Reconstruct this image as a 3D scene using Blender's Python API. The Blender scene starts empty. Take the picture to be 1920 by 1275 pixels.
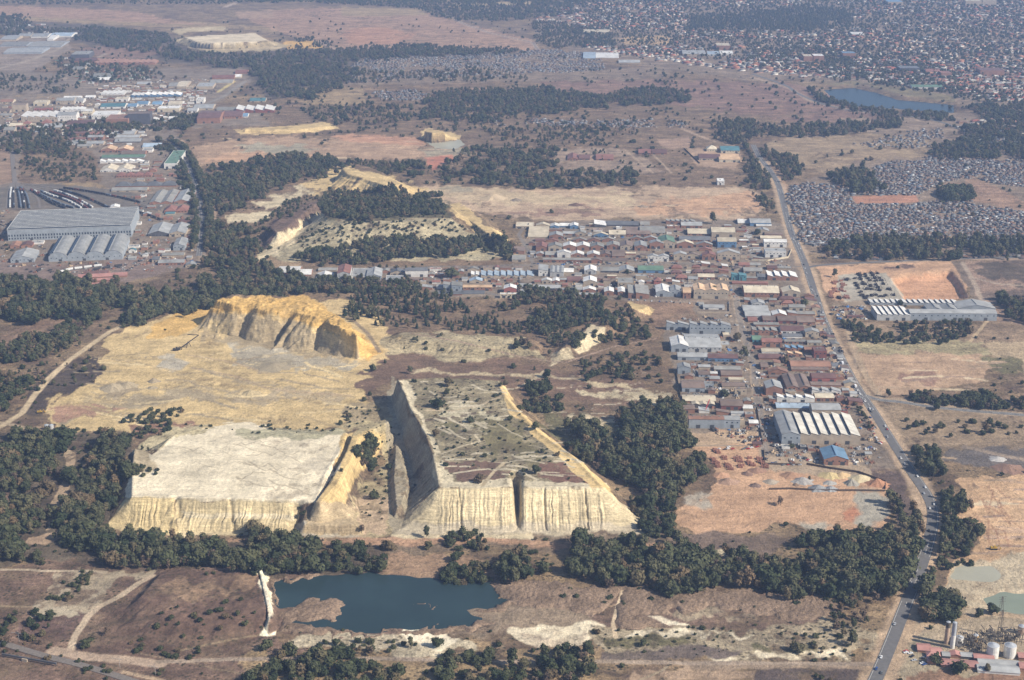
import bpy, math, random
import numpy as np
from mathutils import Vector, Matrix
# ---------------------------------------------------------------- camera, sky, sun, exposure
SC = bpy.context.scene
FPX, CAMH, TH = 2667.0, 650.0, math.radians(19.4)
cd = bpy.data.cameras.new("camera"); cam = bpy.data.objects.new("camera", cd)
SC.collection.objects.link(cam); SC.camera = cam
cd.sensor_width = 36.0; cd.lens = FPX / 1920 * 36; cd.clip_start = 5; cd.clip_end = 60000
cam.location = (0, 0, CAMH); cam.rotation_euler = (math.pi / 2 - TH, 0, 0)
SUN_EL, SUN_AZ = math.radians(38), math.radians(-24)      # azimuth: angle from +X, negative is toward the camera
sdir = Vector((math.cos(SUN_EL) * math.cos(SUN_AZ), math.cos(SUN_EL) * math.sin(SUN_AZ), math.sin(SUN_EL)))
w = bpy.data.worlds.new("World"); SC.world = w; w.use_nodes = True
nt = w.node_tree; nt.nodes.clear()
sky = nt.nodes.new("ShaderNodeTexSky"); sky.sky_type = 'NISHITA'; sky.sun_disc = False
sky.sun_elevation = SUN_EL; sky.sun_rotation = math.pi / 2 - SUN_AZ
bgn = nt.nodes.new("ShaderNodeBackground"); bgn.inputs[1].default_value = 0.085
wo = nt.nodes.new("ShaderNodeOutputWorld"); nt.links.new(sky.outputs[0], bgn.inputs[0]); nt.links.new(bgn.outputs[0], wo.inputs[0])
sd = bpy.data.lights.new("sun", 'SUN'); sd.energy = 5.0; sd.angle = math.radians(0.5); sd.color = (1.0, 0.91, 0.77)
so = bpy.data.objects.new("sun", sd); SC.collection.objects.link(so)
so.rotation_euler = sdir.to_track_quat('Z', 'Y').to_euler(); so.location = (500, -300, 900)
SC.view_settings.view_transform = 'Standard'; SC.view_settings.look = 'None'
SC.view_settings.exposure = 0.46; SC.view_settings.gamma = 1.0
SC.cycles.max_bounces = 5; SC.cycles.diffuse_bounces = 2; SC.cycles.volume_bounces = 1
SC.cycles.transparent_max_bounces = 8; SC.cycles.use_denoising = True
HAZE_DENSITY = 7.6e-5
# ---------------------------------------------------------------- numbers
R_ = random.Random(7); NR = np.random.RandomState(11)
COL = SC.collection
CT, ST = math.cos(TH), math.sin(TH)
def G(px, py, z=0.0):
    a = (px - 960) / FPX; b = (637.5 - py) / FPX
    dx, dy, dz = a, CT + b * ST, -ST + b * CT
    t = (CAMH - z) / -dz
    return dx * t, dy * t
def proj(x, y, z):
    zc = y * CT - (z - CAMH) * ST; yc = y * ST + (z - CAMH) * CT
    return 960 + FPX * x / zc, 637.5 - FPX * yc / zc
def pxm(py): return (FPX * (math.sin(TH - math.atan((637.5 - py) / FPX))) / CAMH) * math.cos(math.atan((637.5 - py) / FPX))
def hs(ix, iy, s):
    n = (ix.astype(np.int64) * 374761393 + iy.astype(np.int64) * 668265263 + s * 1442695041) & 0xffffffff
    n = ((n ^ (n >> 13)) * 1274126177) & 0xffffffff
    n = ((n ^ (n >> 16)) * 2246822519) & 0xffffffff
    return ((n ^ (n >> 15)) & 0xffffff) / 16777215.0
def vn(x, y, s=0):
    x = np.asarray(x, float); y = np.asarray(y, float)
    ix = np.floor(x); iy = np.floor(y); fx = x - ix; fy = y - iy
    fx = fx * fx * (3 - 2 * fx); fy = fy * fy * (3 - 2 * fy)
    a = hs(ix, iy, s); b = hs(ix + 1, iy, s); c = hs(ix, iy + 1, s); d = hs(ix + 1, iy + 1, s)
    return (a * (1 - fx) + b * fx) * (1 - fy) + (c * (1 - fx) + d * fx) * fy
def fbm(x, y, o=4, s=0):
    r = 0; a = .5; t = 0
    for k in range(o):
        r = r + a * vn(x, y, s + k * 17); t += a; a *= .5; x = x * 2.03 + 5.1; y = y * 2.03 + 1.7
    return r / t
def sstep(a, b, x):
    t = np.clip((x - a) / (b - a), 0, 1); return t * t * (3 - 2 * t)
def sdist(px, py, poly):
    """signed distance to a polygon, + inside; also arc length of the nearest boundary point"""
    P = np.array(poly, float); n = len(P)
    d2 = np.full(px.shape, 1e18); ins = np.zeros(px.shape, bool); arc = np.zeros(px.shape); L = 0
    for i in range(n):
        ax, ay = P[i]; bx, by = P[(i + 1) % n]; ex, ey = bx - ax, by - ay; l2 = ex * ex + ey * ey + 1e-9
        t = np.clip(((px - ax) * ex + (py - ay) * ey) / l2, 0, 1)
        q = (px - ax - t * ex) ** 2 + (py - ay - t * ey) ** 2
        m = q < d2; d2 = np.where(m, q, d2); arc = np.where(m, L + t * math.sqrt(l2), arc); L += math.sqrt(l2)
        if ay != by:
            c = ((ay > py) != (by > py)) & (px < ex * (py - ay) / (by - ay) + ax); ins ^= c
    d = np.sqrt(d2); return np.where(ins, d, -d), arc
def ldist(px, py, line):
    d2 = np.full(px.shape, 1e18)
    for (ax, ay), (bx, by) in zip(line[:-1], line[1:]):
        ex, ey = bx - ax, by - ay; l2 = ex * ex + ey * ey + 1e-9
        t = np.clip(((px - ax) * ex + (py - ay) * ey) / l2, 0, 1)
        d2 = np.minimum(d2, (px - ax - t * ex) ** 2 + (py - ay - t * ey) ** 2)
    return np.sqrt(d2)
def inside(x, y, poly): return sdist(np.array([x], float), np.array([y], float), poly)[0][0] > 0
# ---------------------------------------------------------------- tagging
def tag(o, label=None, cat=None, group=None, kind=None):
    if label: o['label'] = label
    if cat: o['category'] = cat
    if group: o['group'] = group
    if kind: o['kind'] = kind
    return o
def empty(name, loc, rz=0, label=None, cat=None, group=None):
    o = bpy.data.objects.new(name, None); o.empty_display_size = 2; COL.objects.link(o)
    o.location = loc; o.rotation_euler = (0, 0, rz); return tag(o, label, cat, group)
def obj(name, me, parent=None, loc=None, rz=0):
    o = bpy.data.objects.new(name, me); COL.objects.link(o)
    if parent: o.parent = parent
    if loc is not None: o.location = loc; o.rotation_euler = (0, 0, rz)
    return o
def copy_tree(src, loc, rz=0, sc=None, label=None, group=None):
    r = src.copy(); COL.objects.link(r); r.location = loc; r.rotation_euler = (0, 0, rz)
    if sc is not None: r.scale = (sc, sc, sc) if not hasattr(sc, '__len__') else sc
    if label: r['label'] = label
    if group: r['group'] = group
    for ch in list(src.children):
        c = ch.copy(); COL.objects.link(c); c.parent = r
    return r
class MB:
    def __init__(s): s.v = []; s.f = []; s.m = []
    def add(s, vs, fs, mi=0):
        b = len(s.v); s.v += [tuple(q) for q in vs]; s.f += [tuple(b + i for i in f) for f in fs]; s.m += [mi] * len(fs)
    def box(s, x0, y0, z0, x1, y1, z1, mi=0, bottom=False):
        v = [(x0, y0, z0), (x1, y0, z0), (x1, y1, z0), (x0, y1, z0), (x0, y0, z1), (x1, y0, z1), (x1, y1, z1), (x0, y1, z1)]
        f = [(0, 1, 5, 4), (1, 2, 6, 5), (2, 3, 7, 6), (3, 0, 4, 7), (4, 5, 6, 7)]
        if bottom: f.append((3, 2, 1, 0))
        s.add(v, f, mi)
    def cyl(s, cx, cy, z0, z1, r0, r1, n=10, mi=0, cap=True):
        v = []; f = []
        for k in range(n):
            a = 2 * math.pi * k / n; v.append((cx + r0 * math.cos(a), cy + r0 * math.sin(a), z0))
        for k in range(n):
            a = 2 * math.pi * k / n; v.append((cx + r1 * math.cos(a), cy + r1 * math.sin(a), z1))
        for k in range(n): f.append((k, (k + 1) % n, n + (k + 1) % n, n + k))
        if cap: f.append(tuple(range(n, 2 * n)))
        s.add(v, f, mi)
    def bar(s, a, b, r, n=4, mi=0, r2=None):
        a = Vector(a); b = Vector(b); d = (b - a).normalized(); u = d.orthogonal().normalized(); w_ = d.cross(u); r2 = r if r2 is None else r2
        v = [a + (u * math.cos(2 * math.pi * k / n) + w_ * math.sin(2 * math.pi * k / n)) * r for k in range(n)]
        v += [b + (u * math.cos(2 * math.pi * k / n) + w_ * math.sin(2 * math.pi * k / n)) * r2 for k in range(n)]
        s.add(v, [(k, (k + 1) % n, n + (k + 1) % n, n + k) for k in range(n)] + [tuple(range(n, 2 * n)), tuple(reversed(range(n)))], mi)
    def slab(s, q, t, mi=0):
        """quad q (4 points, seen from above counter-clockwise) given thickness t upward"""
        v = list(q) + [(x, y, z + t) for x, y, z in q]
        s.add(v, [(4, 5, 6, 7), (3, 2, 1, 0), (0, 1, 5, 4), (1, 2, 6, 5), (2, 3, 7, 6), (3, 0, 4, 7)], mi)
    def mesh(s, name, mats):
        me = bpy.data.meshes.new(name); me.from_pydata(s.v, [], s.f)
        for m in (mats if isinstance(mats, (list, tuple)) else [mats]): me.materials.append(m)
        if any(s.m): me.polygons.foreach_set('material_index', s.m)
        me.update(); return me
def bigmesh(name, V, Q, mat, cols=None, extra=None, smooth=True):
    """numpy mesh of quads or triangles"""
    me = bpy.data.meshes.new(name); k = Q.shape[1]
    me.vertices.add(len(V)); me.vertices.foreach_set('co', V.astype(np.float32).ravel())
    me.loops.add(Q.size); me.loops.foreach_set('vertex_index', Q.astype(np.int32).ravel())
    me.polygons.add(len(Q)); me.polygons.foreach_set('loop_start', (np.arange(len(Q)) * k).astype(np.int32))
    if smooth: me.polygons.foreach_set('use_smooth', np.ones(len(Q), bool))
    me.update(calc_edges=True); me.validate()
    if cols is not None:
        a = me.attributes.new('col', 'FLOAT_COLOR', 'POINT')
        c = np.ones((len(V), 4), np.float32); c[:, :3] = cols; a.data.foreach_set('color', c.ravel())
    for nme, arr in (extra or {}).items():
        a = me.attributes.new(nme, 'FLOAT', 'POINT'); a.data.foreach_set('value', arr.astype(np.float32))
    me.materials.append(mat); return me
# ---------------------------------------------------------------- materials
class N:
    def __init__(s, name):
        s.m = bpy.data.materials.new(name); s.m.use_nodes = True; s.t = s.m.node_tree
        s.b = s.t.nodes['Principled BSDF']; s.b.inputs['Roughness'].default_value = .9
        if 'Specular IOR Level' in s.b.inputs: s.b.inputs['Specular IOR Level'].default_value = .25
    def n(s, ty, **kw):
        nd = s.t.nodes.new(ty)
        for k, v in kw.items():
            if k in ('operation', 'blend_type', 'data_type', 'attribute_name', 'feature', 'wave_type', 'bands_direction', 'noise_dimensions'): setattr(nd, k, v)
            else: nd.inputs[k].default_value = v
        return nd
    def l(s, a, b): s.t.links.new(a, b)
    def noise(s, scale, detail=4, vec=None, rough=.6):
        nd = s.n('ShaderNodeTexNoise', Scale=scale, Detail=detail, Roughness=rough)
        if vec is not None: s.l(vec, nd.inputs['Vector'])
        return nd.outputs['Fac']
    def mr(s, v, a, b, c, d):
        nd = s.t.nodes.new('ShaderNodeMapRange'); s.l(v, nd.inputs[0])
        for i, q in enumerate((a, b, c, d)): nd.inputs[i + 1].default_value = q
        return nd.outputs[0]
    def mul(s, c, f):
        nd = s.t.nodes.new('ShaderNodeVectorMath'); nd.operation = 'SCALE'; s.l(c, nd.inputs[0]); s.l(f, nd.inputs['Scale']); return nd.outputs[0]
    def mix(s, f, a, b):
        nd = s.t.nodes.new('ShaderNodeMix'); nd.data_type = 'RGBA'
        for q, i in ((f, 0), (a, 6), (b, 7)):
            if isinstance(q, (tuple, list)): nd.inputs[i].default_value = (*q, 1)
            elif isinstance(q, (float, int)): nd.inputs[i].default_value = q
            else: s.l(q, nd.inputs[i])
        return nd.outputs[2]
    def math(s, op, a, b=None):
        nd = s.t.nodes.new('ShaderNodeMath'); nd.operation = op
        for i, q in enumerate((a, b)):
            if q is None: continue
            if isinstance(q, (float, int)): nd.inputs[i].default_value = q
            else: s.l(q, nd.inputs[i])
        return nd.outputs[0]
    def bump(s, h, dist, strength=1.0):
        nd = s.n('ShaderNodeBump', Strength=strength, Distance=dist); s.l(h, nd.inputs['Height']); s.l(nd.outputs[0], s.b.inputs['Normal'])
    def pos(s, scale=(1, 1, 1)):
        g = s.t.nodes.new('ShaderNodeNewGeometry'); mp = s.t.nodes.new('ShaderNodeVectorMath'); mp.operation = 'MULTIPLY'
        s.l(g.outputs['Position'], mp.inputs[0]); mp.inputs[1].default_value = scale; return mp.outputs[0]
    def out(s, c): s.l(c, s.b.inputs['Base Color']); return s.m
MC = {}
def plain(name, col, rough=.85, var=.25, scale=.6):
    if name in MC: return MC[name]
    a = N(name); p = a.pos(); f = a.mr(a.noise(scale, 5, p), .3, .7, 1 - var, 1 + var)
    rgb = a.n('ShaderNodeRGB'); rgb.outputs[0].default_value = (*col, 1)
    a.b.inputs['Roughness'].default_value = rough
    MC[name] = a.out(a.mul(rgb.outputs[0], f)); return MC[name]
def roofmat(name, col, rust=.3):
    if name in MC: return MC[name]
    a = N(name); p = a.pos()
    g = a.t.nodes.new('ShaderNodeTexCoord'); 
    st = a.n('ShaderNodeTexWave', Scale=.35, Distortion=1.5, Detail=2); st.wave_type = 'BANDS'; st.bands_direction = 'X'; a.l(g.outputs['Object'], st.inputs['Vector'])
    f = a.mr(a.noise(.09, 5, p), .3, .7, .72, 1.22); f = a.math('MULTIPLY', f, a.mr(st.outputs['Fac'], 0, 1, .88, 1.06))
    rgb = a.n('ShaderNodeRGB'); rgb.outputs[0].default_value = (*col, 1)
    c = a.mul(rgb.outputs[0], f)
    pr = a.mr(a.noise(.16, 6, a.pos((1, .35, 1)), .75), .56, .72, 0, rust)
    oi = a.t.nodes.new('ShaderNodeObjectInfo')
    c = a.mul(c, a.mr(oi.outputs['Random'], 0, 1, .8, 1.12))
    c = a.mix(pr, c, (.2, .11, .07)); a.b.inputs['Roughness'].default_value = .55
    MC[name] = a.out(c); return MC[name]
def groundmat(name, strata=False, bumpd=.6):
    a = N(name); at = a.n('ShaderNodeAttribute', attribute_name='col'); sp = a.n('ShaderNodeAttribute', attribute_name='spk')
    p = a.pos(); SP = sp.outputs['Fac']
    n1 = a.noise(.035, 7, p, .7); n2 = a.noise(.35, 5, p, .75); n3 = a.noise(.006, 4, p); n5 = a.noise(.013, 6, a.pos((.7, 1.6, 1)), .75)
    st = a.noise(.045, 6, a.pos((.3, 1.5, 1)), .72)
    f = a.math('MULTIPLY', a.mr(n1, .36, .64, .72, 1.26), a.mr(n2, .37, .63, .70, 1.26))
    f = a.math('MULTIPLY', f, a.mr(n3, .3, .7, .88, 1.12)); f = a.math('MULTIPLY', f, a.mr(n5, .36, .64, .78, 1.18)); f = a.math('MULTIPLY', f, a.mr(st, .37, .63, .76, 1.2))
    amp = a.math('ADD', .55, a.math('MULTIPLY', SP, .75)); f = a.math('POWER', f, amp)
    c = a.mul(at.outputs['Color'], f)
    hue = a.noise(.018, 6, a.pos((1, 1.5, 1)), .68)
    c = a.mix(a.math('MULTIPLY', a.mr(hue, .48, .66, 0, .55), SP), c, (.27, .205, .125))
    c = a.mix(a.math('MULTIPLY', a.mr(hue, .50, .36, 0, .55), SP), c, (.105, .070, .052))
    # dry bushes, tufts and stones as small dark and pale marks
    v = a.n('ShaderNodeTexVoronoi', Scale=.24); a.l(a.pos((1, 1, .3)), v.inputs['Vector'])
    bush = a.math('MULTIPLY', a.mr(v.outputs['Distance'], .22, .45, 1, 0), a.mr(a.noise(.04, 5, p, .75), .45, .56, 0, 1))
    bush = a.math('MULTIPLY', bush, a.math('MINIMUM', 1.0, a.math('MULTIPLY', SP, 1.3))); c = a.mix(bush, c, (.042, .040, .024))
    v2 = a.n('ShaderNodeTexVoronoi', Scale=.09); a.l(a.pos((1, 1, .3)), v2.inputs['Vector'])
    pale = a.math('MULTIPLY', a.mr(v2.outputs['Distance'], .10, .28, 1, 0), a.mr(a.noise(.02, 5, p, .75), .56, .62, 0, .6)); c = a.mix(a.math('MULTIPLY', pale, SP), c, (.42, .34, .24))
    grain = a.math('MULTIPLY', a.mr(a.noise(.11, 8, a.pos((1, 1.3, 1)), .85), .49, .62, 0, .8), SP)
    c = a.mix(grain, c, (.085, .057, .042))
    if strata:
        z = a.pos((.02, .02, 1.0)); sv = a.noise(1.1, 3, z, .85)
        gz = a.n('ShaderNodeNewGeometry'); sx = a.n('ShaderNodeSeparateXYZ'); a.l(gz.outputs['Normal'], sx.inputs[0])
        steep = a.mr(sx.outputs[2], .9, .97, 1, 0)
        c = a.mul(c, a.mr(a.math('MULTIPLY', steep, a.mr(sv, .35, .65, -1, 1)), -1, 1, .76, 1.16))
        fl = a.noise(.35, 5, a.pos((1, 1, .12)), .8); c = a.mul(c, a.mr(a.math('MULTIPLY', steep, a.mr(fl, .35, .65, -1, 1)), -1, 1, .80, 1.14))
    a.bump(a.math('ADD', a.math('MULTIPLY', n2, 1.0), a.math('MULTIPLY', n1, 4.0)), bumpd, 1.0)
    a.b.inputs['Roughness'].default_value = 1.0; return a.out(c)
M_GROUND = groundmat('ground_soil', False, 1.3); M_SAND = groundmat('tailings_sand', True, .7)
def leafmat(name, c1, c2, c3=None):
    a = N(name); oi = a.t.nodes.new('ShaderNodeObjectInfo'); c = a.mix(oi.outputs['Random'], c1, c2)
    if c3: c = a.mix(a.mr(oi.outputs['Random'], .84, .95, 0, 1), c, c3)
    g = a.t.nodes.new('ShaderNodeTexCoord'); f = a.mr(a.noise(.55, 4, g.outputs['Object'], .7), .3, .7, .6, 1.45)
    return a.out(a.mul(c, f))
M_GUM = leafmat('gum_leaves', (.048, .056, .028), (.125, .118, .062), (.15, .105, .06))
M_BUSH = leafmat('dark_leaves', (.030, .042, .019), (.088, .092, .045), (.12, .09, .052))
M_PINE = leafmat('pine_needles', (.020, .034, .017), (.045, .058, .030))
M_DRY = leafmat('dry_twigs', (.105, .075, .055), (.14, .10, .07))
M_BARK = plain('bark', (.16, .13, .10))
def watermat(name, col, rough=.12):
    a = N(name); a.b.inputs['IOR'].default_value = 1.33; a.b.inputs['Base Color'].default_value = (*col, 1); a.b.inputs['Roughness'].default_value = rough
    n = a.noise(.25, 4, a.pos((1, 2, 1))); a.bump(n, .12, .4); f = a.mr(a.noise(.02, 3, a.pos()), .3, .7, .85, 1.15)
    rgb = a.n('ShaderNodeRGB'); rgb.outputs[0].default_value = (*col, 1); return a.out(a.mul(rgb.outputs[0], f))
# ---------------------------------------------------------------- terrain: heights
def W(pts, z=0.0): return [G(a, b, z) for a, b in pts]
POND = [(520,1092),(560,1086),(640,1080),(690,1078),(740,1083),(790,1086),(850,1092),(915,1096),(940,1108),(946,1124),(925,1134),(870,1141),(820,1146),(870,1152),(892,1160),(870,1170),(800,1172),(745,1176),(705,1184),(668,1178),(600,1172),(558,1170),(548,1160),(585,1156),(625,1158),(648,1146),(655,1132),(640,1127),(600,1130),(560,1136),(532,1134),(526,1112)]
LAKE = [(1545,168),(1600,165),(1640,173),(1680,187),(1740,192),(1785,197),(1788,212),(1740,209),(1680,204),(1630,203),(1590,195),(1562,183)]
POOL = [(800,265),(830,261),(862,263),(868,272),(850,279),(820,278)]
TAIL1 = [(1795,1068),(1820,1064),(1860,1065),(1872,1078),(1850,1086),(1790,1085)]
TAIL2 = [(1852,1124),(1880,1116),(1960,1114),(1960,1148),(1900,1146),(1862,1138)]
WATERS = [(POND, 2.0), (LAKE, 2.0), (POOL, 1.6), (TAIL1, .9), (TAIL2, .9)]
PIT = [(1672,524),(1700,514),(1782,509),(1800,530),(1815,560),(1698,566)]
def gz(x, y):
    x = np.asarray(x, float); y = np.asarray(y, float)
    z = .4 + 3.2 * fbm(x / 260, y / 260, 3, 3) ** 1.3
    z = z + 10 * fbm(x / 1500, y / 1500, 3, 9) * sstep(2600, 4500, y)
    for poly, d in WATERS:
        Wp = np.array(W(poly)); c0 = Wp.min(0) - 40; c1 = Wp.max(0) + 40
        m = (x > c0[0]) & (x < c1[0]) & (y > c0[1]) & (y < c1[1])
        if m.any():
            sdv, _ = sdist(x[m] + 5 * (vn(x[m] / 14, y[m] / 14, 5) - .5), y[m] + 7 * (vn(x[m] / 11, y[m] / 11, 6) - .5), Wp)
            q = sstep(-10, 2.5, sdv); z = np.array(z); z[m] = (z[m]) * (1 - q) * (sstep(-38, -4, -np.abs(sdv)) * -.55 + 1) - d * q
    Wp = np.array(W(PIT)); c0 = Wp.min(0) - 20; c1 = Wp.max(0) + 20
    m = (x > c0[0]) & (x < c1[0]) & (y > c0[1]) & (y < c1[1])
    if m.any():
        sdv, _ = sdist(x[m], y[m], Wp); q = sstep(-2, 9, sdv + 2 * vn(x[m] / 5, y[m] / 5, 8)); z = np.array(z); z[m] -= 9 * q
    return z
class Dump:
    """a heap of mine tailings or earth: top outline (at height h), foot outline, rain gullies down its flanks"""
    def __init__(s, name, top, foot, h, step, gd=1.6, gw=7.0, cuts=(), rough=.5, lip=0.0, label=None, kind='structure', steep=1.0, topn=.8, bench=None, g2w=.55):
        s.bench = bench; s.g2w = g2w
        s.name, s.h, s.step, s.gd, s.gw, s.cuts, s.rough, s.lip, s.label, s.kind, s.steep, s.topn = name, h, step, gd, gw, cuts, rough, lip, label, kind, steep, topn
        s.top = np.array(top); s.foot = np.array(foot)
        s.c0 = s.foot.min(0) - 2; s.c1 = s.foot.max(0) + 2
    def z(s, x, y):
        dt, arc = sdist(x, y, s.top); arc = arc + 1.2 * s.gw * (fbm(x / (3 * s.gw), y / (3 * s.gw), 3, 20) - .5); db, _ = sdist(x, y, s.foot)
        do = np.maximum(-dt, 0); t = np.clip(db / (db + do + 1e-6), 0, 1); t = np.where(db <= 0, 0, t)
        t = t ** s.steep
        if s.bench:
            X0, X1, fr = s.bench; m = sstep(X0 - 3, X0 + 3, x) * sstep(X1 + 3, X1 - 3, x) * (y < s.top[:, 1].min() + 12); tb = np.where(t < .30, t / .30 * fr, np.where(t < .70, fr + .02 * (t - .30), fr + (t - .70) / .30 * (1 - fr))); t = t * (1 - m) + np.clip(tb, 0, 1) * m
        g1 = np.abs(2 * vn(arc / s.gw, arc * 0 + .5, 21) - 1); g2 = np.abs(2 * vn(arc / (s.gw * .5), t * 1.5, 22) - 1)
        g3 = vn(arc / (s.gw * 5), arc * 0, 23)
        gul = (1 - g1) ** 2 * (.65 + .6 * g3) + s.g2w * (1 - g2) ** 2
        z = s.h * t - 1.35 * s.gd * gul * np.clip(4 * t * (1 - t), 0, 1) - .35 * s.gd * gul * (t > .9) * (do > 0)
        z = z + s.lip * np.exp(-((dt - 1.5) / 2.5) ** 2)
        z = z + np.where(dt > 0, s.topn * (fbm(x / 25, y / 25, 4, 31) - .5) * 2, 0)
        z = z + s.rough * (fbm(x / 5, y / 5, 3, 33) - .5) * 2 * (t > .02)
        for (a, b, wd, dp) in s.cuts:
            ld = ldist(x + 1.5 * (vn(x / 6, y / 6, 4) - .5), y, [a, b]); z = z - np.minimum(dp, z * .9) * np.exp(-(ld / wd) ** 2)
        return np.where(db > 0, z, -3.0)
DUMPS = []
def T_(pts, z): return W(pts, z)
def off(p, dx, dy): return (p[0] + dx, p[1] + dy)
# white flat-topped dump (left) and its bench
h = 24
DUMPS.append(Dump('tailings_flat', T_([(246,932),(330,931),(332,934),(560,938),(592,943),(612,890),(640,845),(650,812),(560,816),(470,792),(400,796),(322,818),(288,850),(252,842),(248,880)], h),
    [G(196,985), G(300,1003), G(560,1006), G(640,1006), off(G(650,812,h), 30, 0), off(G(650,812,h), 10, 40), off(G(470,792,h), 0, 40), off(G(322,818,h), -25, 30), off(G(252,842,h), -30, 10)], h, .72, 1.5, 2.8, bench=(G(340,960)[0], G(552,960)[0], .5),
    cuts=[(G(556,942,h), G(553,1004), 5, 8), (G(432,936,h), G(438,1004), 2, 2.5), (G(330,932,h), G(337,962,14), 3, 3)], topn=.25, rough=.25, lip=.8))
# ridge with its sunlit sand slope between the two dumps
DUMPS.append(Dump('tailings_ridge', T_([(722,786),(690,795),(662,812),(650,845),(622,900),(592,940),(600,944),(634,905),(660,858),(672,820),(730,792)], 29),
    [G(748,822), G(725,850), G(700,880), G(668,930), G(690,990), G(672,1006), G(560,1007), G(572,965), G(600,925), G(640,858), G(655,825), G(690,805), G(730,803)], 29, 1.15, 2.6, 16, rough=.5))
# right dump: long fluted front face
h = 29
t1 = [(822,915),(965,915),(1132,914),(1078,858),(1012,812),(968,768),(945,738),(935,714),(850,708),(745,712),(757,738),(768,765),(797,815),(812,860),(818,890)]
DUMPS.append(Dump('tailings_plateau', T_(t1, h),
    [G(741,1000), G(840,1002), G(1000,1001), G(1219,999), off(G(1078,858,h), 43, -4), off(G(1012,812,h), 42, 0), off(G(945,738,h), 38, 5), off(G(935,714,h), 22, 28), off(G(850,708,h), 0, 30),
     off(G(745,712,h), -12, 12), G(738,772), G(750,806), G(764,860), G(775,912), G(758,958)], h, .72, 1.5, 2.7,
    cuts=[(G(968,886,h), G(971,1001), 3.6, 26), (G(750,770,h), G(735,790), 6, 14), (G(860,915,h), G(866,998), 1.0, 2.2), (G(1020,915,h), G(1024,1000), 1.0, 2.2), (G(1096,915,h), G(1105,1000), 1.1, 2.4)], topn=.7, rough=.3, lip=1.2))
DUMPS.append(Dump('rubble_bank', T_([(742,832),(756,870),(765,912),(752,950),(744,955),(738,900)], 9), [G(730,800), G(768,850), G(780,915), G(757,985), G(728,1000), G(722,900)], 9, 1.0, 2.6, 4.5, rough=1.2))
# yellow hill with the mined cliff
h = 38
DUMPS.append(Dump('tailings_hill', T_([(402,562),(438,553),(490,552),(545,558),(592,570),(640,597),(672,626),(640,617),(590,594),(548,583),(500,582),(470,577),(432,570)], h),
    [G(240,622), G(300,628), G(368,636), G(440,642), G(488,662), G(545,670), G(640,676), G(690,676), G(724,664), G(706,640), off(G(672,626,h), 30, 25), off(G(640,597,h), 32, 40), off(G(540,559,h), 5, 60), off(G(470,552,h), 0, 60), off(G(402,562,h), -50, 20), G(300,605)], h, 1.3, 9, 52, rough=2.6, g2w=1.0,
    cuts=[(G(462,575,h), G(434,640), 10, 15), (G(540,584,h), G(500,655), 8, 17), (G(604,598,h), G(580,668), 6, 10), (G(655,622,h), G(645,672), 5, 9)], topn=1.8))
DUMPS.append(Dump('ribbed_terrace', T_([(566,968),(600,966),(650,972),(668,982),(640,984),(570,982)], 12),
    [G(556,1007), G(690,1009), G(700,985), G(670,955), G(620,945), G(560,950)], 12, .8, 1.5, 2.8, rough=.5))
# wooded hill in the middle distance, pale cliffs behind it
h = 34
DUMPS.append(Dump('wooded_hill', T_([(606,388),(640,374),(700,368),(790,372),(842,384),(858,400),(842,412),(760,418),(640,420),(612,408)], h),
    [G(470,486), G(560,492), G(700,492), G(860,488), G(962,472), G(935,442), G(900,415), G(850,398), off(G(790,372,h), 0, 60), off(G(640,374,h), -10, 50), G(595,420), G(540,440)], h, 2.0, 3.5, 14, rough=.8, topn=2))
DUMPS.append(Dump('sand_cliff', T_([(640,316),(664,307),(690,312),(722,326),(752,344),(730,350),(690,338),(650,326)], 27),
    [G(556,362), G(600,370), G(680,374), G(740,378), G(800,366), G(806,352), G(760,344), off(G(690,312,27), 20, 50), off(G(640,316,27), -20, 30), G(590,350)], 27, 2.0, 7, 16, rough=.9, topn=1.5))
DUMPS.append(Dump('sand_bank', T_([(842,382),(860,380),(905,408),(948,452),(936,455),(890,420),(846,395)], 20),
    [G(828,402), G(850,425), G(905,462), G(952,478), G(968,466), G(940,425), G(900,398), G(850,388)], 20, 1.8, 3, 12, rough=.6))
DUMPS.append(Dump('ravine_ridge', T_([(505,424),(540,398),(585,374),(600,378),(560,408),(520,440)], 22),
    [G(486,470), G(512,478), G(560,448), G(606,410), G(620,388), G(560,386), G(500,418)], 22, 2.0, 5, 11, rough=1, topn=1.5))
DUMPS.append(Dump('pale_bank', T_([(1190,566),(1216,575),(1150,602),(1118,622),(1068,648),(1050,655),(1072,636),(1108,608),(1150,588)], 11),
    [G(1180,574), G(1228,588), G(1160,625), G(1120,650), G(1080,682), G(1030,680), G(1022,662), G(1070,630), G(1110,600), G(1150,580)], 11, 1.6, 1.8, 9, rough=.7, topn=1))
DUMPS.append(Dump('scrub_terrace', T_([(745,622),(990,632),(1010,650),(900,648),(760,636)], 9),
    [G(700,655), G(850,672), G(1015,672), G(1030,645), G(990,632), G(745,620), G(715,635)], 9, 1.6, 1.6, 8, rough=.6, topn=1))
DUMPS.append(Dump('distant_tailings', T_([(345,70),(400,66),(478,62),(502,76),(470,79),(375,81)], 26),
    [G(320,90), G(400,96), G(520,94), G(545,84), off(G(478,62,26), 60, 80), off(G(345,70,26), -50, 80)], 26, 6, 4, 20, rough=.6))
DUMPS.append(Dump('distant_sand_bank', T_([(455,243),(520,235),(605,231),(620,236),(560,243)], 9),
    [G(436,250), G(540,253), G(640,246), G(628,238), G(560,234), G(450,242)], 9, 3, 2, 12, rough=.6))
DUMPS.append(Dump('quarry_bank', T_([(795,246),(806,242),(828,245),(845,253),(820,252)], 22),
    [G(784,262), G(810,268), G(855,264), G(862,258), G(835,252), G(790,250)], 22, 3, 5, 14, rough=.8))
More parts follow.
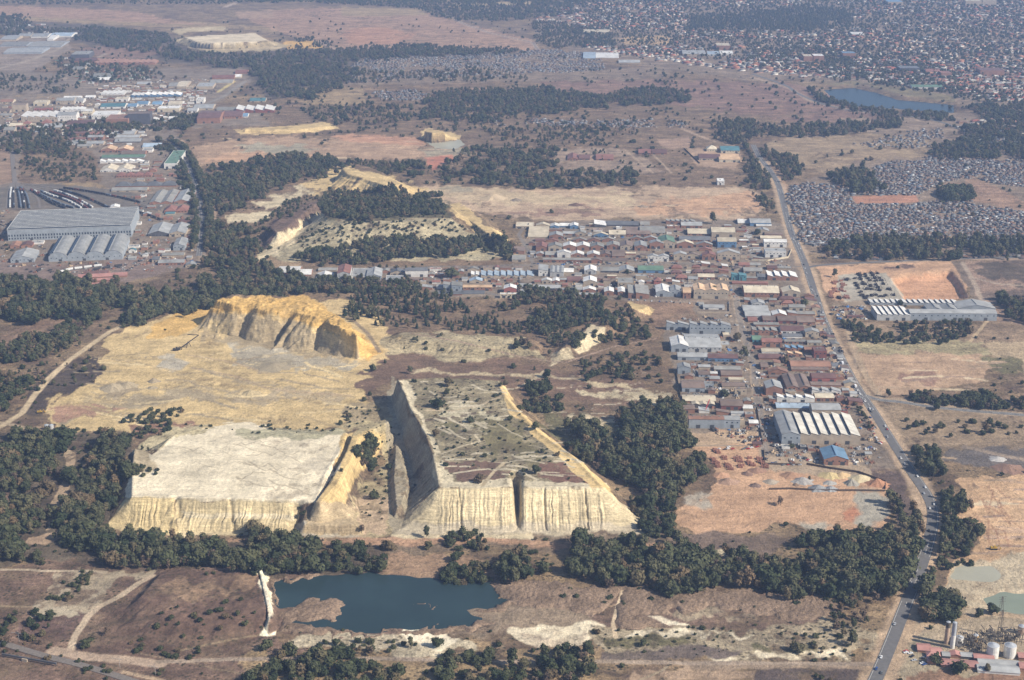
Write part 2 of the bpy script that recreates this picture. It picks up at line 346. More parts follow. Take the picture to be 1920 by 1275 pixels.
# dry brown mound beside the pond with an eroded white bank at its right end
DUMPS.append(Dump('brown_mound', T_([(300,1075),(380,1064),(478,1066),(492,1100),(500,1140),(495,1160),(420,1160),(330,1150),(262,1120)], 10),
    [G(168,1218), G(260,1232), G(400,1224), G(500,1200), G(516,1192), G(522,1160), G(512,1110), G(500,1080), G(480,1066), G(380,1062), G(290,1072), G(230,1140)], 10, 1.2, 1.0, 12, rough=.8, topn=1.6))
DUMPS.append(Dump('white_bank', T_([(484,1064),(490,1066),(496,1090),(507,1130),(512,1160),(503,1165),(499,1130),(490,1090)], 11),
    [G(476,1072), G(488,1110), G(492,1165), G(484,1192), G(516,1196), G(524,1178), G(514,1140), G(500,1080), G(488,1064)], 11, .8, 2.2, 5, rough=.8, topn=1))
def zt(x, y):
    x = np.atleast_1d(np.asarray(x, float)); y = np.atleast_1d(np.asarray(y, float)); z = gz(x, y)
    for d in DUMPS:
        m = (x > d.c0[0]) & (x < d.c1[0]) & (y > d.c0[1]) & (y < d.c1[1])
        if m.any(): z[m] = np.maximum(z[m], gz(x[m], y[m]) * 0 + d.z(x[m], y[m]))
    return z
def hit(px, py, dumps=True):
    """the point of the terrain under a pixel"""
    zs = np.arange(60, -4, -1.0); px = np.atleast_1d(np.asarray(px, float)); py = np.atleast_1d(np.asarray(py, float))
    X, Y = G(px[:, None], py[:, None], zs[None, :])
    Z = (zt if dumps else gz)(X.ravel(), Y.ravel()).reshape(X.shape)
    k = np.argmax(Z >= zs[None, :], axis=1); i = np.arange(len(px)); return X[i, k], Y[i, k], Z[i, k]
def hit1(px, py, dumps=False):
    x, y, z = hit(px, py, dumps); return float(x[0]), float(y[0]), float(z[0])
# ---------------------------------------------------------------- terrain: the colours the soil itself has
SAND=(.57,.44,.235); PALE=(.60,.52,.36); WHITE=(.72,.65,.50); OCHRE=(.56,.36,.13); GREYS=(.34,.30,.22); TAN=(.33,.245,.145); PINK=(.37,.24,.165)
RED=(.42,.19,.12); ORG=(.50,.325,.21); VELD=(.215,.15,.098); DARKV=(.105,.072,.058); OLIVE=(.15,.14,.075); URB=(.225,.185,.15); TAR=(.115,.112,.112); GRAVEL=(.27,.25,.20); MAUVE=(.19,.125,.09); TOWN=(.24,.185,.14)
# (colour, bushiness, outline in the photo's pixels, softness, raggedness)
POLYS = [
 (TAN,.5,[(-150,0),(2100,-60),(2100,-200),(-150,-200)],6,6),
 ((.12,.10,.08),.8,[(-100,45),(60,40),(180,45),(330,70),(600,90),(1000,100),(1000,150),(700,150),(640,200),(520,200),(430,130),(240,110),(150,80),(60,70),(-100,60)],5,6),
 (TAN,.3,[(-100,22),(60,16),(200,18),(330,38),(430,46),(560,52),(520,60),(420,52),(300,50),(160,44),(60,40),(-100,36)],2,3),(PINK,.3,[(-100,8),(120,14),(260,22),(330,40),(420,46),(300,44),(120,34),(-100,28)],3,4),
 (PINK,.45,[(460,22),(600,14),(800,25),(900,50),(1000,75),(1005,95),(900,92),(800,96),(650,90),(560,72),(470,40)],3,5),((.40,.23,.15),.2,[(640,58),(700,50),(780,62),(740,84),(650,82)],4,6),
 (TAN,.3,[(640,14),(790,16),(800,28),(700,30),(640,30)],2,2),((.42,.33,.2),.05,[(850,6),(1000,2),(1180,0),(1180,4),(1000,8),(860,14)],1,1),
 ((.36,.25,.17),.3,[(440,22),(510,20),(515,34),(450,36)],3,3),(OCHRE,.1,[(528,78),(598,76),(606,90),(540,93)],2,3),((.5,.42,.27),.2,[(318,58),(345,52),(420,50),(430,56),(350,60),(340,66)],2,2),
 ((.24,.155,.12),.4,[(150,88),(300,84),(330,100),(240,110),(150,104)],4,4),((.64,.56,.42),.02,[(345,70),(400,66),(478,62),(502,76),(470,79),(375,81)],1,1),((.46,.38,.24),.4,[(345,72),(375,82),(470,80),(505,77),(545,86),(500,96),(400,98),(350,88),(325,76)],2,4),((.27,.22,.18),.2,[(-100,80),(120,70),(135,90),(60,135),(-100,145)],3,3),(TAN,.1,[(26,180),(140,174),(152,184),(60,190)],1,2),(URB,.2,[(-100,128),(140,138),(250,128),(460,128),(470,150),(400,200),(560,205),(540,245),(330,240),(240,252),(-100,252)],4,5),
 (VELD,.8,[(470,200),(640,150),(700,155),(900,150),(1280,140),(1480,150),(1560,185),(1700,215),(1800,235),(1700,260),(1400,270),(1000,245),(640,240),(520,245)],5,6),
 (TAN,.5,[(560,165),(680,165),(690,195),(600,200),(560,190)],4,5),(PINK,.3,[(870,165),(920,165),(915,176),(880,176)],2,3),((.24,.15,.12),.6,[(1000,150),(1300,150),(1500,160),(1700,225),(1500,230),(1300,200),(1060,180)],6,8),
 (TOWN,.5,[(680,108),(800,112),(1080,98),(1100,130),(1280,120),(1240,150),(880,155),(700,160),(640,160)],3,5),(TOWN,.6,[(1060,-60),(1300,-60),(2100,-100),(2100,260),(1900,215),(1780,190),(1600,160),(1500,150),(1400,150),(1260,130),(1080,98),(1000,60)],5,5),
 ((.42,.30,.18),.1,[(1152,76),(1180,68),(1250,66),(1262,76),(1252,84),(1180,84)],2,2),((.20,.17,.10),.5,[(1540,158),(1620,160),(1700,180),(1790,192),(1790,180),(1700,165),(1600,152)],2,3),(TOWN,.4,[(1560,225),(1800,210),(2100,240),(2100,310),(1760,295),(1700,270),(1600,240)],5,7),
 (VELD,.7,[(350,240),(640,235),(900,250),(1300,260),(1420,290),(1450,345),(1200,350),(800,345),(600,300),(400,310),(340,280)],4,6),
 ((.40,.28,.19),.15,[(350,285),(420,262),(520,255),(640,262),(780,262),(800,285),(855,288),(880,300),(700,300),(600,292),(480,290),(400,312),(375,310)],4,8),(ORG,.1,[(380,300),(440,285),(560,290),(620,296),(520,300),(440,300),(400,312)],3,5),((.46,.27,.18),.1,[(620,252),(700,252),(795,262),(790,272),(690,268),(620,262)],3,5),((.43,.19,.13),.1,[(795,296),(852,289),(846,298),(812,320),(800,312)],2,3),
 ((.36,.33,.25),.2,[(440,268),(560,272),(600,282),(520,288),(450,284)],4,8),(GREYS,.3,[(780,278),(860,276),(880,290),(800,292)],3,4),(SAND,.05,[(438,244),(610,229),(640,240),(560,250),(450,252)],1,3),(SAND,.05,[(784,246),(806,241),(862,252),(862,262),(800,268)],1,3),
 ((.45,.34,.24),.15,[(770,345),(900,350),(1000,354),(1200,350),(1400,349),(1430,365),(1436,395),(1400,414),(1200,412),(1060,414),(960,408),(900,396),(840,384),(760,362)],3,6),((.50,.40,.27),.05,[(800,350),(930,352),(1000,365),(1180,362),(1190,380),(1000,385),(900,380),(800,365)],4,10),(ORG,.1,[(1170,392),(1240,372),(1330,372),(1396,358),(1428,372),(1430,398),(1300,404),(1200,402)],4,8),((.30,.20,.15),.3,[(930,402),(1080,388),(1160,396),(1060,404)],3,8),
 (GREYS,.3,[(820,352),(880,350),(885,362),(825,362)],3,4),((.33,.25,.19),.4,[(1040,280),(1160,278),(1215,300),(1240,325),(1100,330),(1040,305)],3,4),((.38,.27,.19),.1,[(1285,278),(1360,275),(1400,300),(1380,316),(1310,312)],2,4),((.33,.23,.17),.2,[(1225,265),(1290,255),(1300,275),(1260,280)],3,4),
 ((.31,.235,.155),.3,[(1430,268),(1500,256),(1640,254),(1740,262),(1740,290),(1640,305),(1560,325),(1500,310),(1450,290)],4,8),((.40,.27,.18),.1,[(1430,300),(1460,300),(1480,360),(1500,420),(1478,400),(1450,340)],2,3),
 (TOWN,.3,[(1474,350),(1540,330),(1600,305),(1740,292),(2100,290),(2100,480),(1540,480),(1500,470)],3,6),((.40,.21,.14),.02,[(1598,368),(1716,364),(1724,380),(1604,382)],1,1),((.32,.21,.15),.3,[(1770,345),(1830,335),(1920,375),(2000,400),(2000,420),(1880,392),(1800,365)],3,5),
 (URB,.1,[(-100,240),(330,240),(352,300),(378,400),(372,500),(240,525),(-100,535)],3,5),(VELD,.7,[(40,258),(120,255),(180,290),(190,345),(120,350),(35,345)],4,5),(TAN,.3,[(60,345),(180,342),(205,352),(150,358),(80,356)],2,3),((.30,.21,.15),.2,[(-100,270),(20,280),(28,340),(-100,360)],3,3),((.155,.14,.125),.0,[(-100,362),(30,345),(110,345),(330,368),(300,395),(-100,396)],3,4),((.21,.16,.14),.1,[(-100,478),(130,495),(330,470),(370,490),(240,530),(-100,530)],3,5),
 ((.42,.29,.20),.1,[(318,255),(345,275),(362,300),(378,330),(372,335),(350,300),(322,270)],2,2),(VELD,.8,[(380,310),(640,300),(640,360),(480,480),(620,540),(540,560),(380,540),(385,400)],4,6),
 ((.16,.11,.09),.6,[(500,420),(590,372),(610,395),(520,450),(485,470),(480,450)],3,5),(SAND,.1,[(556,350),(640,306),(760,340),(806,352),(790,372),(740,380),(640,378),(560,364)],2,6),((.44,.39,.26),.45,[(480,480),(600,395),(640,412),(840,410),(965,470),(960,490),(560,494)],3,6),(PALE,.1,[(482,480),(520,440),(600,402),(610,412),(560,440),(520,485)],3,8),(SAND,.1,[(840,382),(862,380),(968,468),(955,478),(900,440),(850,400)],2,5),(PALE,.15,[(420,405),(450,400),(520,396),(500,412),(430,420)],2,4),(PALE,.2,[(480,380),(560,350),(600,360),(540,380),(490,395)],4,8),
 (OLIVE,.8,[(605,372),(790,366),(845,382),(840,408),(700,415),(612,412)],4,5),(VELD,.5,[(560,486),(700,492),(960,484),(985,498),(760,500),(560,505)],3,4),((.34,.25,.16),.2,[(480,486),(560,490),(560,502),(500,500)],2,3),
 (URB,.15,[(970,478),(985,425),(1060,412),(1200,414),(1400,410),(1470,420),(1500,500),(1540,580),(1610,700),(1650,800),(1680,880),(1430,870),(1285,812),(1265,700),(1243,605),(1300,575),(1180,562),(820,558),(790,535),(640,530),(515,520),(515,504),(960,500)],2,4),
 ((.27,.18,.125),.35,[(1160,562),(1300,566),(1312,600),(1250,605),(1240,640),(1200,640),(1230,600),(1180,580)],3,4),(VELD,.6,[(640,540),(800,560),(1160,562),(1240,620),(1262,740),(1060,800),(940,740),(730,715),(660,720),(650,640),(600,560)],4,7),(MAUVE,.3,[(690,660),(800,670),(1000,680),(1200,720),(1250,760),(1130,770),(940,725),(740,712),(670,745),(655,720)],4,7),
 ((.17,.115,.09),.4,[(600,575),(700,590),(740,620),(700,640),(640,590)],3,3),((.43,.37,.24),.5,[(700,626),(745,618),(990,632),(1015,668),(860,674),(720,658)],3,7),(SAND,.2,[(1180,566),(1226,578),(1216,590),(1180,578)],1,3),(PALE,.1,[(1062,642),(1110,610),(1140,612),(1122,640),(1085,660)],2,4),(PALE,.3,[(1026,660),(1062,648),(1078,668),(1030,684)],2,4),((.5,.42,.28),.2,[(780,690),(1060,705),(1262,738),(1262,745),(1060,712),(780,698)],1,4),
 (PALE,.35,[(1080,728),(1150,730),(1210,738),(1262,740),(1250,772),(1210,755),(1120,740)],2,7),(PALE,.3,[(1205,880-150),(1255,735),(1262,790),(1240,780)],2,5),(OLIVE,.4,[(1000,770),(1100,775),(1250,790),(1280,850),(1180,840),(1060,830)],5,8),(PALE,.5,[(1060,775),(1230,780),(1240,790),(1100,792)],2,6),((.5,.40,.26),.4,[(1180,818),(1235,820),(1230,838),(1190,835)],3,5),
 (SAND,.08,[(75,775),(110,735),(160,692),(205,668),(195,640),(225,612),(290,604),(330,585),(640,560),(720,600),(730,670),(662,720),(690,745),(740,765),(700,782),(640,792),(560,812),(400,800),(320,815),(250,812),(150,810),(100,800)],3,9),
 ((.60,.40,.15),.05,[(290,612),(350,582),(400,560),(480,553),(570,556),(640,590),(720,660),(700,672),(650,640),(600,612),(540,596),(440,582),(400,590),(350,622),(280,634)],3,5),((.38,.31,.20),.05,[(380,600),(430,584),(520,598),(560,608),(610,630),(650,672),(560,668),(490,658),(440,640),(380,632)],4,10),((.58,.46,.26),.05,[(400,600),(436,600),(420,632),(395,622)],4,6),((.40,.36,.28),.05,[(430,640),(560,668),(690,672),(655,690),(560,690),(440,690)],4,8),
 ((.44,.40,.32),.0,[(290,668),(340,665),(370,682),(320,695),(285,688)],3,6),(GREYS,.1,[(462,682),(490,672),(540,676),(556,690),(500,695),(465,692)],2,5),((.34,.28,.19),.1,[(190,728),(240,715),(265,732),(210,745)],2,5),((.36,.30,.2),.1,[(100,780),(170,755),(350,728),(450,722),(470,735),(330,755),(200,785),(110,800)],5,10),((.38,.24,.17),.1,[(90,765),(170,758),(250,765),(190,785),(100,790)],4,6),((.40,.33,.22),.1,[(420,735),(560,725),(640,738),(560,760),(440,750)],6,14),
 (SAND,.02,[(180,775),(330,760),(380,770),(250,805),(180,800)],3,6),((.30,.18,.13),.3,[(240,795),(330,790),(370,800),(300,815),(250,815)],3,5),((.36,.26,.17),.25,[(60,800),(150,812),(250,815),(200,860),(130,850),(40,830)],4,6),
 ((.07,.055,.05),.5,[(20,775),(60,735),(110,690),(160,668),(190,672),(205,682),(160,720),(110,740),(75,775)],3,6),((.25,.17,.12),.4,[(0,630),(60,605),(130,600),(150,620),(60,650),(0,690)],3,5),(VELD,.7,[(0,690),(60,690),(100,700),(60,740),(0,770)],4,6),
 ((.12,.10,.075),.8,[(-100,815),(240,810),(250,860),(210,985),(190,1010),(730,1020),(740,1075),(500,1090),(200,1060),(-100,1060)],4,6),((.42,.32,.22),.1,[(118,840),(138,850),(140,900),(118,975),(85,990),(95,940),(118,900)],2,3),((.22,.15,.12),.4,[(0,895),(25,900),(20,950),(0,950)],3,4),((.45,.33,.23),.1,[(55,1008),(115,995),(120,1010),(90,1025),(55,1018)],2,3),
 (WHITE,.03,[(243,935),(248,870),(248,842),(290,852),(322,820),(400,796),(470,792),(560,816),(652,812),(640,850),(590,945),(440,940)],1,3),((.52,.44,.30),.2,[(248,842),(285,850),(300,880),(262,895),(246,880)],3,5),((.52,.46,.30),.35,[(335,800),(400,796),(340,815),(300,850),(260,842),(290,815)],2,5),((.42,.40,.28),.25,[(432,808),(500,802),(560,806),(640,800),(650,812),(560,822),(440,820)],2,4),
 ((.62,.56,.44),.02,[(560,870),(600,860),(640,852),(610,895)],4,8),((.61,.50,.29),.02,[(195,986),(246,934),(330,934),(338,960),(345,1004),(240,1000)],2,3),((.58,.49,.31),.02,[(338,936),(560,942),(556,1006),(345,1004)],2,3),((.60,.53,.38),.02,[(345,958),(552,966),(552,975),(350,970)],1,2),((.45,.41,.33),.05,[(560,980),(690,985),(690,1010),(560,1008)],3,4),
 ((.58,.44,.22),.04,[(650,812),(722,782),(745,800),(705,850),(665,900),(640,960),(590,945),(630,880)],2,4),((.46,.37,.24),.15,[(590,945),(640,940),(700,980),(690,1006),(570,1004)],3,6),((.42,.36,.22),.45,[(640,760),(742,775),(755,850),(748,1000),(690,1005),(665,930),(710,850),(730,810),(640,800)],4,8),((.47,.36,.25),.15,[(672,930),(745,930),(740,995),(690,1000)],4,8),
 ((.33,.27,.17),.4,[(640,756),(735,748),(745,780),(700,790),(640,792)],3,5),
 # plateau of the right dump
 ((.30,.265,.175),.75,[(745,712),(850,708),(936,714),(946,740),(968,770),(1014,812),(1080,860),(1134,914),(822,916),(812,870),(797,815),(768,765)],1,2),((.50,.46,.33),.35,[(850,760),(930,770),(960,800),(900,810),(850,800)],4,12),((.58,.52,.38),.2,[(745,712),(760,712),(775,740),(795,790),(825,850),(845,910),(822,916),(797,815)],2,4),
 ((.17,.11,.085),.4,[(835,862),(900,858),(955,872),(950,905),(850,905)],2,6),((.19,.11,.085),.1,[(1005,862),(1075,868),(1118,905),(1050,912),(1010,890)],2,5),((.16,.15,.08),.2,[(815,790),(850,795),(855,815),(820,815)],3,6),((.19,.17,.095),.3,[(880,780),(960,800),(1040,850),(1000,865),(920,840)],4,12),
 ((.60,.54,.40),.1,[(822,906),(960,900),(1130,905),(1136,917),(822,918)],1,3),((.62,.47,.24),.03,[(935,725),(947,722),(972,765),(1018,810),(1082,856),(1136,912),(1222,1000),(1180,992),(1100,905),(1050,855),(1000,815),(958,775)],1,2),
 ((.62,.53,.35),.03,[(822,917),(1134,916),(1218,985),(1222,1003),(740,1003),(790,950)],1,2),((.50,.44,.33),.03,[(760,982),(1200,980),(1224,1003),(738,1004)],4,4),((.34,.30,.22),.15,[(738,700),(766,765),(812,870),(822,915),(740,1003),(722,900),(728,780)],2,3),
 ((.22,.17,.12),.5,[(735,1005),(1000,1003),(1240,1000),(1300,1010),(1240,1040),(900,1030),(740,1040)],3,5),(PALE,.15,[(740,1000),(1000,1001),(1000,1010),(940,1012),(740,1008)],1,3),((.42,.27,.18),.3,[(380,1010),(640,1010),(800,1006),(1260,1018),(1240,1026),(800,1020),(560,1022)],2,4),
 ((.31,.21,.14),.35,[(740,1040),(800,1035),(860,1045),(930,1060),(930,1080),(830,1085),(720,1085),(700,1070)],3,5),
 # red yard and works
 (ORG,.03,[(1288,812),(1420,810),(1432,850),(1600,872),(1650,885),(1660,930),(1672,1005),(1580,1005),(1480,985),(1300,1005),(1250,975),(1262,955),(1320,930),(1345,905),(1325,870)],2,4),((.38,.30,.22),.03,[(1432,852),(1540,850),(1600,868),(1640,880),(1650,900),(1500,890),(1440,880)],3,4),((.40,.36,.30),.02,[(1290,928),(1340,925),(1330,945),(1270,950)],6,6),((.36,.34,.29),.02,[(1600,925),(1668,925),(1665,960),(1620,990),(1590,975)],8,6),((.38,.35,.29),.02,[(1490,985),(1550,982),(1545,1000),(1500,1000)],6,6),((.46,.22,.135),.0,[(1568,960),(1590,955),(1610,965),(1595,978),(1572,974)],5,4),((.43,.32,.22),.02,[(1285,812),(1415,808),(1418,830),(1292,838)],1,1),
 ((.20,.15,.12),.4,[(1270,1005),(1420,998),(1480,1010),(1440,1050),(1290,1050)],3,5),(PALE,.3,[(1350,1030),(1400,1028),(1402,1045),(1360,1045)],2,4),
 # east side of the road
 (ORG,.05,[(1530,500),(1640,494),(1780,488),(1800,500),(1818,560),(1700,568),(1562,562),(1545,540)],1,2),((.40,.37,.31),.02,[(1568,516),(1660,510),(1692,556),(1698,566),(1590,566),(1570,545)],2,2),((.53,.31,.19),.02,[(1672,522),(1784,510),(1815,560),(1698,566)],1,2),((.15,.10,.08),.4,[(1655,498),(1715,496),(1720,504),(1665,506)],2,3),((.30,.24,.18),.1,[(1560,565),(1625,562),(1630,600),(1570,598)],2,3),((.18,.14,.11),.3,[(1785,492),(1810,490),(1850,560),(1830,565)],2,2),((.30,.21,.16),.3,[(1810,488),(2000,485),(2000,640),(1870,600),(1840,560)],3,5),((.10,.08,.065),.3,[(1830,492),(1920,490),(1990,520),(1920,540),(1850,515)],3,8),((.17,.13,.11),.5,[(1850,545),(1990,545),(1990,600),(1880,590)],4,8),
 ((.30,.22,.15),.5,[(1555,605),(1900,600),(2000,640),(2000,665),(1600,668)],3,6),((.38,.33,.2),.5,[(1600,635),(1850,640),(1880,665),(1610,664)],3,9),((.44,.31,.21),.08,[(1600,666),(1850,662),(1872,690),(1840,716),(1700,736),(1645,742),(1618,705)],2,4),((.30,.19,.14),.15,[(1690,695),(1750,692),(1760,712),(1690,718)],4,8),((.42,.33,.22),.3,[(1860,640),(2000,640),(2000,700),(1890,700)],4,7),(OLIVE,.5,[(1850,668),(1920,672),(1920,705),(1870,700)],4,6),
 ((.29,.22,.15),.3,[(1640,755),(1680,755),(1920,775),(2000,780),(2000,860),(1760,850),(1690,830),(1660,790)],3,5),((.24,.17,.12),.5,[(1660,740),(1760,735),(2000,745),(2000,770),(1700,752)],3,4),((.14,.125,.12),.2,[(1760,842),(1860,838),(2000,850),(2000,885),(1860,880),(1770,862)],3,5),
 ((.50,.34,.21),.1,[(1790,900),(1900,890),(2050,895),(2050,1150),(1890,1150),(1750,1130),(1745,1095),(1800,1050),(1835,1010),(1800,960)],3,6),((.58,.40,.25),.05,[(1850,930),(1960,930),(1960,1000),(1880,1010)],5,10),((.47,.40,.29),.05,[(1745,1100),(1800,1055),(1900,1040),(1990,1050),(1990,1120),(1880,1150),(1770,1130)],4,6),((.40,.33,.24),.2,[(1700,1150),(1800,1140),(2000,1150),(2000,1275),(1690,1275),(1660,1240)],3,4),((.33,.28,.20),.05,[(1690,1200),(1740,1195),(1760,1250),(1900,1262),(1660,1268)],3,4),((.26,.16,.11),.3,[(1700,1262),(1990,1262),(2000,1400),(1660,1400)],3,5),
 ((.13,.095,.085),.3,[(1640,880),(1700,890),(1730,950),(1740,1000),(1700,1000),(1660,930)],4,5),
 # bottom
 ((.19,.128,.098),.9,[(-100,1058),(480,1058),(520,1100),(520,1200),(640,1230),(1000,1225),(1000,1420),(-100,1420)],3,5),((.145,.095,.085),.5,[(60,1150),(150,1140),(140,1190),(70,1195),(40,1170)],4,8),((.13,.09,.075),.5,[(225,1110),(290,1068),(300,1080),(250,1115)],3,4),((.40,.34,.25),.25,[(105,1085),(190,1070),(275,1072),(290,1080),(230,1100),(180,1130),(150,1140),(60,1145),(60,1132),(120,1110)],3,8),((.46,.40,.30),.1,[(62,1130),(100,1122),(140,1150),(110,1155)],3,6),
 ((.15,.098,.076),.6,[(168,1216),(230,1130),(290,1072),(480,1062),(522,1110),(520,1190),(400,1225),(260,1230)],3,5),((.27,.185,.125),.5,[(300,1100),(400,1080),(470,1100),(440,1120),(330,1120)],4,14),((.80,.73,.58),.03,[(478,1064),(490,1062),(500,1085),(508,1110),(514,1150),(526,1175),(514,1196),(484,1196),(494,1160),(494,1120)],1,4),
 ((.19,.13,.10),.5,[(520,1080),(920,1085),(1100,1100),(1560,1110),(1580,1150),(1500,1180),(1100,1180),(900,1190),(560,1190),(500,1190)],4,5),((.30,.235,.17),.3,[(700,1140),(900,1120),(1130,1130),(1135,1170),(900,1190),(780,1185)],5,9),((.74,.66,.50),.05,[(945,1184),(1000,1172),(1060,1168),(1130,1166),(1150,1176),(1130,1208),(1060,1215),(1000,1212),(960,1198)],2,5),((.5,.42,.32),.1,[(980,1190),(1090,1195),(1140,1206),(1060,1216),(990,1210)],4,9),((.78,.70,.55),.05,[(1210,1153),(1240,1155),(1290,1172),(1260,1176)],2,3),((.34,.28,.20),.3,[(1290,1146),(1420,1140),(1470,1148),(1400,1162),(1300,1160)],3,9),
 ((.52,.46,.34),.5,[(550,1196),(700,1188),(880,1196),(900,1225),(760,1230),(560,1215)],3,8),((.78,.70,.55),.1,[(770,1190),(850,1188),(890,1205),(800,1215)],2,8),((.40,.34,.24),.55,[(1140,1180),(1400,1176),(1540,1168),(1640,1180),(1620,1230),(1400,1240),(1140,1235)],3,9),((.76,.68,.52),.15,[(1180,1192),(1300,1185),(1380,1180),(1420,1186),(1300,1200),(1200,1205)],2,9),((.74,.66,.50),.1,[(1500,1215),(1590,1210),(1610,1225),(1530,1238),(1300,1236)],2,8),(OLIVE,.7,[(1150,1195),(1280,1200),(1300,1215),(1160,1218)],3,8),(OLIVE,.7,[(1400,1205),(1520,1208),(1540,1222),(1400,1228)],3,8),
 ((.35,.27,.2),.2,[(1280,1242),(1640,1246),(1640,1256),(1280,1256)],2,2),((.155,.125,.11),.3,[(1130,1224),(1280,1215),(1400,1222),(1300,1240),(1130,1240)],3,5),((.115,.09,.085),.3,[(1420,1254),(1625,1252),(1600,1285),(1420,1285)],2,3),((.38,.28,.20),.2,[(1180,1258),(1420,1256),(1420,1275),(1180,1290)],3,4),(TAN,.6,[(480,1225),(1100,1235),(1140,1300),(480,1300)],4,9),
 ((.20,.135,.105),.6,[(-100,1215),(300,1270),(300,1400),(-100,1400)],3,4),
]
# (colour, bushiness, width in metres, line)
LINES = [
 ((.44,.33,.23),.05,26,[(1640,1290),(1672,1200),(1699,1133),(1722,1077),(1746,1000),(1749,960),(1737,927),(1710,887),(1687,850),(1640,775),(1600,715),(1567,652),(1543,598),(1527,548),(1510,498),(1493,458),(1480,425),(1460,350),(1427,300)]),
 ((.42,.32,.22),.1,9,[(1588,600),(1602,660),(1622,700),(1650,745),(1668,752)]),
 ((.36,.28,.20),.1,16,[(1615,745),(1690,752),(1747,762),(1830,770),(2000,785)]),((.36,.27,.20),.1,14,[(1500,494),(1560,497),(1640,491),(1780,487),(2000,484)]),
 ((.38,.30,.22),.05,12,[(1377,545),(1393,625),(1413,685),(1420,745),(1430,825),(1436,870)]),((.24,.21,.185),0,9,[(1375,535),(1377,545),(1393,625),(1413,685),(1420,745),(1430,825),(1436,850)]),
 ((.30,.24,.19),.05,14,[(985,496),(1100,496),(1250,492),(1400,494),(1490,500)]),((.20,.18,.165),0,7,[(640,505),(820,500),(985,497),(1100,497),(1250,493),(1400,495),(1500,500)]),((.26,.21,.17),0,9,[(1170,562),(1290,566),(1375,560)]),((.20,.18,.165),0,7,[(985,422),(972,440),(990,470),(1000,496)]),((.22,.2,.18),0,8,[(1400,430),(1408,460),(1414,490)]),
 ((.20,.18,.165),0,7,[(700,540),(760,532),(900,545),(940,556),(1060,553)]),
 ((.52,.42,.28),.0,9,[(-40,815),(5,798),(40,775),(62,745),(90,712),(130,675),(165,650),(205,622),(240,606)]),((.40,.32,.22),.1,6,[(0,792),(40,800),(90,818),(130,850)]),
 ((.48,.39,.29),.05,7,[(130,1225),(140,1195),(165,1155),(185,1138),(225,1118),(262,1092),(285,1080)]),((.48,.40,.3),.1,4,[(0,1068),(110,1070),(200,1072)]),((.44,.34,.26),.1,12,[(100,1220),(140,1228),(170,1232),(300,1245)]),((.36,.29,.23),.2,6,[(300,1240),(600,1232),(900,1240),(1100,1240),(1300,1243),(1500,1244),(1650,1246)]),
 ((.45,.34,.24),.1,5,[(230,1260),(300,1275),(380,1300)]),((.58,.47,.33),.05,4,[(1155,1195),(1150,1170),(1156,1145),(1166,1118),(1167,1105)]),
 ((.50,.42,.29),.1,3.5,[(968,728),(1004,710),(1020,695)]),((.50,.42,.29),.1,4,[(905,910),(925,885),(945,868)]),((.46,.38,.27),.2,3,[(945,740),(900,760),(850,770),(800,770)]),((.5,.44,.32),.2,3,[(830,850),(870,835),(900,828),(890,815)]),((.34,.25,.19),.1,4,[(770,625),(860,640),(940,660),(990,672),(1060,680),(1150,650),(1230,635)]),
 ((.30,.24,.17),.2,6,[(650,590),(690,625),(712,660)]),((.48,.37,.24),.05,5,[(1840,565),(1860,590),(1820,640)]),((.36,.29,.23),.05,8,[(1805,492),(1822,520),(1840,560),(1862,585)]),((.36,.29,.23),.05,6,[(1822,520),(1870,532),(2000,542)]),((.5,.38,.26),.05,7,[(1700,1200),(1730,1172),(1800,1158),(1860,1150),(2000,1168)]),
 ((.30,.245,.20),.05,14,[(118,150),(160,120),(200,100)]),((.32,.27,.22),.0,15,[(0,128),(60,112),(110,92),(130,72)]),((.24,.22,.20),0,12,[(380,198),(420,180),(460,152)]),((.5,.42,.2),0,12,[(410,172),(440,152)]),((.36,.29,.23),.05,16,[(835,26),(870,45),(920,62),(1000,80),(1010,95)]),((.24,.20,.18),.05,9,[(835,26),(870,45),(920,62),(1000,80),(1010,95)]),((.34,.25,.19),0,20,[(590,76),(620,88),(632,98)]),((.40,.32,.25),0,24,[(420,14),(440,6),(455,-5)]),
 ((.34,.26,.20),.1,16,[(1410,145),(1480,165),(1520,190),(1600,208),(1700,222),(1760,232)]),((.34,.27,.21),.1,8,[(1470,262),(1600,248),(1720,240)]),((.36,.27,.20),.05,10,[(1280,242),(1330,262),(1400,280)]),((.40,.31,.23),.1,5,[(1170,280),(1225,325)]),((.40,.31,.23),.1,5,[(1215,280),(1260,325)]),
 ((.44,.34,.22),.1,5,[(655,742),(560,735),(500,728),(440,705),(360,690)]),((.47,.36,.23),.1,4,[(500,700),(440,680),(350,665)]),((.36,.29,.22),0,3,[(1110,382),(1160,375)]),((.30,.24,.19),.1,12,[(282,255),(330,275),(352,300),(372,345),(385,400),(385,440),(378,490)]),((.42,.31,.22),.05,8,[(340,262),(358,290),(376,320),(398,360),(402,400),(395,470)]),
 ((.20,.15,.12),.05,3,[(1405,388),(1422,408)]),((.20,.15,.12),.05,3,[(1360,382),(1395,405)]),((.45,.34,.23),.1,5,[(1790,860),(1700,850)]),((.36,.30,.21),.1,2.5,[(1200,1275),(1240,1258),(1250,1250)]),((.30,.24,.19),.1,9,[(1810,838),(1900,858),(2000,880)]),
]
for k in range(20):   # dried water channels on the white flat
    x0, y0 = R_.uniform(330, 600), R_.uniform(830, 900); L_ = [(x0, y0)]
    for j in range(R_.randint(4, 9)): x0 += R_.uniform(6, 16); y0 += R_.choice([-1, 1, 1, 1]) * R_.uniform(.5, 7.5); L_.append((x0, y0))
    if L_[-1][1] < 932 and L_[-1][0] < 610: LINES.append(((.37, .32, .235), 0, R_.uniform(.9, 1.9), L_))
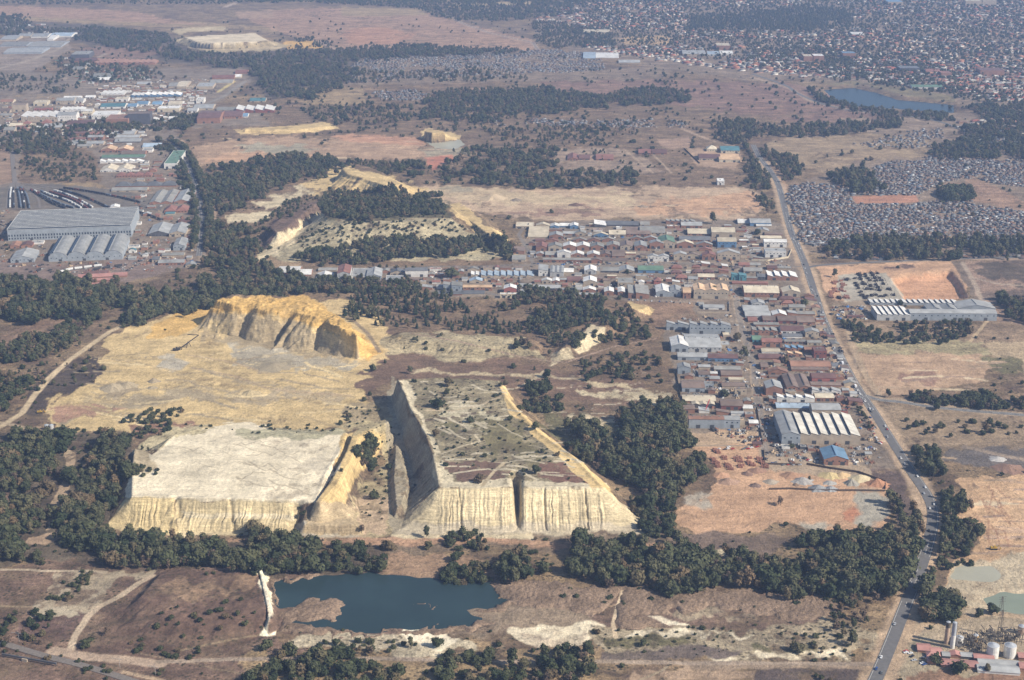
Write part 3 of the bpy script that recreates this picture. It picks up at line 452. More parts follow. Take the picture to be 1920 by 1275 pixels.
for k in range(110):   # wheel tracks and scrapes on the pit floor
    x0, y0 = R_.uniform(130, 620), R_.uniform(665, 790); a = R_.uniform(-.25, .55); L_ = [(x0, y0)]
    for j in range(5): x0 += R_.uniform(8, 22); y0 += a * 10 + R_.uniform(-2, 2); L_.append((x0, y0))
    if L_[-1][0] < 690: LINES.append((R_.choice([(.42, .33, .19), (.66, .54, .32), (.33, .27, .18), (.36, .30, .2)]), .02, R_.uniform(1, 5), L_))
for k in range(70):   # streaks over the scraped flats
    x0, y0 = R_.choice([(R_.uniform(800, 1380), R_.uniform(352, 405)), (R_.uniform(400, 850), R_.uniform(258, 300)), (R_.uniform(1640, 1840), R_.uniform(670, 730)), (R_.uniform(1810, 1920), R_.uniform(900, 1040))])
    a = R_.uniform(-.12, .12); L_ = [(x0, y0), (x0 + R_.uniform(10, 25), y0 + a * 20), (x0 + R_.uniform(35, 70), y0 + a * 50 + 1)]
    LINES.append((R_.choice([(.36, .27, .19), (.56, .46, .32), (.30, .22, .17), (.48, .34, .24)]), .05, R_.uniform(2, 7), L_))
for k in range(18):
    x0 = R_.uniform(1820, 1900); y0 = R_.uniform(905, 1000); LINES.append(((.30, .17, .11), .1, 1.6, [(x0, y0), (x0 + R_.uniform(4, 30), y0 + R_.uniform(4, 30)), (x0 + R_.uniform(14, 45), y0 + R_.uniform(20, 50))]))
for k in range(95):   # bare white sand streaks on the plateau
    x0, y0 = R_.uniform(760, 1080), R_.uniform(715, 905); L_ = [(x0, y0)]
    if not inside(x0, y0, [(750,715),(935,716),(965,770),(1075,860),(1125,910),(825,910),(800,815)]): continue
    a = R_.choice([R_.uniform(-.15, .15), R_.uniform(-.1, .1), R_.uniform(.3, .8)])
    for j in range(R_.randint(2, 5)): x0 += R_.uniform(5, 14); y0 += a * 6 + R_.uniform(-1.5, 1.5); L_.append((x0, y0))
    LINES.append(((.50, .45, .34), .1, R_.uniform(1.5, 5), L_))
for k in range(40):
    x0, y0 = R_.uniform(1010, 1240), R_.uniform(700, 840); LINES.append(((.52, .46, .35), .2, R_.uniform(1, 3), [(x0, y0), (x0 + R_.uniform(8, 20), y0 + R_.uniform(-3, 3)), (x0 + R_.uniform(24, 50), y0 + R_.uniform(-3, 6))]))
VL = []
for k in range(190):  # foot paths, burnt streaks and vehicle tracks over the veld
    x0, y0 = R_.uniform(-50, 1950), R_.uniform(60, 1270); a = R_.uniform(-.4, .4); s = (y0 + 300) / 1000; L_ = [(x0, y0)]
    for j in range(R_.randint(3, 7)): x0 += 22 * s; y0 += a * 12 * s + R_.uniform(-2, 2) * s; L_.append((x0, y0))
    if R_.random() < .5: VL.append((R_.choice([(.34, .27, .18), (.30, .22, .15)]), .5, R_.uniform(1.5, 3.5), L_))
    else: VL.append(((.10, .07, .055), .7, R_.uniform(4, 9), L_))
def paint(x, y, z):
    px, py = proj(x, y, z); n = len(px)
    a1 = fbm(x / 60, y / 60, 4, 41); a2 = fbm(x / 300, y / 300, 3, 42); a3 = fbm(x / 18, y / 30, 4, 47); a4 = fbm(x / 7, y / 10, 3, 48)
    base = np.array(VELD)[None, :] * (1 - a2[:, None]) + np.array(TAN)[None, :] * a2[:, None] * .85
    dk = sstep(.5, .62, a1)[:, None]; col = base * (1 - dk * .6) + np.array(DARKV)[None, :] * dk * .6; spk = np.full(n, .8)
    wx = (fbm(x / 22, y / 40, 4, 43) - .5) * 2; wy = (fbm(x / 22 + 90, y / 40, 4, 44) - .5) * 2; sc = np.clip((py + 300) / 1000, .25, 1.5)
    order = np.argsort(py); spy = py[order]
    for c, sp, poly, soft, warp in POLYS:
        P = np.array(poly, float); m0 = warp * 2.2 + soft
        i0, i1 = np.searchsorted(spy, [P[:, 1].min() - m0, P[:, 1].max() + m0]); idx = order[i0:i1]
        idx = idx[(px[idx] > P[:, 0].min() - m0 * 2) & (px[idx] < P[:, 0].max() + m0 * 2)]
        if not len(idx): continue
        s = sc[idx]; d, _ = sdist(px[idx] + wx[idx] * warp * s * 4.5, py[idx] + wy[idx] * warp * s * 2.0, P)
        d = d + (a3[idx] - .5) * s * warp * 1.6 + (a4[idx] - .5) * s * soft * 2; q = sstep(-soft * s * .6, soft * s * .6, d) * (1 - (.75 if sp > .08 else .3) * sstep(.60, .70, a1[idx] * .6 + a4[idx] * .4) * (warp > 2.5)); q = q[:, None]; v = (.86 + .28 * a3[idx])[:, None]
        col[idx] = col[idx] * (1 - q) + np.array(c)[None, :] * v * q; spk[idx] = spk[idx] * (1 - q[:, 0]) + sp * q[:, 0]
    for li, (c, sp, wd, line) in enumerate(VL + LINES):
        P = np.array(line, float); s0 = np.maximum(pxm(P[:, 1].mean()), .3); m0 = wd * s0 + 3
        i0, i1 = np.searchsorted(spy, [P[:, 1].min() - m0, P[:, 1].max() + m0]); idx = order[i0:i1]
        idx = idx[(px[idx] > P[:, 0].min() - m0) & (px[idx] < P[:, 0].max() + m0)]
        if not len(idx): continue
        WP = []
        for (a, b) in line: WP.append(G(a, b, 0))
        X0, Y0 = G(px[idx], py[idx], 0)
        d = ldist(X0 + wx[idx] * wd * .18, Y0 + wy[idx] * wd * .18, WP); q = (sstep(wd * .62, wd * .38, d) * min(1, .35 + wd / 5) * ((spk[idx] > .55) * .75 if li < len(VL) else 1))[:, None]
        col[idx] = col[idx] * (1 - q) + np.array(c)[None, :] * q; spk[idx] = spk[idx] * (1 - q[:, 0]) + sp * q[:, 0]
    return np.clip(col * np.array([1.03, .995, .945]), .01, .8), spk
def gridmesh(name, X, Y, Z, mat, keep=None):
    h_, w_ = X.shape; c, sp = paint(X.ravel(), Y.ravel(), Z.ravel())
    I = np.arange(h_ * w_).reshape(h_, w_); Q = np.stack([I[:-1, :-1], I[:-1, 1:], I[1:, 1:], I[1:, :-1]], -1).reshape(-1, 4)
    if keep is not None: Q = Q[keep.ravel()[Q].any(1)]
    V = np.stack([X.ravel(), Y.ravel(), Z.ravel()], -1)
    u, inv = np.unique(Q, return_inverse=True); Q = inv.reshape(Q.shape); V = V[u]; c = c[u]; sp = sp[u]
    return bigmesh(name, V, Q, mat, c, {'spk': sp})
# one ground sheet, finer where it is seen larger
pys = np.concatenate([[1900, 1750, 1600, 1500], np.arange(1440, -40, -1.9), np.arange(-40, -180, -5.0), [-190, -205]])
dep = TH - np.arctan((637.5 - pys) / FPX); Yr = CAMH / np.tan(dep)
us = np.concatenate([np.linspace(-2.2, -.48, 22), np.arange(-.45, .45, 1.95 / FPX), np.linspace(.48, 2.2, 22)])
Xg = us[None, :] * (Yr * CT + CAMH * ST)[:, None]; Yg = np.repeat(Yr[:, None], len(us), 1)
Zg = gz(Xg.ravel(), Yg.ravel()).reshape(Xg.shape)
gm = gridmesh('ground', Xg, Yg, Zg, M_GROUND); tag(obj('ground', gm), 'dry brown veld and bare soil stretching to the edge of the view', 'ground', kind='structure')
DL = {'tailings_flat': 'flat topped cream coloured tailings dump with a fluted yellow front face, on the left', 'tailings_ridge': 'curved sunlit sand ridge between the two flat topped dumps', 'tailings_plateau': 'flat topped tailings dump with scrub on top and a long yellow fluted front face, on the right',
 'tailings_hill': 'orange and grey mined cliff hill at the back of the yellow pit', 'ribbed_terrace': 'low ribbed terrace at the right foot of the cream dump', 'rubble_bank': 'rough lit rubble bank along the shaded left flank of the plateau', 'wooded_hill': 'pale hill with dark trees on its top in the middle distance', 'sand_cliff': 'yellow eroded sand cliffs behind the wooded hill', 'sand_bank': 'steep yellow sand slope at the right end of the wooded hill', 'ravine_ridge': 'dark brown ravine ridge left of the wooded hill',
 'pale_bank': 'low pale sand bank among bushes west of the grey warehouses', 'scrub_terrace': 'low pale scrubby terrace behind the right hand dump', 'distant_tailings': 'far pale flat topped dump near the top left of the view', 'distant_sand_bank': 'long low yellow sand bank on the left plain', 'quarry_bank': 'small yellow quarry bank beside the little grey pond',
 'brown_mound': 'low dark brown grassy mound left of the pond', 'white_bank': 'narrow white eroded bank between the brown mound and the pond'}
for d in DUMPS:
    xs = np.arange(d.c0[0], d.c1[0], d.step); ys = np.arange(d.c0[1], d.c1[1], d.step); X, Y = np.meshgrid(xs, ys)
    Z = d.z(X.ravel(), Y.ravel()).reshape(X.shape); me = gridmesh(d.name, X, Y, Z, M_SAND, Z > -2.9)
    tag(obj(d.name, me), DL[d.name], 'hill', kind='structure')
# ---------------------------------------------------------------- water
M_W1 = watermat('pond_water', (.026, .046, .052), .18); M_W2 = watermat('lake_water', (.014, .030, .040), .2); M_W3 = watermat('green_water', (.20, .23, .18), .45); M_W4 = watermat('shallow_water', (.34, .33, .26), .4)
def water(name, poly, mat, z, label, grow=12):
    P = np.array(W(poly)); n = len(P); A2 = sum(P[i][0] * P[(i + 1) % n][1] - P[(i + 1) % n][0] * P[i][1] for i in range(n)); V = []
    x0, y0 = P.min(0) - grow; x1, y1 = P.max(0) + grow
    mb = MB(); mb.add([(x0, y0, z), (x1, y0, z), (x1, y1, z), (x0, y1, z)], [(0, 1, 2, 3)]); tag(obj(name, mb.mesh(name, mat)), label, 'water', kind='structure')
water('pond', POND, M_W1, -.25, 'dark blue green pond in front of the tailings dumps'); water('lake', LAKE, M_W2, -.2, 'long blue lake below the suburb at the upper right')
water('small_pond', POOL, M_W4, -.2, 'small grey pond at the foot of the far quarry bank'); water('settling_pond', TAIL1, M_W4, -.15, 'shallow grey green puddle on the sand at the right edge'); water('green_pond', TAIL2, M_W3, -.15, 'green settling pond at the right edge')
# ---------------------------------------------------------------- roads
M_TAR = plain('tarmac', (.135, .13, .128), .9, .15, .3); M_PAINT = plain('road_paint', (.62, .6, .55), .7, .1); M_KERB = plain('kerb_stone', (.34, .32, .28)); M_BALLAST = plain('ballast', (.19, .165, .145)); M_STEEL = plain('rail_steel', (.20, .18, .17), .5)
def densify(line, step=6.0):
    P = [G(a, b, 1.0) for a, b in line]
    Q = []
    for i in range(len(P) - 1):            # Catmull-Rom through the points
        p0 = P[max(i - 1, 0)]; p1 = P[i]; p2 = P[i + 1]; p3 = P[min(i + 2, len(P) - 1)]; n = max(2, int(math.dist(p1, p2) / step))
        for k in range(n):
            t = k / n; Q.append(tuple(.5 * (2 * p1[j] + (p2[j] - p0[j]) * t + (2 * p0[j] - 5 * p1[j] + 4 * p2[j] - p3[j]) * t * t + (3 * p1[j] - p0[j] - 3 * p2[j] + p3[j]) * t ** 3) for j in (0, 1)))
    Q.append(P[-1]); return np.array(Q)
def ribbon(name, C, wd, mat, lift=.12, shift=0.0, dash=None, thick=None):
    T = np.gradient(C, axis=0); T /= np.linalg.norm(T, axis=1)[:, None]; Nn = np.stack([T[:, 1], -T[:, 0]], -1)
    L = C + Nn * (shift - wd / 2); Rr = C + Nn * (shift + wd / 2); zc = gz(C[:, 0], C[:, 1]); zl = np.maximum.reduce([gz(L[:, 0], L[:, 1]), gz(Rr[:, 0], Rr[:, 1]), zc]) + lift
    mb = MB(); n = len(C)
    for i in range(n - 1):
        if dash and (i % dash[0]) >= dash[1]: continue
        a = (L[i][0], L[i][1], zl[i]); b = (Rr[i][0], Rr[i][1], zl[i]); c = (Rr[i + 1][0], Rr[i + 1][1], zl[i + 1]); d = (L[i + 1][0], L[i + 1][1], zl[i + 1])
        mb.add([a, b, c, d], [(0, 1, 2, 3)])
        if thick:
            for p, q in ((a, d), (c, b)): mb.add([p, q, (q[0], q[1], q[2] - thick), (p[0], p[1], p[2] - thick)], [(0, 1, 2, 3)])
    return mb.mesh(name, mat), (L, Rr, zl)
ROADS = {
 'main_road': ([(1634,1290),(1647,1263),(1673,1200),(1699,1133),(1722,1077),(1745,1003),(1749,960),(1737,927),(1710,887),(1687,850),(1668,820),(1640,775),(1600,715),(1567,652),(1543,598),(1527,548),(1510,498),(1493,458),(1480,425),(1460,350),(1445,322),(1424,296),(1412,273)], 11.5, 'long two lane tarred road running up the right side'),
 'branch_road': ([(1622,742),(1650,750),(1690,754),(1747,763),(1830,771),(1920,778),(2050,792)], 8, 'tarred road branching right from the main road past the dark hedge'),
 'cross_road': ([(1516,502),(1540,498),(1600,494),(1700,490),(1800,487),(1920,484),(2060,482)], 7.5, 'grey road between the shack settlement and the orange yard'),
 'railside_road': ([(300,262),(330,280),(348,304),(364,340),(376,385),(379,430),(373,480)], 10, 'dark tree lined road beside the rail works at the left'),
 'lake_road': ([(1410,143),(1470,162),(1500,180),(1560,202),(1640,214),(1700,220),(1760,230),(1800,245)], 10, 'road curving along the near side of the blue lake'),
}
for nme, (line, wd, lab) in ROADS.items():
    C = densify(line, 5); me, (L, Rr, zl) = ribbon(nme, C, wd, M_TAR, .15); ro = tag(obj(nme, me), lab, 'road', kind='structure')
    if nme in ('main_road', 'branch_road', 'railside_road'):
        obj('lane_marking', ribbon('lane_marking', C, .35, M_PAINT, .165, 0, (3, 2))[0], ro)
        for s_ in (-1, 1): obj('edge_line', ribbon('edge_line', C, .25, M_PAINT, .165, s_ * (wd / 2 - 1.2))[0], ro)
def railway(line, label, name='railway_track', bw=7, lift=.5):
    C = densify(line, 6); me, _ = ribbon(name, C, bw, M_BALLAST, lift, thick=2.0); r = tag(obj(name, me), label, 'railway', kind='structure')
    for s_ in (-2.6, -1.1, 1.1, 2.6) if bw > 6 else (-.75, .75): obj('rail', ribbon('rail', C, .22, M_STEEL, lift + .12, s_)[0], r)
    return C
rb = railway([(-60,1188),(0,1207),(80,1231),(135,1244),(190,1259),(250,1278),(330,1305)], 'double railway line crossing the bottom left corner')
# ---------------------------------------------------------------- trees
def ico(sub):
    import bmesh
    bm = bmesh.new(); bmesh.ops.create_icosphere(bm, subdivisions=sub, radius=1); v = [tuple(q.co) for q in bm.verts]; f = [tuple(x.index for x in p.verts) for p in bm.faces]; bm.free(); return v, f
ICO1, ICO2 = ico(1), ico(2)
def crown(kind, seed, nleaf=380):
    r = random.Random(seed); mb = MB(); lobes = []
    if kind == 'gum':           # tall uneven crown, clumps at several heights, 14 m tree
        for k in range(9):
            a = r.uniform(0, 6.28); hh = r.uniform(.34, .92); rr = 3.3 * math.sin(min(1, hh * 1.25) * 2.6) * r.uniform(.3, 1) + .4
            lobes.append((rr * math.cos(a), rr * math.sin(a), 14 * hh, r.uniform(1.4, 2.5), r.uniform(.85, 1.25)))
        lobes.append((0, 0, 12.6, 1.8, 1.1)); lobes.append((0, 0, 8, 2.3, 1.2))
    elif kind == 'bushy':       # broad round crown, 9 m tree
        for k in range(10):
            a = r.uniform(0, 6.28); rr = r.uniform(.8, 3.4); lobes.append((rr * math.cos(a), rr * math.sin(a), r.uniform(2.4, 6.6) - rr * .25, r.uniform(1.6, 2.5), r.uniform(.7, .95)))
        lobes.append((0, 0, 6.4, 2.2, .8)); lobes.append((0, 0, 4, 3, .8))
    elif kind == 'pine':        # narrow dark cone, 12 m tree
        for k in range(7):
            t = k / 6; a = r.uniform(0, 6.28); lobes.append((.5 * math.cos(a), .5 * math.sin(a), 2 + 9.2 * t, 2.3 * (1 - t) + .6, 1.1))
    elif kind == 'dry':
        for k in range(6):
            a = r.uniform(0, 6.28); rr = r.uniform(.5, 2.2); lobes.append((rr * math.cos(a), rr * math.sin(a), r.uniform(3, 6.5), r.uniform(.8, 1.4), .9))
    else:                       # shrub 3 m
        for k in range(6):
            a = r.uniform(0, 6.28); rr = r.uniform(.2, 1.5); lobes.append((rr * math.cos(a), rr * math.sin(a), r.uniform(.8, 1.8), r.uniform(.7, 1.2), .8))
    for lx, ly, lz, lr, fl in lobes:
        vs, fs = ICO1; ph = r.uniform(0, 9); q = []
        for x, y, z in vs:
            d = lr * .86 * (1 + .28 * math.sin(3.1 * x + ph) * math.cos(2.7 * y - ph) + r.uniform(-.14, .14)); q.append((lx + x * d, ly + y * d, lz + z * d * fl))
        if kind != 'dry': mb.add(q, fs)
    tot = sum(l[3] ** 2 for l in lobes); ls = {'gum': .62, 'bushy': .62, 'pine': .5, 'dry': .42, 'shrub': .34}[kind]
    for lx, ly, lz, lr, fl in lobes:
        for k in range(int(nleaf * lr * lr / tot)):
            n = Vector((r.gauss(0, 1), r.gauss(0, 1), r.gauss(.25, 1))).normalized(); c = Vector((lx, ly, lz)) + Vector((n.x, n.y, n.z * fl)) * lr * r.uniform(.8, 1.3)
            n2 = (n + Vector((r.gauss(0, .45), r.gauss(0, .45), r.gauss(0, .45)))).normalized(); u = n2.orthogonal().normalized(); u = Matrix.Rotation(r.uniform(0, 6.28), 3, n2) @ u; w_ = n2.cross(u)
            s = ls * r.uniform(.6, 1.3); mb.add([c - u * s - w_ * s * .5, c + u * s * .6 - w_ * s, c + u * s + w_ * s * .5, c - u * s * .5 + w_ * s], [(0, 1, 2, 3)])
    return mb
def trunkmb(kind, seed):
    r = random.Random(seed); mb = MB(); H = {'gum': 12, 'bushy': 6, 'pine': 11, 'dry': 6, 'shrub': 1.6}[kind]; r0 = {'gum': .38, 'bushy': .34, 'pine': .3, 'dry': .22, 'shrub': .12}[kind]
    p = Vector((0, 0, -.6)); rad = r0
    for k in range(4):
        q = Vector((p.x + r.uniform(-.3, .3), p.y + r.uniform(-.3, .3), p.z + H / 4)); mb.bar(p, q, rad, 5, 0, rad * .72); rad *= .72; p = q
        if kind != 'pine' and k:
            for j in range(3 if kind == 'dry' else 2):
                a = r.uniform(0, 6.28); L = H * r.uniform(.22, .36); mb.bar(p, p + Vector((math.cos(a) * L, math.sin(a) * L, L * .8)), rad * .7, 4, 0, rad * .2)
                if kind == 'dry':
                    for jj in range(4): e = p + Vector((math.cos(a) * L, math.sin(a) * L, L * .8)) * r.uniform(.5, 1); mb.bar(e, e + Vector((r.uniform(-1, 1), r.uniform(-1, 1), r.uniform(.3, 1.4))), .05, 3, 0, .02)
    return mb
KIND = {'gum': ('gum_tree', M_GUM, 5), 'bushy': ('bushy_tree', M_BUSH, 5), 'pine': ('pine_tree', M_PINE, 2), 'dry': ('bare_tree', M_DRY, 2), 'shrub': ('shrub', M_BUSH, 3)}
KH = {'gum': 14.0, 'bushy': 8.5, 'pine': 12.0, 'dry': 7.5, 'shrub': 2.6}
CROWN = {}; TRUNK = {}
for k, (nm, mt, nv) in KIND.items():
    CROWN[k] = [crown(k, 100 + 7 * i, {'gum': 420, 'bushy': 380, 'pine': 240, 'dry': 200, 'shrub': 150}[k]).mesh('crown', mt) for i in range(nv)]
    TRUNK[k] = [trunkmb(k, 200 + i).mesh('trunk', M_BARK) for i in range(nv)]
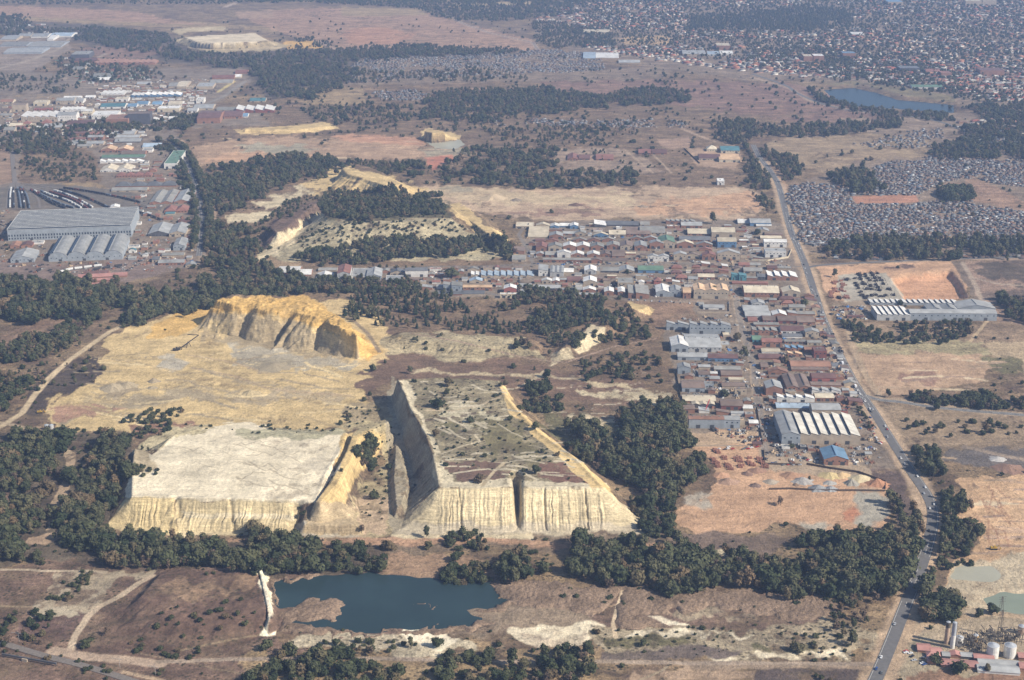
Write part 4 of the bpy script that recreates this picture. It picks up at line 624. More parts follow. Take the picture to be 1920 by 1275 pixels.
# (phrase, kinds, spacing in metres, height range, outline in the photo's pixels)
G1 = [('gum', .75), ('bushy', .2), ('dry', .05)]; G2 = [('bushy', .8), ('gum', .12), ('dry', .08)]; G3 = [('gum', .52), ('bushy', .38), ('dry', .10)]; SH = [('shrub', 1)]; PN = [('pine', .6), ('gum', .4)]; DR = [('dry', .6), ('shrub', .4)]; SB = [('shrub', .7), ('bushy', .3)]
ROADC = {k: densify(v[0], 5) for k, v in ROADS.items()}
WOODS = [
 ('in the dense wood between the red yard and the reed bed', G3, 7.4, (11, 20), [(925,1040),(985,1018),(1060,1020),(1180,1018),(1280,1020),(1360,1040),(1450,1030),(1480,1008),(1540,1000),(1640,1005),(1730,1012),(1738,1030),(1700,1080),(1690,1118),(1640,1132),(1580,1128),(1545,1105),(1400,1100),(1200,1100),(1060,1088),(1000,1082),(930,1070)]),
 ('in the tree clump right of the pond', [('bushy', 1)], 7, (7, 10), [(820,1068),(850,1058),(900,1062),(930,1075),(925,1090),(860,1090),(822,1085)]),
 ('on the dry bank between the dumps and the pond', G2, 9, (6, 10), [(780,1000),(840,985),(880,992),(930,1010),(920,1035),(880,1040),(835,1020),(790,1010)]),
 ('in the wood below the left dump', G3, 7.6, (11, 20), [(205,1004),(290,1002),(325,984),(350,982),(372,1004),(440,1012),(450,1040),(440,1062),(330,1062),(200,1058),(100,1048),(90,1020),(130,990)]),
 ('in the wood left of the pond', G3, 7.4, (11, 18), [(450,1008),(480,1000),(540,1012),(590,1022),(600,1060),(590,1078),(520,1078),(455,1068)]),('in the grove at the head of the pond', G2, 8, (7, 11), [(610,1030),(650,1022),(700,1030),(732,1048),(722,1068),(620,1070)]),
 ('in the wood along the left edge of the view', G3, 7.8, (11, 19), [(-90,818),(60,812),(128,828),(126,870),(118,920),(95,980),(60,1005),(-90,1010)]),('in the wood at the lower left edge', G3, 7.8, (9, 15), [(-90,1010),(50,1015),(90,1025),(110,1050),(-90,1052)]),
 ('on the slope left of the cream dump', G1, 7.4, (12, 19), [(150,900),(200,840),(236,815),(242,850),(238,900),(215,945),(190,990),(140,1000),(112,990),(130,950)]),
 ('in the dark belt below the rail works', G3, 9.5, (12, 20), [(-90,525),(60,520),(130,535),(170,520),(220,545),(260,560),(330,548),(400,528),(480,520),(545,530),(548,555),(440,556),(380,572),(320,588),(250,605),(205,600),(150,598),(100,585),(40,600),(-90,612)]),
 ('in the trees beside the pale dirt track', G3, 8.5, (7, 13), [(-90,640),(20,635),(70,632),(110,608),(155,602),(158,630),(105,668),(70,675),(20,668),(-90,690)]),('in the left trees below the burnt slope', G2, 9, (6, 11), [(-90,690),(20,690),(50,700),(40,745),(5,785),(-90,790)]),('among the scrub left of the yellow pit', DR, 9, (3, 7), [(20,690),(90,690),(100,715),(60,745),(25,740)]),
 ('in the wood left of the wooded hill', G3, 10, (9, 16), [(385,312),(430,308),(500,292),(560,288),(640,300),(650,318),(600,330),(560,345),(500,368),(430,405),(398,412),(385,370)]),('in the wood below the ravine', G3, 9.5, (9, 16), [(395,415),(440,428),(485,448),(480,480),(540,515),(620,528),(640,540),(560,548),(480,525),(400,505),(385,470)]),
 ('on top of the wooded hill', G3, 8.5, (8, 13), [(606,372),(640,360),(700,358),(790,362),(842,380),(850,402),(810,412),(740,410),(700,418),(612,412)]),('in the tree row at the foot of the wooded hill', G3, 8.5, (8, 15), [(548,482),(600,468),(640,468),(700,452),(760,455),(860,448),(940,455),(970,470),(965,486),(860,486),(700,494),(570,500)]),('scattered on the hill slope', SB, 15, (2.5, 5), [(560,430),(640,412),(800,410),(900,430),(930,455),(700,455),(560,470)]),('in the ravine trees', G2, 10, (4, 8), [(490,400),(560,370),(600,372),(560,395),(500,420),(480,440)]),
 ('in the trees behind the white roofed sheds', G3, 9, (7, 12), [(540,528),(600,520),(700,522),(760,524),(800,530),(790,545),(700,548),(640,545),(560,548)]),
 ('in the grove behind the sheds on the veld', PN, 9, (8, 14), [(655,560),(690,548),(760,548),(830,552),(880,580),(870,598),(800,602),(740,590),(690,590),(655,600)]),('in the conifer belt on the central veld', PN, 9, (6, 11), [(690,578),(820,598),(900,595),(990,600),(1040,610),(1000,625),(900,620),(820,612),(720,612)]),('in the central grove below the workshops', G3, 8.5, (8, 14), [(985,548),(1060,545),(1120,555),(1140,580),(1110,600),(1090,615),(1080,640),(1050,660),(1000,672),(985,668),(1010,630),(1000,600),(925,600),(925,580),(985,575)]),
 ('among the bushes around the pale sand bank', G2, 11, (6, 11), [(1130,600),(1175,585),(1220,610),(1190,640),(1140,650),(1110,640)]),('in the bushes west of the grey warehouses', G2, 11, (5, 10), [(1080,672),(1130,660),(1200,660),(1250,672),(1258,720),(1215,725),(1180,700),(1100,705)]),
 ('in the grove on the scrub behind the dump', G2, 8, (7, 12), [(975,730),(1010,722),(1040,730),(1060,745),(1040,775),(990,775),(970,755)]),('in the dark wood west of the works', G3, 7.4, (11, 19), [(1150,765),(1200,752),(1255,758),(1272,790),(1300,830),(1320,860),(1330,900),(1345,925),(1300,940),(1262,950),(1235,945),(1180,910),(1130,880),(1090,858),(1070,840),(1060,810),(1110,795),(1140,790)]),('beside the foot of the right dump', G2, 7, (7, 11), [(1180,930),(1225,945),(1260,960),(1280,990),(1240,1005),(1200,1000)]),('in the grove between the ridge and the plateau', G2, 8, (8, 13), [(668,835),(690,828),(715,850),(710,885),(685,890),(670,870)]),
 ('in the bushes along the top of the cream dump', SB, 8, (3, 7), [(275,765),(310,758),(340,770),(330,800),(260,815),(215,850),(200,840),(240,800)]),('on the left end of the cream dump', SB, 7, (3, 6), [(250,862),(285,868),(310,880),(300,895),(256,895)]),
 ('beside the main road at the red yard', G1, 9, (11, 17), [(1655,925),(1690,925),(1712,960),(1735,975),(1730,1010),(1690,1015),(1665,990)]),('in the dark roadside trees east of the main road', G3, 7.5, (10, 15), [(1725,840),(1760,845),(1770,880),(1790,920),(1800,950),(1818,985),(1800,1030),(1765,1035),(1755,1000),(1765,950),(1750,900),(1730,870)]),('in the dark clump by the road bend', [('bushy', 1)], 7, (10, 14), [(1715,1125),(1740,1112),(1780,1120),(1808,1140),(1812,1155),(1770,1162),(1725,1158)]),
 ('in the scrub beside the road near the reed bed', [('gum', .5), ('dry', .5)], 9, (6, 11), [(1550,1130),(1600,1120),(1650,1130),(1620,1180),(1590,1200),(1560,1165)]),('in the bushes at the foot of the sand works', G2, 9, (4, 8), [(1745,1040),(1790,1035),(1830,1045),(1790,1065),(1750,1080)]),
 ('in the hedge along the branch road', G2, 7, (7, 12), [(1705,738),(1745,735),(1780,738),(1920,742),(2000,745),(2000,768),(1850,768),(1750,758)]),('in the scrub below the long warehouse', G2, 10, (6, 10), [(1578,605),(1625,612),(1660,630),(1700,612),(1760,605),(1840,600),(1830,625),(1770,638),(1680,645),(1610,640)]),('on the dry field near the right edge', SB, 14, (3, 8), [(1690,795),(1760,790),(1860,785),(1920,810),(1990,830),(1900,845),(1770,830)]),
 ('in the tree line behind the orange yard', G1, 10, (11, 18), [(1535,470),(1560,450),(1680,445),(1780,450),(1840,445),(2000,440),(2000,480),(1800,485),(1640,484),(1550,484)]),('in the big trees inside the shack settlement', G1, 12, (12, 20), [(1560,330),(1590,305),(1630,320),(1650,350),(1620,362),(1575,350)]),('at the dark round clump in the settlement', [('bushy', 1)], 7, (12, 17), [(1765,350),(1790,342),(1822,352),(1820,372),(1775,374)]),
 ('at the right edge by the warehouse', G3, 9, (10, 16), [(1885,560),(1920,550),(2000,550),(2000,620),(1900,600)]),('beside the shack settlement road', G1, 12, (8, 15), [(1415,275),(1450,285),(1500,300),(1480,340),(1455,320),(1430,310)]),('in the avenue by the school', G1, 10, (10, 16), [(1360,230),(1420,225),(1420,260),(1380,268),(1350,262)]),('in the strip by the quarry floor', G1, 11, (8, 14), [(1400,300),(1425,300),(1435,350),(1450,395),(1435,400),(1410,350)]),
 ('in the far grove by the dry field', G3, 12, (9, 15), [(1420,245),(1470,232),(1580,228),(1690,222),(1690,238),(1600,250),(1480,258)]),('in the dark trees around the upper right shacks', G3, 10, (8, 14), [(1790,200),(1920,195),(2050,200),(2050,300),(1880,300),(1760,300),(1740,280),(1790,250),(1840,230)]),('along the near shore of the blue lake', G3, 10, (8, 13), [(1510,165),(1545,180),(1600,205),(1680,210),(1780,215),(1800,228),(1700,222),(1620,215),(1540,195)]),
 ('in the trees behind the left sheds', G3, 10, (8, 13), [(640,300),(700,310),(800,300),(800,325),(700,330),(660,325)]),('in the park trees', G3, 13, (9, 16), [(830,305),(860,285),(920,275),(1000,270),(1040,275),(1035,320),(1200,320),(1190,350),(1060,352),(980,350),(900,340),(820,340)]),
 ('in the far dark belt', G3, 12, (9, 15), [(795,185),(850,170),(960,170),(1000,165),(1120,180),(1230,165),(1300,175),(1290,195),(1100,205),(1000,215),(900,232),(800,225)]),('along the far veld', G3, 15, (6, 12), [(580,205),(700,195),(760,200),(770,235),(640,235),(560,215)]),('in the far grove left of the settlement', G3, 13, (9, 15), [(470,140),(520,110),(640,120),(680,140),(640,160),(600,190),(520,185),(490,160)]),
 ('in the far belt above the settlement', G3, 13, (9, 14), [(560,105),(640,95),(700,90),(800,85),(880,92),(1000,95),(1000,102),(800,108),(640,118)]),('among the far settlement', G3, 18, (7, 12), [(640,130),(760,140),(920,130),(1000,150),(900,158),(640,160)]),('in the far trees right of the veld', G3, 16, (6, 11), [(900,235),(1100,235),(1200,240),(1150,265),(1000,270),(930,260)]),
 ('in the upper left woods', G3, 15, (9, 15), [(140,70),(200,55),(310,66),(330,96),(430,114),(560,112),(600,120),(420,130),(300,104),(180,85)]),('in the far upper left trees', G3, 16, (8, 14), [(-90,30),(50,32),(60,55),(140,55),(200,50),(200,66),(100,66),(-90,68)]),('around the far tailings dump', G3, 16, (7, 12), [(300,92),(350,97),(420,103),(520,101),(560,88),(560,70),(620,80),(620,105),(520,112),(420,110),(300,104)]),
 ('among the upper left works', G3, 17, (6, 12), [(-90,140),(100,150),(160,165),(140,178),(-90,175)]),('among the left factories', G3, 13, (7, 13), [(-90,240),(60,240),(220,225),(240,250),(60,300),(-90,262)]),('on the scrub behind the rail works', G2, 12, (4, 8), [(40,260),(130,268),(170,300),(185,335),(110,342),(40,320)]),('among the trees near the grey tower', G3, 10, (8, 14), [(195,225),(250,228),(330,215),(370,225),(360,240),(300,245),(200,245)]),('around the upper works', G3, 16, (7, 12), [(100,110),(200,120),(300,135),(320,148),(180,160),(110,140)]),
 ('in the railside avenue', G2, 9, (7, 11), [(300,270),(322,270),(345,300),(372,345),(388,400),(385,440),(392,460),(380,462),(372,420),(360,372),(340,330),(330,302),(310,285)]),
 ('in the far suburb', [('bushy', .6), ('gum', .4)], 19, (6, 11), [(1080,-40),(2050,-60),(2050,210),(1800,185),(1600,155),(1400,125),(1280,110),(1100,85)]),('in the far wood at the top', PN, 13, (9, 15), [(1300,30),(1400,25),(1500,15),(1600,20),(1590,45),(1520,60),(1400,55),(1290,55)]),('in the far wood at the top centre', G3, 15, (8, 14), [(430,-30),(800,-30),(1100,-20),(1090,25),(960,40),(840,40),(780,15),(560,5),(440,5)]),('beyond the top left fields', G3, 22, (7, 12), [(-90,-60),(430,-60),(430,10),(200,8),(-90,10)]),('by the far sports field', G3, 14, (7, 12), [(1000,40),(1150,55),(1150,90),(1040,92),(1000,80)]),
 ('in the suburb by the lake', [('bushy', .7), ('gum', .3)], 17, (6, 11), [(1400,110),(1600,150),(1800,180),(1790,130),(1600,100),(1400,80)]),
 ('at the bottom edge of the view', G2, 8.5, (6, 13), [(440,1235),(560,1215),(700,1225),(760,1250),(900,1225),(1010,1235),(1100,1215),(1120,1260),(1100,1330),(440,1330)]),('in the scrub left of the white bank', G2, 11, (5, 9), [(-60,1140),(20,1150),(85,1160),(90,1205),(20,1210),(-60,1190)]),('in the green bushes by the bottom left track', [('bushy', .4), ('shrub', .6)], 5, (3, 5), [(155,1080),(185,1072),(180,1090),(160,1110),(148,1150),(120,1140),(90,1125),(110,1108),(140,1110)]),('on the sandy strip at the bottom', SB, 9, (2.5, 6), [(560,1200),(760,1205),(880,1210),(860,1225),(700,1220),(600,1215)]),
]
WOODS += [('dotted over the plateau of the right dump', SH, 15, (1, 3), [(765,715),(930,716),(965,770),(1070,855),(1120,908),(830,908),(805,815)]), ('in the valley between the two dumps', SH, 10, (1.2, 3.2), [(690,800),(735,800),(742,900),(735,985),(690,980),(700,880)]), ('on the back edge of the cream dump', SH, 11, (1.5, 3.5), [(330,798),(400,794),(560,812),(645,800),(655,760),(735,755),(735,785),(640,808),(560,815),(440,806)]),
 ('on the sandy flat at the bottom', SH, 11, (1.0, 2.8), [(1130,1180),(1400,1178),(1560,1165),(1640,1180),(1620,1235),(1140,1235)])]
LONE = [(1463,948,'dry',9,'lone leafless tree casting a shadow on the red yard'),(898,905,'bushy',8,'round dark bush on the front of the right dump plateau'),(1005,888,'bushy',8,'single bushy tree on the brown patch at the dump top'),(840,725,'bushy',10,'dark rounded clump at the back edge of the right dump'),(820,765,'bushy',11,'wide bushy tree on the upper left of the plateau'),(882,793,'bushy',7,'low bush in the middle of the plateau'),(838,738,'bushy',6,'small round bush behind the wide plateau bush'),(817,818,'bushy',7,'dark bush near the shaded cliff edge of the plateau'),
 (1025,708,'bushy',10,'lone round tree on the bare brown veld behind the dump'),(768,702,'gum',9,'spreading tree on the mauve veld right of the yellow pit'),(700,697,'bushy',9,'bushy tree at the right rim of the yellow pit'),(683,752,'bushy',5,'small dark bush on the sand beside the pit'),(722,682,'pine',6,'small cone shaped tree right of the orange cliff'),(758,655,'pine',4,'tiny dark tree on the terrace slope'),(870,680,'shrub',4,'low bush on the bare veld below the terrace'),(962,690,'bushy',6,'bush with a dry tuft beside it on the veld'),(1002,694,'pine',6,'narrow bush on the veld left of the lone round tree'),(1048,752,'bushy',9,'round tree right of the plateau grove'),(1003,805,'bushy',8,'bush beside the yellow edge of the plateau'),(1105,728,'shrub',4,'little bush on the white sand strip'),(1148,718,'pine',6,'thin tree on the brown veld near the works'),
 (948,722,'bushy',6,'bush pair at the far corner of the plateau'),(702,935,'bushy',9,'round green bush in the valley between the dumps'),(728,880,'shrub',5,'low bush in the valley'),(678,1000,'dry',8,'grey thin tree at the mouth of the valley'),(728,1032,'bushy',9,'round dark tree above the pond track'),(855,1052,'bushy',8,'round tree on the dry slope above the pond'),(803,1030,'bushy',7,'bush left of the dry slope'),(800,1008,'gum',11,'tall tree in front of the fluted face'),(640,885,'shrub',3,'scrub tuft on the sand ridge'),
 (1492,1222,'bushy',8,'dark round bush on the sandy flat near the bottom road'),(1597,1210,'gum',13,'tall dark tree at the right end of the sandy flat'),(1665,745,'gum',9,'lone dark tree at the branch road junction'),(1565,520,'gum',12,'lone big tree at the corner of the orange yard'),(1335,420,'gum',18,'very large tree behind the upper workshops'),(1717,870-70,'bushy',7,'bush beside the main road on the right field'),(1845,812,'gum',12,'tall tree on the right hand field'),(1725,880,'bushy',8,'bush at the road edge'),(1745,1205-25,'shrub',3,'tiny bush beside the plant access track'),
 (1382,640,'bushy',10,'round dark tree at the bend of the works street'),(1395,672,'gum',14,'grey green tree in the works street'),(1358,745,'bushy',9,'dark tree in the yard among brown roofs'),(1472,680,'bushy',8,'round tree among the brown workshop roofs'),(1700,790,'shrub',4,'bush near the pylon field'),(1270,645,'bushy',6,'small bush left of the grey warehouses'),(847,522,'bushy',15,'huge dark tree beside the saw tooth factory'),(1340,555,'gum',13,'tall tree between the cream roofs and the red houses'),(1508,575,'bushy',10,'dark tree beside the main road near the cream gable'),(1420,440,'bushy',9,'dark tree left of the white office block'),(310,620,'shrub',2,'speck of bush on the rim of the pit'),
 (500,1218,'bushy',9,'round green tree below the white bank'),(545,1228,'bushy',11,'large green tree right of the white bank'),(200,1192,'dry',8,'thin grey bush at the foot of the brown mound'),(160,1215,'bushy',7,'bush by the bottom left junction'),(820,1215,'bushy',8,'bush on the pale strip below the pond'),(960,1250,'gum',15,'brownish spreading tree at the bottom centre'),(1100,1235,'gum',13,'tall dark tree at the bottom right of centre'),(1060,1225,'bushy',9,'bush row on the pale strip'),(1205,1212,'bushy',6,'low dark bush on the sandy strip'),(770,1215,'gum',9,'green tree on the sand below the pond'),(1755,1245,'bushy',9,'round tree in front of the red roofed plant offices'),(1800,1262,'bushy',10,'second tree in front of the plant offices'),(1850,1262,'gum',7,'thin tree by the plant boundary'),(1860,1150,'bushy',8,'dark bush by the settling pond'),(1835,1158,'bushy',7,'smaller bush by the settling pond')]
TREES = []   # px height, kind, x, y, z, height, phrase, label
for ph, kinds, sp, (h0, h1), poly in WOODS:
    zz = h0 * .55; WP = np.array(W(poly, zz)); c0 = WP.min(0); c1 = WP.max(0); area = (c1[0] - c0[0]) * (c1[1] - c0[1]); n = int(area / (sp * sp))
    xs = NR.uniform(c0[0], c1[0], n); ys = NR.uniform(c0[1], c1[1], n)
    nx = max(1, int((c1[0] - c0[0]) / sp)); ny = max(1, int((c1[1] - c0[1]) / sp))
    gx_, gy_ = np.meshgrid(np.arange(nx), np.arange(ny)); xs = c0[0] + (gx_.ravel() + NR.uniform(0, 1, nx * ny)) * sp; ys = c0[1] + (gy_.ravel() + NR.uniform(0, 1, nx * ny)) * sp
    d, _ = sdist(xs + 34 * (fbm(xs / 22, ys / 22, 3, 61) - .5), ys + 60 * (fbm(xs / 22, ys / 22, 3, 62) - .5), WP); dens = fbm(xs / 38, ys / 38, 4, 63)
    if d.size and d.max() < 45: d = np.where(d > 0, d * 45 / max(d.max(), 4), d); dens = dens + .05
    m = (d > -14) & (dens > np.interp(d, [-14, 0, 6, 25, 60], [.68, .52, .44, .38, .35])) & (NR.uniform(0, 1, len(xs)) < .93); xs = xs[m]; ys = ys[m]; zs = zt(xs, ys); hv = fbm(xs / 30, ys / 30, 2, 64)
    for nm_, wd_ in (('main_road', 9), ('branch_road', 7), ('railside_road', 6), ('lake_road', 9)):
        RL = ROADC[nm_]; b0 = RL.min(0) - 30; b1 = RL.max(0) + 30
        if len(xs) and (xs.max() > b0[0]) and (xs.min() < b1[0]) and (ys.max() > b0[1]) and (ys.min() < b1[1]):
            kk_ = ldist(xs, ys, [tuple(q) for q in RL[::2]]) > wd_; xs, ys, zs, hv = xs[kk_], ys[kk_], zs[kk_], hv[kk_]
    if ph.startswith(('around the far', 'in the upper left woods')): pass
    if zs.size and zs.max() > 8:   # on a hill: shift back so that the crowns stand where the outline was read
        px_, py_ = proj(xs, ys, zz); X_, Y_, Z_ = hit(px_, py_); xs, ys, zs = X_, Y_, Z_
    for x, y, z, q in zip(xs, ys, zs, hv):
        u = NR.uniform(); k = kinds[-1][0]
        for kk, pr in kinds:
            if u < pr: k = kk; break
            u -= pr
        h = (h0 + (h1 - h0) * np.clip(q * 1.3 - .15 + NR.uniform(-.35, .4), 0, 1)) * NR.uniform(.75, 1.12)
        if k == 'shrub': h = min(h, 5)
        if k == 'dry': h = min(h, 11)
        TREES.append([h * pxm(proj(x, y, z)[1]), k, x, y, z, h, ph, None])
def avenue(line, offs, sp, h0, h1, ph, kinds=('bushy', 'gum')):
    C = densify(line, sp); T = np.gradient(C, axis=0); T /= np.linalg.norm(T, axis=1)[:, None]
    for o_ in offs:
        for p, t in zip(C, T):
            if NR.uniform() < .12: continue
            x, y = p[0] + t[1] * o_ + NR.uniform(-1.5, 1.5), p[1] - t[0] * o_ + NR.uniform(-3, 3); z = float(gz(x, y)); h = NR.uniform(h0, h1); TREES.append([h * pxm(proj(x, y, z)[1]), kinds[int(NR.uniform() < .3)], x, y, z, h, ph, None])
avenue([(305,266),(330,280),(348,304),(364,340),(376,385),(379,430),(374,470)], (-11, -17, 11), 9, 8, 13, 'lining the dark road beside the rail works')
avenue([(1437,345),(1422,300),(1405,268)], (-16,), 14, 9, 15, 'along the top stretch of the main road'); avenue([(1765,232),(1700,222),(1600,208),(1530,190)], (14,), 18, 6, 11, 'along the lake road')
avenue([(1440,785),(1500,900)], (-10,), 60, 5, 8, 'at the works street corner'); avenue([(1655,800),(1640,780),(1622,750)], (-13, -16), 9, 4, 7, 'on the verge beside the great factory'); avenue([(490,470),(560,470)], (0,), 14, 6, 9, 'at the left foot of the wooded hill')
avenue([(700,503),(760,506),(800,508)], (0,), 11, 6, 8, 'in the row before the dark roofed sheds'); avenue([(655,548),(700,547),(790,545)], (0,), 11, 8, 12, 'in the row below the line of sheds')
for px, py, k, h, lab in LONE:
    x, y, z = hit1(px, py, True); TREES.append([1e6, k, x, y, z, h * 1.15, 'lone', lab])
# thin scatter of bushes over the open veld
VX = NR.uniform(-150, 2070, 34000); VY = NR.uniform(60, 1330, 34000)
VXw, VYw = G(VX, VY, 0); keep = NR.uniform(0, 1, len(VX)) < np.clip((650 / (VY + 300)) * .55, 0, 1) * (fbm(VXw / 70, VYw / 70, 4, 71) > .5)
VX, VY = VX[keep], VY[keep]; X_, Y_, Z_ = hit(VX, VY); cc, spv = paint(X_, Y_, Z_); ok = spv > NR.uniform(.34, .9, len(VX))
X_, Y_, Z_ = X_[ok], Y_[ok], Z_[ok]
# loose trees over the farther veld and round the town
TX = NR.uniform(-150, 2070, 24000); TY = NR.uniform(40, 900, 24000); TXw, TYw = G(TX, TY, 0); kp = (NR.uniform(0, 1, len(TX)) < np.clip(420 / (TY + 300), 0, .9) * .62) & (fbm(TXw / 120, TYw / 160, 4, 73) > .515)
TXw, TYw = TXw[kp], TYw[kp]; TZw = zt(TXw, TYw); cc2, sp2 = paint(TXw, TYw, TZw); kq = (sp2 > .36) & (TZw < 14) & (TZw > .1)
for x, y, z in zip(TXw[kq], TYw[kq], TZw[kq]):
    q_ = proj(x, y, z)
    if (1228 < q_[0] < 1680 and 400 < q_[1] < 900) or (700 < q_[0] < 1250 and 700 < q_[1] < 1010) or (640 < q_[0] < 1270 and 640 < q_[1] < 760 and NR.uniform() < .85): continue
    h = NR.uniform(3, 8.5) + (1.5 if y > 3000 else 0); TREES.append([h * pxm(q_[1]), 'bushy' if NR.uniform() < .65 else 'gum', x, y, z, h, 'standing loose on the veld', None])
for x, y, z in zip(X_, Y_, Z_):
    if z < -.1 or (1228 < proj(x, y, z)[0] < 1680 and 400 < proj(x, y, z)[1] < 900): continue
    h = NR.uniform(1.2, 3.8) ** 1.15 * (1.5 if y > 2600 else 1); TREES.append([h * pxm(proj(x, y, z)[1]), 'shrub', x, y, z, h, 'on the open veld', None])
VIS = []
for t_ in TREES:
    a_, b_ = proj(t_[2], t_[3], t_[4] + t_[5] * .5); VIS.append(-10 < a_ < 1930 and -5 < b_ < 1285)
CAP = {'gum': 300, 'bushy': 300, 'pine': 110, 'dry': 160, 'shrub': 150}
ADJ = {'gum': 'grey green gum tree', 'bushy': 'dark green bushy tree', 'pine': 'dark narrow conifer', 'dry': 'leafless brown tree', 'shrub': 'small dark shrub'}
PROTO = {}
for k, (nm, mt, nv) in KIND.items():
    L = [i for i in range(len(TREES)) if TREES[i][1] == k and VIS[i]]; L.sort(key=lambda i: -TREES[i][0]); ind = L[:CAP[k]]; inds = set(ind)
    for j, i in enumerate(ind):
        _, _, x, y, z, h, ph, lab = TREES[i]; v = j % nv; s = h / KH[k]; wv = s * NR.uniform(.85, 1.2)
        e = empty(nm, (x, y, z), NR.uniform(0, 6.28), lab or (ADJ[k] + ' ' + ph), nm.replace('_', ' ') if k != 'shrub' else 'shrub', None if lab else nm.replace('_', ' ') + 's ' + ph); e.scale = (wv, wv, s)
        c = obj('crown', CROWN[k][v], e); t = obj('trunk', TRUNK[k][v], e)
        if v not in PROTO.setdefault(k, {}): PROTO[k][v] = (c, t)
    rest = [i for i in range(len(TREES)) if TREES[i][1] == k and i not in inds]
    if not rest: continue
    me = bpy.data.meshes.new('far_' + nm); me.from_pydata([(TREES[i][2], TREES[i][3], TREES[i][4] - .2) for i in rest], [], [])
    for an, arr in (('sz', [TREES[i][5] / KH[k] for i in rest]), ('rz', NR.uniform(0, 6.28, len(rest))), ('var', [j % nv + .5 for j in range(len(rest))])):
        a = me.attributes.new(an, 'FLOAT', 'POINT'); a.data.foreach_set('value', np.array(arr, np.float32))
    o = obj({'gum': 'gum_wood', 'bushy': 'bush_wood', 'pine': 'conifer_wood', 'dry': 'dry_scrub', 'shrub': 'veld_scrub'}[k], me); tag(o, 'mass of far ' + ADJ[k].replace('tree', 'trees').replace('conifer', 'conifers').replace('shrub', 'shrubs') + ' over the plain', 'woodland', kind='stuff')
    ng = bpy.data.node_groups.new('scatter_' + k, 'GeometryNodeTree'); ng.interface.new_socket('Geometry', in_out='INPUT', socket_type='NodeSocketGeometry'); ng.interface.new_socket('Geometry', in_out='OUTPUT', socket_type='NodeSocketGeometry')
    gi = ng.nodes.new('NodeGroupInput'); go = ng.nodes.new('NodeGroupOutput'); jn = ng.nodes.new('GeometryNodeJoinGeometry')
    def attr(nme):
        a = ng.nodes.new('GeometryNodeInputNamedAttribute'); a.data_type = 'FLOAT'; a.inputs[0].default_value = nme; return a.outputs[0]
    rot = ng.nodes.new('ShaderNodeCombineXYZ'); ng.links.new(attr('rz'), rot.inputs[2])
    for v in range(nv):
        cmp_ = ng.nodes.new('FunctionNodeCompare'); cmp_.data_type = 'FLOAT'; cmp_.operation = 'EQUAL'; ng.links.new(attr('var'), cmp_.inputs[0]); cmp_.inputs[1].default_value = v + .5; cmp_.inputs[12].default_value = .1
        src = PROTO[k].get(v) or PROTO[k][0]; parts = ng.nodes.new('GeometryNodeJoinGeometry')
        for po in src:
            oi = ng.nodes.new('GeometryNodeObjectInfo'); oi.transform_space = 'ORIGINAL'; oi.inputs[0].default_value = po; ng.links.new(oi.outputs['Geometry'], parts.inputs[0])
        ip = ng.nodes.new('GeometryNodeInstanceOnPoints'); ng.links.new(gi.outputs[0], ip.inputs['Points']); ng.links.new(cmp_.outputs[0], ip.inputs['Selection']); ng.links.new(parts.outputs[0], ip.inputs['Instance'])
        ng.links.new(rot.outputs[0], ip.inputs['Rotation']); ng.links.new(attr('sz'), ip.inputs['Scale']); ng.links.new(ip.outputs[0], jn.inputs[0])
    ng.links.new(jn.outputs[0], go.inputs[0]); md = o.modifiers.new('scatter', 'NODES'); md.node_group = ng
print('TREES', len(TREES), {k: sum(1 for t in TREES if t[1] == k) for k in KIND})
# ---------------------------------------------------------------- reed beds
M_REED = leafmat('reeds', (.20,.135,.10), (.24,.165,.12))
def reedmat():
    a = N('reed_mat'); p = a.pos((1, 1, .4)); f = a.math('MULTIPLY', a.mr(a.noise(.6, 4, p, .7), .35, .65, .55, 1.35), a.mr(a.noise(.04, 4, p), .35, .65, .72, 1.25))
    rgb = a.n('ShaderNodeRGB'); rgb.outputs[0].default_value = (.225, .160, .112, 1); a.bump(a.noise(.8, 3, p), .8, 1); return a.out(a.mul(rgb.outputs[0], f))
M_REED = reedmat()
def reeds(poly, label, h=2.6, step=1.5):
    P = np.array(W(poly)); c0 = P.min(0) - 3; c1 = P.max(0) + 3; X, Y = np.meshgrid(np.arange(c0[0], c1[0], step), np.arange(c0[1], c1[1], step)); x = X.ravel(); y = Y.ravel()
    d, _ = sdist(x + 16 * (fbm(x / 12, y / 20, 3, 81) - .5), y + 30 * (fbm(x / 12, y / 20, 3, 82) - .5), P); g = gz(x, y)
    hh = h * (.45 + .75 * fbm(x / 30, y / 30, 3, 83)) * (.5 + .7 * NR.uniform(0, 1, len(x))) * sstep(0, 7, d) * (fbm(x / 38, y / 50, 3, 84) > .16)
    z = np.where(hh > .2, np.maximum(g, -.25) + hh, g - .6); I = np.arange(len(x)).reshape(X.shape)
    Q = np.stack([I[:-1, :-1], I[:-1, 1:], I[1:, 1:], I[1:, :-1]], -1).reshape(-1, 4); Q = Q[(hh[Q] > .2).any(1)]; u, inv = np.unique(Q, return_inverse=True)
    V = np.stack([x, y, z], -1)[u]; tag(obj('reed_bed', bigmesh('reed_bed', V, inv.reshape(Q.shape), M_REED, smooth=False)), label, 'reeds', kind='stuff')
reeds([(905,1092),(960,1088),(1060,1096),(1200,1100),(1400,1106),(1540,1104),(1576,1122),(1580,1150),(1500,1170),(1440,1160),(1400,1146),(1330,1146),(1280,1156),(1235,1152),(1200,1158),(1280,1178),(1200,1182),(1148,1180),(1158,1150),(1162,1112),(1152,1140),(1130,1158),(1000,1142),(900,1150),(880,1142),(950,1125)], 'wide brown reed bed right of the pond below the dark wood')
